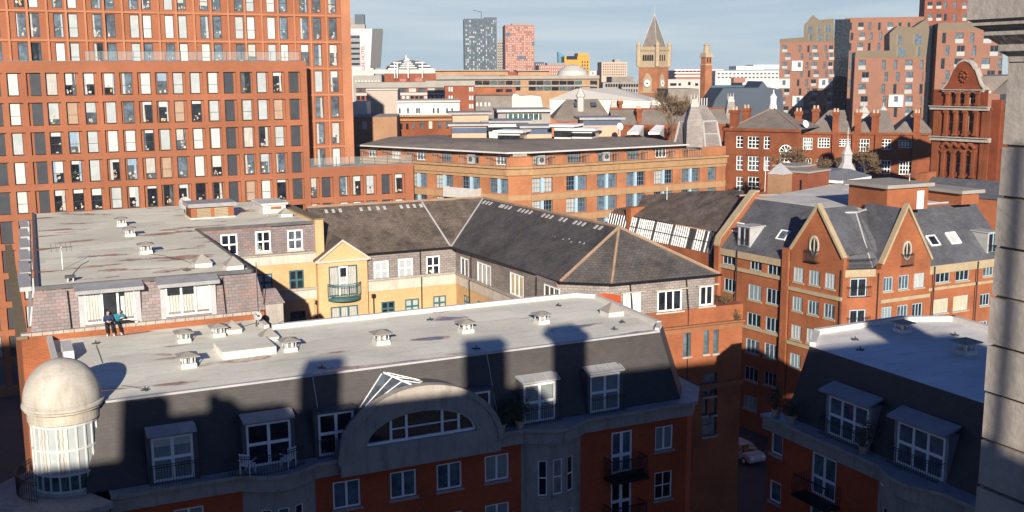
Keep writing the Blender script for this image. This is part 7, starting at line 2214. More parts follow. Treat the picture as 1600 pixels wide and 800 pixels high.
# ------------------------------------------------------------------ pale buildings on the right skyline
r, pl, L = far_block('pink_hospital', 'long low building with pink and white bands between the clock tower and the chimney tower', 'building', 1056, 110, 700, 1130, 108, 30, M.pinkred, M.whitebg)
for y in (109.5, 114, 119): part_box(r, pl, (1054, 1130, y - 1, y + .4), .1, .5, M.white, 'white_band')
for x in range(1060, 1128, 6): part_box(r, pl, (x, x + 3, 111, 113.2), .1, .3, M.g_dark, 'window')
r, pl, L = far_block('white_block', 'stepped white office building on the right skyline beside the pink student block', 'building', 1118, 111, 520, 1225, 108, 25, M.whitebg, M.pale, gridpx(1123, 1220, 17, 3.5, [115, 121], 2.6), M.g_grey)
part_box(r, pl, (1152, 1195, 103, 109), -15, -2, M.whitebg, 'upper_storey'); part_box(r, pl, (1180, 1230, 101, 108), -15, -3, M.whitebg, 'upper_storey')
part_box(r, pl, (1142, 1160, 121, 129), .1, 5, M.pinkred, 'brick_bay')
r, pl, L = far_block('grey_glazed_block', 'grey block with dark glazed strip windows left of the clock tower', 'building', 942, 129, 400, 1000, 128, 20, M.concrete, M.slatefar, [(x, x + 3, 131, 136) for x in range(946, 998, 4)] + [(x, x + 2, 139, 144) for x in range(946, 998, 4)], M.g_dark)
part_box(r, pl, (958, 992, 120, 129), -16, -3, M.slatefar, 'slate_roof'); 
r, pl, L = far_block('pale_office', 'low pale office with dark windows behind the clock tower', 'building', 1044, 124, 420, 1096, 124, 20, M.pale, M.concrete, [(1047, 1057, 130, 134), (1060, 1064, 130, 134), (1075, 1079, 128, 133), (1086, 1091, 130, 134)], M.g_dark)
r, pl, L = far_block('white_small_block', 'little white building standing left of the beige slab', 'building', 921, 111, 640, 938, 111, 12, M.whitebg, M.pale, [(925, 928, 113, 116)], M.pinkred)
r, pl, L = far_block('grey_hall', 'slate roofed hall between the clock tower and the chimney tower', 'hall', 1044, 139, 300, 1092, 137, 15, M.slatefar)
r, pl, L = far_block('low_brick_sheds', 'low brick and slate sheds between the banded office and the white tent', 'building', 742, 137, 262, 806, 139, 14, M.red, M.slatefar, [(775, 786, 139, 144), (790, 800, 139, 144)], M.g_dark)
r, pl, L = far_block('slate_shed', 'grey slate roofed shed with a row of white dormers behind the peach pavilions', 'building', 743, 150, 225, 800, 149, 14, M.slatefar, None, [(x, x + 3, 160, 166) for x in (744, 750, 757, 763)], M.blind)
# big steep dark roof
dr = thing('dark_church_roof', 'big steep dark blue slate church roof right of the chimney tower', 'church', tuple(W(1165, 160, 290)[:2]) + (0,))
dpl, dL = line(1110, 150, 290, 1225, 150)
m = MB(); o = [(1108, 180), (1118, 155), (1130, 138), (1185, 137), (1192, 127), (1199, 136), (1222, 140), (1225, 180)]
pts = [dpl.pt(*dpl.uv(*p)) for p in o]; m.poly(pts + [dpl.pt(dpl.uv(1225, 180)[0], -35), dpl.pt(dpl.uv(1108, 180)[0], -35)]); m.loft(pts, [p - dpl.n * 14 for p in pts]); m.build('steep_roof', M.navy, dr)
tr = thing('teal_roof_hall', 'teal metal roofed hall behind the dark church roof', 'hall', tuple(W(1140, 135, 330)[:2]) + (0,))
tp_, tl_ = line(1112, 134, 330, 1190, 131); m = MB(); tp_.obox(m, 0, tl_, -30, 0, -12, 0); m.build('metal_roof', M.tealroof, tr)
# small steep roofs, lantern-topped ventilators and chimneys of the school roofscape behind the warehouse
rs = thing('school_range', 'rear slate roofed range of the red brick school behind the warehouse, with red ridge tiles', 'school', tuple(W(1060, 190, 188)[:2]) + (0,))
rpl, rL = line(958, 195, 186, 1140, 195)
m = MB(); m.poly([rpl.pt(0, 0), rpl.pt(rL, 0), rpl.pt(rL, 2.5, -4), rpl.pt(0, 2.5, -4)]); m.build('slate_roof', M.slatefar, rs)
m = MB(); m.tube(rpl.pt(0, 2.5, -4), rpl.pt(rL, 2.5, -4), .22, n=5); m.build('ridge_tiles', M.terra, rs)
m = MB(); rpl.obox(m, 0, rL, -20, 0, -6, -.02); m.build('brick_wall', M.terra, rs)
for x0, x1, yt, d_ in ((995, 1003, 170, .3), (967, 972, 158, 4)): chimney((x0 + x1) / 2, x0, x1, yt, rpl, d_, rs)
for cx_, yb_, yt_, wb, wt, ww, nm, lab in ((960, 183, 163, 11, 7, 192, 'roof_ventilator', 'small slate-hung ventilator turret left of the brick chimney'), (1022, 176, 160, 9, 6, 200, 'roof_ventilator', 'low grey ventilator in front of the clock tower foot'), (1084, 190, 163, 14, 7, 129, 'roof_ventilator', 'steep taupe slate ventilator turret topped by white louvres beside the corner pavilion'), (1141, 176, 155, 9, 6, 190, 'roof_ventilator', 'pale pinnacled ventilator left of the twin brick chimneys')):
    rt_ = thing(nm, lab, 'ventilator', tuple(W(cx_, yb_, ww)))
    c0_, c1_ = W(cx_, yb_, ww), W(cx_, yt_ + 4, ww); s0_, s1_ = wb * ww / FPX, wt * ww / FPX
    m = MB(); m.lathe(Vector((c0_.x, c0_.y, 0)), [(s0_ * 1.3, c0_.z - 3), (s0_ * 1.25, c0_.z), (s1_ * 1.15, c1_.z)], 4, 0, math.pi / 4, math.pi * 2.25); m.build('slate_skirt', M.slatecourt if cx_ > 1050 else M.slatefar, rt_)
    m = MB(); m.lathe(Vector((c0_.x, c0_.y, 0)), [(s1_ * 1.2, c1_.z), (s1_ * 1.2, c1_.z + .35), (s1_, c1_.z + .4), (s1_ * .9, c1_.z + .9), (.02, c1_.z + 1.0)], 4, 0, math.pi / 4, math.pi * 2.25)
    for k in (-.7, 0, .7): m.tube(Vector((c0_.x + s1_ * k, c0_.y, c1_.z + .4)), Vector((c0_.x + s1_ * k, c0_.y, c1_.z + 1.5)), .1, .04, 5)
    m.build('white_louvre', M.pale, rt_)
M.clere = plain('blue_clerestory', (.045, .075, .13), .3, .3, .5, 3)
# ------------------------------------------------------------------ rooftop pavilions of the warehouse
def pavilion(label, x0, x1, yt, yb, w, depth, blue=(0.15, 0.6), body=None, roof=None, win=None):
    pl, L = line(x0, yt, w, x1, yt + (x1 - x0) * .012)
    r = thing('rooftop_pavilion', label, 'rooftop pavilion', tuple(pl.pt(L / 2, 0)))
    h = (yb - yt) * w / FPX
    m = MB(); pl.obox(m, 0, L, -h - 1.5, -.02, -depth, 0); m.build('wall', body or M.peach, r)
    m = MB(); pl.obox(m, -.5, L + .5, 0, .25, -depth - .4, .5); m.build('roof', roof or M.lead, r)
    if blue:
        m = MB(); pl.obox(m, -.02, L + .02, -h * blue[1], -h * blue[0], -depth * .5, .05); m.build('clerestory', win or M.clere, r)
    return r, pl, L
pavilion('peach rooftop pavilion with blue clerestory and wide white roof, left one of the warehouse roof', 706, 760, 197, 216, 134, 5)
pavilion('plain peach rooftop pavilion with curved grey roof standing behind the left blue-banded one', 707, 763, 179, 196, 142, 6, None)
pavilion('peach rooftop pavilion with blue clerestory in the middle of the warehouse roof', 818, 862, 200, 219, 132, 5, (.1, .5))
pavilion('peach rooftop pavilion with blue clerestory and a satellite dish, right one of the warehouse roof', 911, 970, 187, 207, 134, 5, (.1, .45))
pavilion('wide low grey metal roofed penthouse between the blue-banded pavilions', 757, 826, 192, 207, 141, 7, (.45, .9), M.whitebg, M.lead, M.g_dark)
for i, (x0, x1, yt, yb) in enumerate(((778, 812, 207, 221), (866, 892, 198, 218), (893, 925, 204, 216))):
    r, pl, L = pavilion(['low white dormer left of the middle peach pavilion', 'white dormer with slanted roof right of the middle peach pavilion', 'white arched dormer below the right peach pavilion'][i], x0, x1, yt, yb, 130, 3.5, (.3, .8), M.whitebg, M.white, M.g_dark)
for x0, x1, lab in ((980, 1006, 'left sloping white roof hood right of the satellite dish'), (1013, 1038, 'right sloping white roof hood beside the bare tree')):
    r = thing('roof_hood', lab, 'roof hood', tuple(W((x0 + x1) / 2, 210, 132)))
    A_, B_, C_2, D_ = W(x0, 210, 130), W(x1 - 8, 210, 130), W(x1, 199, 134), W(x0 + 12, 198, 134)
    m = MB(); m.hexa([A_, B_, C_2, D_] + [p + ZUP * .25 for p in (A_, B_, C_2, D_)]); m.build('hood', M.white, r)
    m = MB(); m.poly([B_, C_2, C_2 - ZUP * 1.2]); m.poly([A_, D_, D_ - ZUP * 1.2]); m.build('cheek', M.whitebg, r)
# ------------------------------------------------------------------ roof vents, cowls and other small things standing on the roofs
def make_vent(label):
    r = thing('roof_vent', label, 'roof vent', (0, 0, 0), 'louvred vents on the flat roofs')
    m = MB(); m.box(Vector(), (0.0, 0, 0), (0, 0, 0), (0, 0, 0)) if False else None
    h = .34
    m.hexa([(-h, -h, 0), (h, -h, 0), (h, h, 0), (-h, h, 0), (-h * .95, -h * .95, .2), (h * .95, -h * .95, .2), (h * .95, h * .95, .2), (-h * .95, h * .95, .2)]); m.build('curb', M.membrane, r)
    m = MB()
    for x in (-.26, .26):
        for y in (-.26, .26): m.box((x - .02, y - .02, .2), (.04, 0, 0), (0, .04, 0), (0, 0, .3)); m.cut()
    m.build_each('post', M.alum, r)
    m = MB()
    for x, y in ((-.12, -.1), (.13, -.12), (0, .12), (.16, .1)): m.tube((x, y, .2), (x, y, .44), .07, n=10, m=0); m.tube((x, y, .44), (x, y, .47), .085, n=10, m=1)
    m.build('pipes', [M.alum, M.dgrey], r)
    m = MB(); c = .46
    m.hexa([(-c, -c, .5), (c, -c, .5), (c, c, .5), (-c, c, .5), (-c, -c, .54), (c, -c, .54), (c, c, .54), (-c, c, .54)])
    q = [(-c, -c, .543), (c, -c, .543), (c, c, .543), (-c, c, .543)]
    for i in range(4): m.poly([q[i], q[(i + 1) % 4], (0, 0, .70)])
    m.build('cap', M.concrete, r)
    return r
def make_cowl(label):
    r = thing('pyramid_cowl', label, 'roof cowl', (0, 0, 0), 'pyramid cowls on the flat roofs')
    m = MB(); m.box((-.5, -.5, 0), (1, 0, 0), (0, 1, 0), (0, 0, .26)); m.build('curb', M.membrane, r)
    m = MB(); q = [(-.55, -.55, .263), (.55, -.55, .263), (.55, .55, .263), (-.55, .55, .263)]
    m.poly(q)
    for i in range(4): m.poly([q[i], q[(i + 1) % 4], (0, 0, .78)])
    m.build('pyramid_cap', M.concrete, r)
    return r
vents = [((287, 534), ZR, 'roof vent with grey cap nearest the seated people on the front roof'), ((294, 573), ZR, 'roof vent standing alone on the front roof right of the dome'),
         ((341, 525), ZR + .0, 'roof vent beside the raised roof plinth on the front roof'), ((452, 548), ZR, 'roof vent between the raised plinth and the first chimney shadow'),
         ((596, 537), ZR, 'roof vent beside the rust-stained puddles mid front roof'), ((728, 519), ZR, 'roof vent at the tip of the middle chimney shadow'), ((846, 505), ZR, 'roof vent at the tip of the right chimney shadow'),
         ((190, 353), ZB, 'farthest roof vent on the rear flat roof by rusty stains'), ((203, 369), ZB, 'middle of three roof vents in a row on the rear flat roof'), ((228, 396), ZB, 'nearest of three roof vents in a row on the rear flat roof'),
         ((1410, 519), ZR, 'shaded roof vent near the bright upstand on the pale right roof'), ((1508, 553), ZR, 'big shaded roof vent beside the stone pier on the right roof')]
v0 = None
for i, ((x, y), z, lab) in enumerate(vents):
    p = P(x, y, z); p.z = z + .004
    if v0 is None: v0 = make_vent(lab); v0.location = p; v0.rotation_euler = (0, 0, TH); o = v0
    else: o = dup(v0, p, lab)
    sc_ = 1.15 if i == 11 else random.uniform(.93, 1.05)
    o.scale = (sc_, sc_, sc_)
cowls = [((363, 519), ZR, 'pyramid cowl on white curb behind the raised roof plinth'), ((420, 531), ZR, 'pyramid cowl on white curb right of the raised roof plinth'), ((956, 492), ZR, 'pyramid cowl on white curb at the right end of the front roof'),
         ((316, 416), ZB, 'pyramid cowl with open sides near the front corner of the rear roof'), ((365, 420), ZB, 'pyramid cowl at the right edge of the rear roof'), ((446, 338), ZB, 'pyramid cowl in front of the white roof hatch on the rear roof')]
c0 = None
for (x, y), z, lab in cowls:
    p = P(x, y, z); p.z = z + .004
    if c0 is None: c0 = make_cowl(lab); c0.location = p; c0.rotation_euler = (0, 0, TH); o = c0
    else: o = dup(c0, p, lab)
    sc_ = random.uniform(.82, 1.0); o.scale = (sc_, sc_, sc_)
outl = [((227, 610), ZR, 'small lead clamp on the front roof edge right of the dome shadow'), ((503, 575), ZR, 'small lead clamp inside the first chimney shadow'), ((744, 545), ZR, 'small lead clamp inside the middle chimney shadow'), ((672, 500), ZR, 'small lead clamp near the back upstand of the front roof'), ((873, 478), ZR, 'small lead clamp near the back right corner of the front roof'), ((972, 504), ZR, 'small lead clamp below the right pyramid cowl'), ((960, 515), ZR, 'small lead clamp near the front edge at the right roof end'), ((1336, 531), ZR, 'small lead clamp on the sunny patch of the right roof'), ((1344, 547), ZR, 'small lead clamp in the shade of the right roof'), ((1492, 524), ZR, 'small lead clamp on the sunny back part of the right roof'), ((150, 537), ZR, 'small lead clamp below the seated people'), ((292, 423), ZB, 'small lead clamp near the front edge of the rear roof')]
k0 = None
for (x, y), z, lab in outl:
    p = P(x, y, z); p.z = z + .004
    if k0 is None:
        m = MB(); m.box((-.2, -.05, 0), (.4, 0, 0), (0, .1, 0), (0, 0, .05)); m.box((-.05, -.18, .002), (.1, 0, 0), (0, .36, 0), (0, 0, .04)); m.tube((0, 0, .04), (0, 0, .17), .03, n=6)
        k0 = o = m.build('roof_clamp', M.dgrey); tag(o, lab, 'roof clamp', 'lead clamps on the flat roofs'); o.location = p
    else:
        o = k0.copy(); COL.objects.link(o); o.location = p; o['label'] = lab
    o.rotation_euler = (0, 0, random.random() * 3)
# louvred brick plant box and white hatch on the rear roof
p = P(299, 343, ZB)
r = thing('louvred_plant_box', 'orange brick plant box with timber louvres and grey lid on the rear flat roof', 'plant box', tuple(p))
bp = Pl(p, U); Lb = bp.uv(366, 340)[0]; hb_ = .85
m = MB(); 
for a, b in ((0, .42), (Lb * .46, Lb * .54), (Lb - .4, Lb)): bp.obox(m, a, b, .1, hb_, -2.2, 0)
bp.obox(m, 0, Lb, .1, hb_, -2.2, -.12); m.build('brick_wall', M.red, r)
m = MB()
for a, b in ((.43, Lb * .46 - .01), (Lb * .54 + .01, Lb - .41)):
    for i in range(6):
        z = .16 + .11 * i; m.hexa([bp.pt(a, z, -.1), bp.pt(b, z, -.1), bp.pt(b, z - .04, .0), bp.pt(a, z - .04, 0), bp.pt(a, z + .07, -.1), bp.pt(b, z + .07, -.1), bp.pt(b, z + .03, 0), bp.pt(a, z + .03, 0)])
m.build('louvres', M.cream, r)
m = MB(); bp.obox(m, -.2, Lb + .2, hb_ + .003, hb_ + .28, -2.4, .2); m.build('lid', M.lead, r)
m = MB(); bp.obox(m, -.08, Lb + .08, 0.004, .1, -2.3, .1); m.build('plinth', M.membrane, r)
p = P(411, 334, ZB); r = thing('roof_hatch', 'low white roof hatch with grey felt lid beside the buff parapet', 'roof hatch', tuple(p))
bp = Pl(p, U); m = MB(); bp.obox(m, 0, 1.75, .004, .62, -3.2, 0); m.build('curb', M.membrane, r)
m = MB(); bp.obox(m, -.15, 1.9, .623, .78, -3.3, .15); m.build('lid', M.feltplain, r)
m = MB(); bp.obox(m, .6, 1.4, .3, .5, .003, .05); m.build('vent_grille', M.red, r)
# aerials, dishes, lamp
def aerial(name, label, cat, p, h, arms=0, mat=None):
    r = thing(name, label, cat, tuple(p)); m = MB(); m.tube(p, p + ZUP * h, .025, n=5); m.build('mast', mat or M.white, r)
    if arms:
        m = MB(); t = p + ZUP * (h - .05); m.tube(t - U * .55, t + U * .55, .018, n=4)
        for i in range(arms): q = t + U * (-.5 + 1.0 * i / (arms - 1)); m.tube(q - V * .22 - ZUP * .2, q + V * .22 + ZUP * .2, .012, n=4)
        m.build('aerial_rods', M.dgrey, r)
    return r
aerial('tv_aerial', 'thin pole aerial standing among rust stains at the left of the rear roof', 'aerial', P(98, 421, ZB), 1.25, 5)
aerial('tv_aerial', 'tall television aerial on a pole fixed to the orange plant room', 'aerial', P(1419, 318, zfl + .3), 2.6, 8)
aerial('mast_pole', 'slim white pole in front of the school windows left of the stair block', 'pole', W(1195, 300, 108), 3.0)
aerial('mast_pole', 'thin dark pole rising beside the stone stub wall', 'pole', P(404, 498, 19.4), 3.0, 0, M.dgrey)
aerial('mast_pole', 'thin white pole in the middle of the slate workshop roof', 'pole', P(1042, 312, 21.2), 1.1)
def dish(label, c, r_, mat=None):
    t = thing('satellite_dish', label, 'satellite dish', tuple(c)); n_ = (Vector((.5, -.8, .3))).normalized(); a = n_.orthogonal().normalized(); b = n_.cross(a)
    m = MB(); prev = None
    for k in range(5):
        rr_ = r_ * k / 4; ring = [c + n_ * (.25 * r_ * (k / 4) ** 2) + (a * math.cos(2 * math.pi * i / 16) + b * math.sin(2 * math.pi * i / 16)) * max(rr_, .004) for i in range(16)]
        if prev: m.loft(prev, ring, 0, True)
        prev = ring
    m.build('reflector', mat or M.white, t, smooth=True)
    m = MB(); m.tube(c - n_ * .02, c - n_ * .25 - ZUP * .35, .04, n=5); m.tube(c - n_ * .25 - ZUP * .35, c - n_ * .25 - ZUP * .9, .04, n=5); m.build('bracket', M.dgrey, t)
    m = MB(); m.tube(c - b * r_ * .9, c + n_ * r_ * .8, .02, n=4); m.box(c + n_ * r_ * .8 - Vector((.04, .04, .04)), (.08, 0, 0), (0, .08, 0), (0, 0, .08)); m.build('feed_arm', M.dgrey, t)
dish('grey satellite dish on the stone stub wall before the buff courtyard', P(402, 494, 19.6), .22, M.leadlt)
dish('small grey satellite dish at the left end of the louvred plant box', P(289, 318, 22.3), .5, M.leadlt)
dish('white satellite dish beside the right blue-banded rooftop pavilion', W(968, 198, 130), .45)
dish('white satellite dish between the school chimneys', W(1258, 194, 168), .6)
p = P(102, 441, ZB); r = thing('floodlight', 'small floodlight box on the front left edge of the rear roof', 'floodlight', tuple(p))
m = MB(); m.box(p + ZUP * .18, U * .5, V * .25, ZUP * .14); m.build('lamp_housing', M.dgrey, r); m = MB(); m.box(p + U * .1 + ZUP * .004, U * .05, V * .2, ZUP * .18); m.box(p + U * .36 + ZUP * .004, U * .05, V * .2, ZUP * .18); m.build('bracket', M.alum, r)

def cable(label, pts, z):
    m = MB(); q = [P(x, y, z) + ZUP * .02 for x, y in pts]
    for a, b in zip(q, q[1:]): m.tube(a, b, .016, n=5)
    tag(m.build('roof_cable', M.dgrey), label, 'cable', 'cables lying on the flat roofs')
cable('dark cable running from the floodlight across the rear roof', [(108, 436), (118, 424), (126, 415), (139, 408)], ZB)
cable('long dark cable between the nearest row vent and the open pyramid cowl', [(233, 397), (255, 400), (280, 405), (303, 413)], ZB)
cable('thin cable on the front roof between the seated people and the dome', [(150, 540), (156, 556), (160, 568)], ZR)
cable('thin cable from the dome shadow to the roof clamp', [(190, 603), (207, 605), (224, 608)], ZR)
cable('thin cable behind the plinth towards the back upstand', [(375, 512), (400, 505), (425, 510), (448, 500)], ZR)
# ------------------------------------------------------------------ white garden chairs on the deck
def chair(label, p, rz):
    r = thing('garden_chair', label, 'garden chair', tuple(p), 'garden chairs behind the balustrade')
    c, s = math.cos(rz), math.sin(rz)
    X, Y_ = Vector((c, s, 0)), Vector((-s, c, 0))
    def b(x, y, z, a, d, h): 
        m = MB(); m.box(p + X * x + Y_ * y + ZUP * z, X * a, Y_ * d, ZUP * h); return m
    b(-.25, -.25, .38, .5, .48, .04).build('seat', M.white, r)
    m = MB()
    for i in range(6): m.box(p + X * (-.24 + .085 * i) + Y_ * .2 + ZUP * .42, X * .05, Y_ * .02 + ZUP * .0, ZUP * (.42 + .06 * math.sin(math.pi * i / 5)))
    m.box(p + X * -.25 + Y_ * .2 + ZUP * .84, X * .5, Y_ * .03, ZUP * .06); m.build('backrest', M.white, r)
    for x in (-.24, .2):
        for y in (-.24, .18): b(x, y, 0.004, .045, .045, .376).build('leg', M.white, r)
    for x in (-.29, .25): b(x, -.25, .6, .05, .48, .03).build('armrest', M.white, r)
for (px, py, lab, rz) in ((386, 722, 'white slatted garden chair left of the french window with the curved balustrade', TH + 2.4), (450, 706, 'white slatted garden chair right of the french window with the curved balustrade', TH - 2.6)):
    u_ = DP.off(.55).uv(px, py)[0]; chair(lab, Q(u_, -1.62, ZD + .004), rz)
# ------------------------------------------------------------------ plants
def bush(label, p, rx, rz_, n, leaf, mat=None, name='potted_shrub', pot=True, cat='shrub', stem=None):
    r = thing(name, label, cat, tuple(p))
    if pot:
        m = MB(); m.lathe(p, [(.16, 0), (.22, .3), (.25, .3), (.25, .36), (.2, .36)], 12); m.build('pot', M.potclay, r)
    z0 = .35 if pot else 0
    m = MB()
    for i in range(9):
        a = random.random() * 6.28; q = p + Vector((math.cos(a) * rx * .6, math.sin(a) * rx * .6, z0 + rz_ * random.uniform(.6, 1.3))); m.tube(p + ZUP * z0 * .9, q, .02, .006, 4)
    m.build('stem', M.bark, r)
    m = MB(); cl = [(Vector((random.gauss(0, .5), random.gauss(0, .5), random.gauss(0, .5))), random.uniform(.25, .5)) for _ in range(9)]
    for i in range(n):
        c, s = random.choice(cl)
        d = c + Vector((random.gauss(0, 1), random.gauss(0, 1), random.gauss(0, 1))) * s
        q = p + Vector((d.x * rx, d.y * rx * .8, z0 + rz_ * .75 + d.z * rz_ * .6))
        if q.z < p.z + .03: continue
        a = Vector((random.gauss(0, 1), random.gauss(0, 1), random.gauss(0, 1))).normalized(); b = a.orthogonal().normalized()
        l = leaf * random.uniform(.6, 1.3); m.poly([q, q + a * l * .5 + b * l * .25, q + a * l, q + a * l * .5 - b * l * .25], 0 if random.random() < .8 else 1)
    m.build('foliage', [mat or M.leaf, M.leafdry], r)
u_ = DP.off(.4).uv(812, 645)[0]
bush('dense green potted shrub on the deck right of the arched gable', Q(u_, -1.4, ZD), .62, .75, 1300, .11)
u_ = DP.off(.3).uv(778, 655)[0]
bush('low trailing plant at the right foot of the arched gable', Q(u_ + .1, -1.45, ZD), .4, .4, 500, .09)
for px, py, rx, rz_, lab in ((1216, 600, .45, .8, 'shrub at the far left corner of the shaded deck'), (1240, 628, .3, .5, 'small pot plant between the corner shrub and the first shaded window'), (1352, 672, .5, .75, 'leafy shrub right of the first shaded french window')):
    u_ = HP.off(.4).uv(px, py)[0]; bush(lab, HP.pt(u_, ZD, .45), rx, rz_, 600, .09, M.leafdry if px == 1352 else None)
p = P(1140, 476, 17.0)
bush('weedy shrub sprouting from the ledge where the two orange buildings meet', FW.pt(FW.uv(1136, 478)[0], 16.95, -.2), .35, .5, 350, .09, M.leafdry, 'buddleia', False)
bush('second weedy shrub growing on the lower string course', FW.pt(FW.uv(1146, 500)[0], FW.uv(1146, 500)[1], .3), .25, .5, 250, .08, M.leafdry, 'buddleia', False)
# bare trees
def bare_tree(label, p, h, spread, dep=6, name='bare_tree', r0=.16, tw=M.twig):
    r = thing(name, label, 'tree', tuple(p))
    tr_ = MB(); cr_ = MB()
    def grow(q, d, l, rad, k):
        e = q + d * l
        (tr_ if k > dep - 2 else cr_).tube(q, e, rad, rad * .7, 5 if k > dep - 2 else 3, caps=False)
        if k == 0: return
        for i in range(3 if k > 2 else 4):
            a = Vector((random.gauss(0, 1), random.gauss(0, 1), random.gauss(0, .5))).normalized()
            nd = (d + a * spread + ZUP * .12).normalized()
            grow(q + d * l * random.uniform(.55, 1.0), nd, l * random.uniform(.62, .85), max(rad * .62, .03), k - 1)
    grow(p, ZUP.copy(), h * .27, r0, dep)
    tr_.build('trunk', M.bark, r); cr_.build('crown', tw, r)
bare_tree('bare brown tree in front of the rear school range', W(1050, 225, 166), 10.5, .75, 6, r0=.22)
bare_tree('thin bare tree beside the taupe ventilator turret', W(1078, 215, 168), 8.5, .6, 6, r0=.18)
bare_tree('bare tree before the round school window', W(1232, 300, 150), 8.5, .7, 6, r0=.18)
bare_tree('bare tree left of the pale lantern spire', W(1298, 300, 148), 7.0, .75, 6, r0=.15)
bare_tree('bare tree right of the pale lantern spire', W(1345, 300, 146), 7.5, .75, 6, r0=.15)
bare_tree('small bare shrub behind the pyramid-topped brick block', W(1262, 292, 140), 4.5, .9, 5, 'bare_shrub', .1)
# ------------------------------------------------------------------ parked cars in the dark lane
def car(label, p, rz, paint):
    r = thing('parked_car', label, 'car', tuple(p), 'cars parked in the lane')
    c, s = math.cos(rz), math.sin(rz); X, Y_ = Vector((c, s, 0)), Vector((-s, c, 0))
    def q(x, y, z): return p + X * x + Y_ * y + ZUP * z
    prof = [(-2.05, .35), (-2.1, .62), (-1.95, .88), (-1.2, .96), (-.85, .99), (1.35, .98), (1.95, .92), (2.05, .6), (2.0, .32)]
    m = MB(); A = [q(x, -.82, z) for x, z in prof]; B = [q(x, .82, z) for x, z in prof]
    m.loft(A, B, 0, True); m.poly(A); m.poly(B); m.build('body', paint, r)
    cab = [(-1.15, .96), (-.55, 1.42), (.95, 1.44), (1.75, .98)]
    m = MB(); A = [q(x, -.8 + (z - .96) * .3, z) for x, z in cab]; B = [q(x, .8 - (z - .96) * .3, z) for x, z in cab]
    m.loft(A, B, 0); m.poly(A); m.poly(B); m.build('windows', M.g_dark, r)
    m = MB(); m.hexa([q(-.6, -.62, 1.41), q(1.0, -.62, 1.43), q(1.0, .62, 1.43), q(-.6, .62, 1.41), q(-.5, -.58, 1.47), q(.9, -.58, 1.49), q(.9, .58, 1.49), q(-.5, .58, 1.47)]); m.build('roof', paint, r)
    for x in (-1.3, 1.3):
        for y in (-.84, .68):
            m = MB(); m.tube(q(x, y, .32), q(x, y + .16, .32), .32, n=16); o = m.build('wheel', M.black, r); m = MB(); m.tube(q(x, y - .01, .32), q(x, y + .17, .32), .19, n=12); m.build('rim', M.alum, o)
    for y in (-.6, .6): m = MB(); m.box(q(-2.11, y - .15, .62), X * .06, Y_ * .3, ZUP * .14); m.build('headlight', M.white, r); m = MB(); m.box(q(2.0, y - .12, .65), X * .06, Y_ * .24, ZUP * .16); m.build('tail_light', M.redpaint, r)
pc = P(1158, 716, 0.0)
car('white hatchback parked in the dark lane between the brick blocks', pc + ZUP * .005, math.radians(118), M.leadlt)  # white body painted grey: the lane's shade is put into its colour
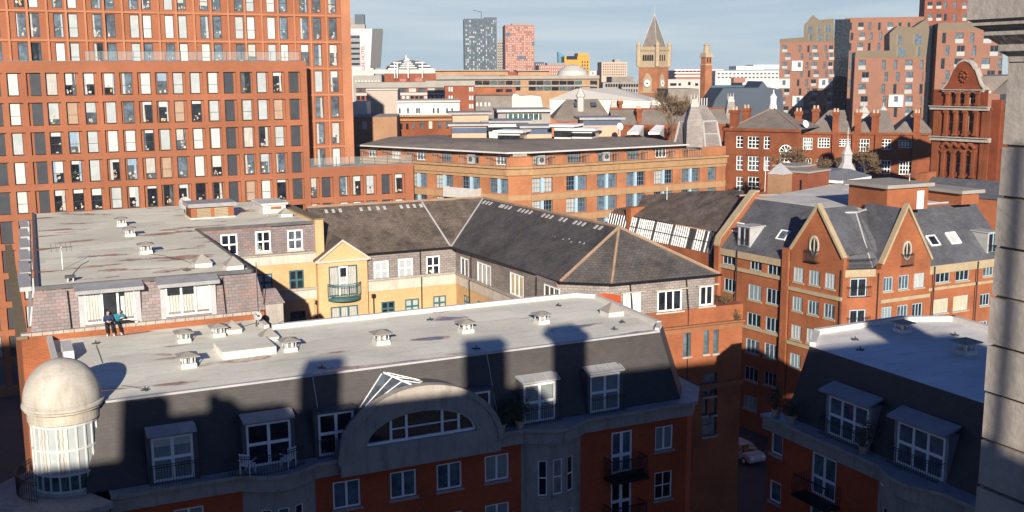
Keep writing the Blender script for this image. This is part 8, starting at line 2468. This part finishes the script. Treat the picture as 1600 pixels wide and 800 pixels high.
# ------------------------------------------------------------------ two people sitting on the brick parapet
def skin(name, verts, edges, root=0, sub=2):
    me = bpy.data.meshes.new(name); me.from_pydata([tuple(v[0]) for v in verts], edges, [])
    o = bpy.data.objects.new(name, me); COL.objects.link(o)
    o.modifiers.new('Skin', 'SKIN'); sm = o.modifiers.new('Subsurf', 'SUBSURF'); sm.levels = sub; sm.render_levels = sub
    for i, v in enumerate(verts):
        d = me.skin_vertices[0].data[i]; rr_ = v[1]; d.radius = (rr_, rr_) if not isinstance(rr_, tuple) else rr_; d.use_root = (i == root)
    dg = bpy.context.evaluated_depsgraph_get(); res = bpy.data.meshes.new_from_object(o.evaluated_get(dg)); bpy.data.objects.remove(o)
    return res
def figure(label, p, face, pose, coat, trousers, hold=True):
    r = thing('person', label, 'person', tuple(p))
    Fw = face.normalized(); X = Vector((-Fw.y, Fw.x, 0))
    def q(x, f, z): return X * x + Fw * f + ZUP * z
    J = {k: q(*v) for k, v in pose.items()}
    def mk(name, vs, es, mat, root=0, parent=r, sub=2):
        me = skin(name, vs, es, root, sub); me.materials.clear(); me.materials.append(mat)
        for pl in me.polygons: pl.use_smooth = True
        o = bpy.data.objects.new(name, me); COL.objects.link(o); o.parent = parent; o['_loc'] = tuple(p); return o
    vs, es = [], []
    def add(co, rad, prev=None):
        vs.append((co, rad)); i = len(vs) - 1
        if prev is not None: es.append((prev, i))
        return i
    pel = add(J['pelvis'], .10); ch = add(J['chest'], .11, pel); nk = add(J['neck'], .048, ch); hd1 = add(J['head'], .085, nk); hd2 = add(J['head'] + (J['head'] - J['neck']).normalized() * .08, .078, hd1)
    for s in 'LR':
        a = add(J['sh' + s], .05, ch); b = add(J['el' + s], .038, a); c = add(J['ha' + s], .03, b)
        d = (J['ha' + s] - J['el' + s]).normalized(); side = d.cross(Fw).normalized()
        for k in range(4): add(J['ha' + s] + d * (.10 + .015 * (k in (1, 2))) + side * (-.03 + .02 * k) - ZUP * .02, .009, c)
        add(J['ha' + s] + d * .05 + side * -.055, .010, c)
        h = add(J['hip' + s], .075, pel); kn = add(J['kn' + s], .055, h); an = add(J['an' + s], .036, kn); add(J['toe' + s], .03, an)
    mk('body', vs, es, M.skin)
    vs, es = [], []
    pel = add(J['pelvis'] - ZUP * .02, .135); mid = add((J['pelvis'] + J['chest']) / 2, .14, pel); ch = add(J['chest'], .15, mid); co_ = add(J['neck'] - ZUP * .02, .075, ch)
    for s in 'LR':
        a = add(J['sh' + s], .075, ch); b = add(J['el' + s], .058, a); add(J['ha' + s].lerp(J['el' + s], .12), .045, b)
    mk('jacket', vs, es, coat)
    vs, es = [], []
    pel = add(J['pelvis'] - ZUP * .03, .125)
    for s in 'LR':
        h = add(J['hip' + s], .092, pel); kn = add(J['kn' + s], .072, h); add(J['an' + s], .055, kn)
    mk('trousers', vs, es, trousers)
    for s in 'LR':
        d = J['toe' + s] - J['an' + s]
        vs, es = [], []
        a = add(J['an' + s] - ZUP * .03, .048); b = add(J['an' + s] + d * .55 - ZUP * .03, .045, a); add(J['an' + s] + d * 1.05 - ZUP * .03, .036, b)
        mk('shoe', vs, es, M.shoe)
    hc = J['head'] + (J['head'] - J['neck']).normalized() * .07
    vs, es = [], []
    a = add(hc - Fw * .035 + ZUP * .02, .095); b = add(hc - Fw * .05 - ZUP * .05, .082, a)
    mk('hair', vs, es, M.hair)
    # face: nose, eyes, mouth, ears
    m = MB(); fc = p + J['head'] + ZUP * .01; look = (Fw - ZUP * .35).normalized()
    m.lathe(fc + look * .095, [(.002, .025), (.014, 0), (.016, -.02), (.002, -.03)], 6)
    m.build('nose', M.skin, r)
    m = MB()
    for sx in (-.03, .03): m.lathe(fc + look * .082 + X * sx + ZUP * .03, [(.001, -.008), (.009, 0), (.001, .008)], 6)
    m.box(fc + look * .085 - X * .022 - ZUP * .05, X * .044, look * .006, ZUP * .008); m.build('eyes_and_mouth', M.hair, r)
    if hold:
        m = MB(); c = p + (J['haL'] + J['haR']) / 2 + Fw * .06; m.box(c - X * .05, X * .1, Fw * .01 + ZUP * .02, ZUP * .15); m.build('phone', M.white, r) if False else None
    return r
zs0 = 19.46
s1_ = (P(171, 515, zs0) - FL).dot(U); s2_ = (P(188, 510, zs0) - FL).dot(U)
pA = Q(s1_ + .06, 12.16, zs0)
front = -V
poseA = dict(pelvis=(0, 0.02, .11), chest=(0, .06, .42), neck=(0, .11, .56), head=(0, .17, .66), shL=(-.17, .08, .48), shR=(.17, .08, .48), elL=(-.22, .14, .24), elR=(.22, .14, .24), haL=(-.06, .32, .24), haR=(.07, .32, .24), hipL=(-.09, .08, .09), hipR=(.09, .08, .09), knL=(-.11, .42, .08), knR=(.13, .44, .08), anL=(-.12, .40, -.36), anR=(.17, .50, -.36), toeL=(-.13, .58, -.40), toeR=(.19, .68, -.40))
figure('person in navy jacket and black trousers sitting on the brick parapet', pA, front, poseA, M.navycloth, M.blackcloth)
pB = Q(s2_ - .02, 12.16, zs0)
poseB = dict(pelvis=(0, 0.0, .11), chest=(.03, .05, .42), neck=(.05, .09, .56), head=(.07, .14, .66), shL=(-.14, .08, .48), shR=(.2, .06, .48), elL=(-.1, .2, .28), elR=(.3, .16, .3), haL=(.12, .3, .36), haR=(.22, .3, .38), hipL=(-.06, .07, .09), hipR=(.1, .04, .1), knL=(-.02, .42, .08), knR=(.42, .2, .16), anL=(.05, .44, -.36), anR=(.78, .12, .06), toeL=(.07, .62, -.40), toeR=(.95, .16, .1))
figure('person in teal jacket sitting beside the navy one, one leg up along the parapet', pB, front, poseB, M.tealcloth, M.blackcloth)
# ------------------------------------------------------------------ thin winter haze over the city
m = MB()
m.box((-420, -60, -1), (1000, 0, 0), (0, 900, 0), (0, 0, 92))
hz_ = m.build('haze', [])
hm = bpy.data.materials.new('haze'); hm.use_nodes = True
hn = hm.node_tree.nodes; hn.clear()
ho = hn.new('ShaderNodeOutputMaterial'); hv = hn.new('ShaderNodeVolumePrincipled')
hv.inputs['Color'].default_value = (0.72, 0.83, 0.95, 1); hv.inputs['Density'].default_value = 0.00020; hv.inputs['Anisotropy'].default_value = 0.25
hm.node_tree.links.new(hv.outputs[0], ho.inputs['Volume'])
hz_.data.materials.append(hm)
hz_['kind'] = 'stuff'
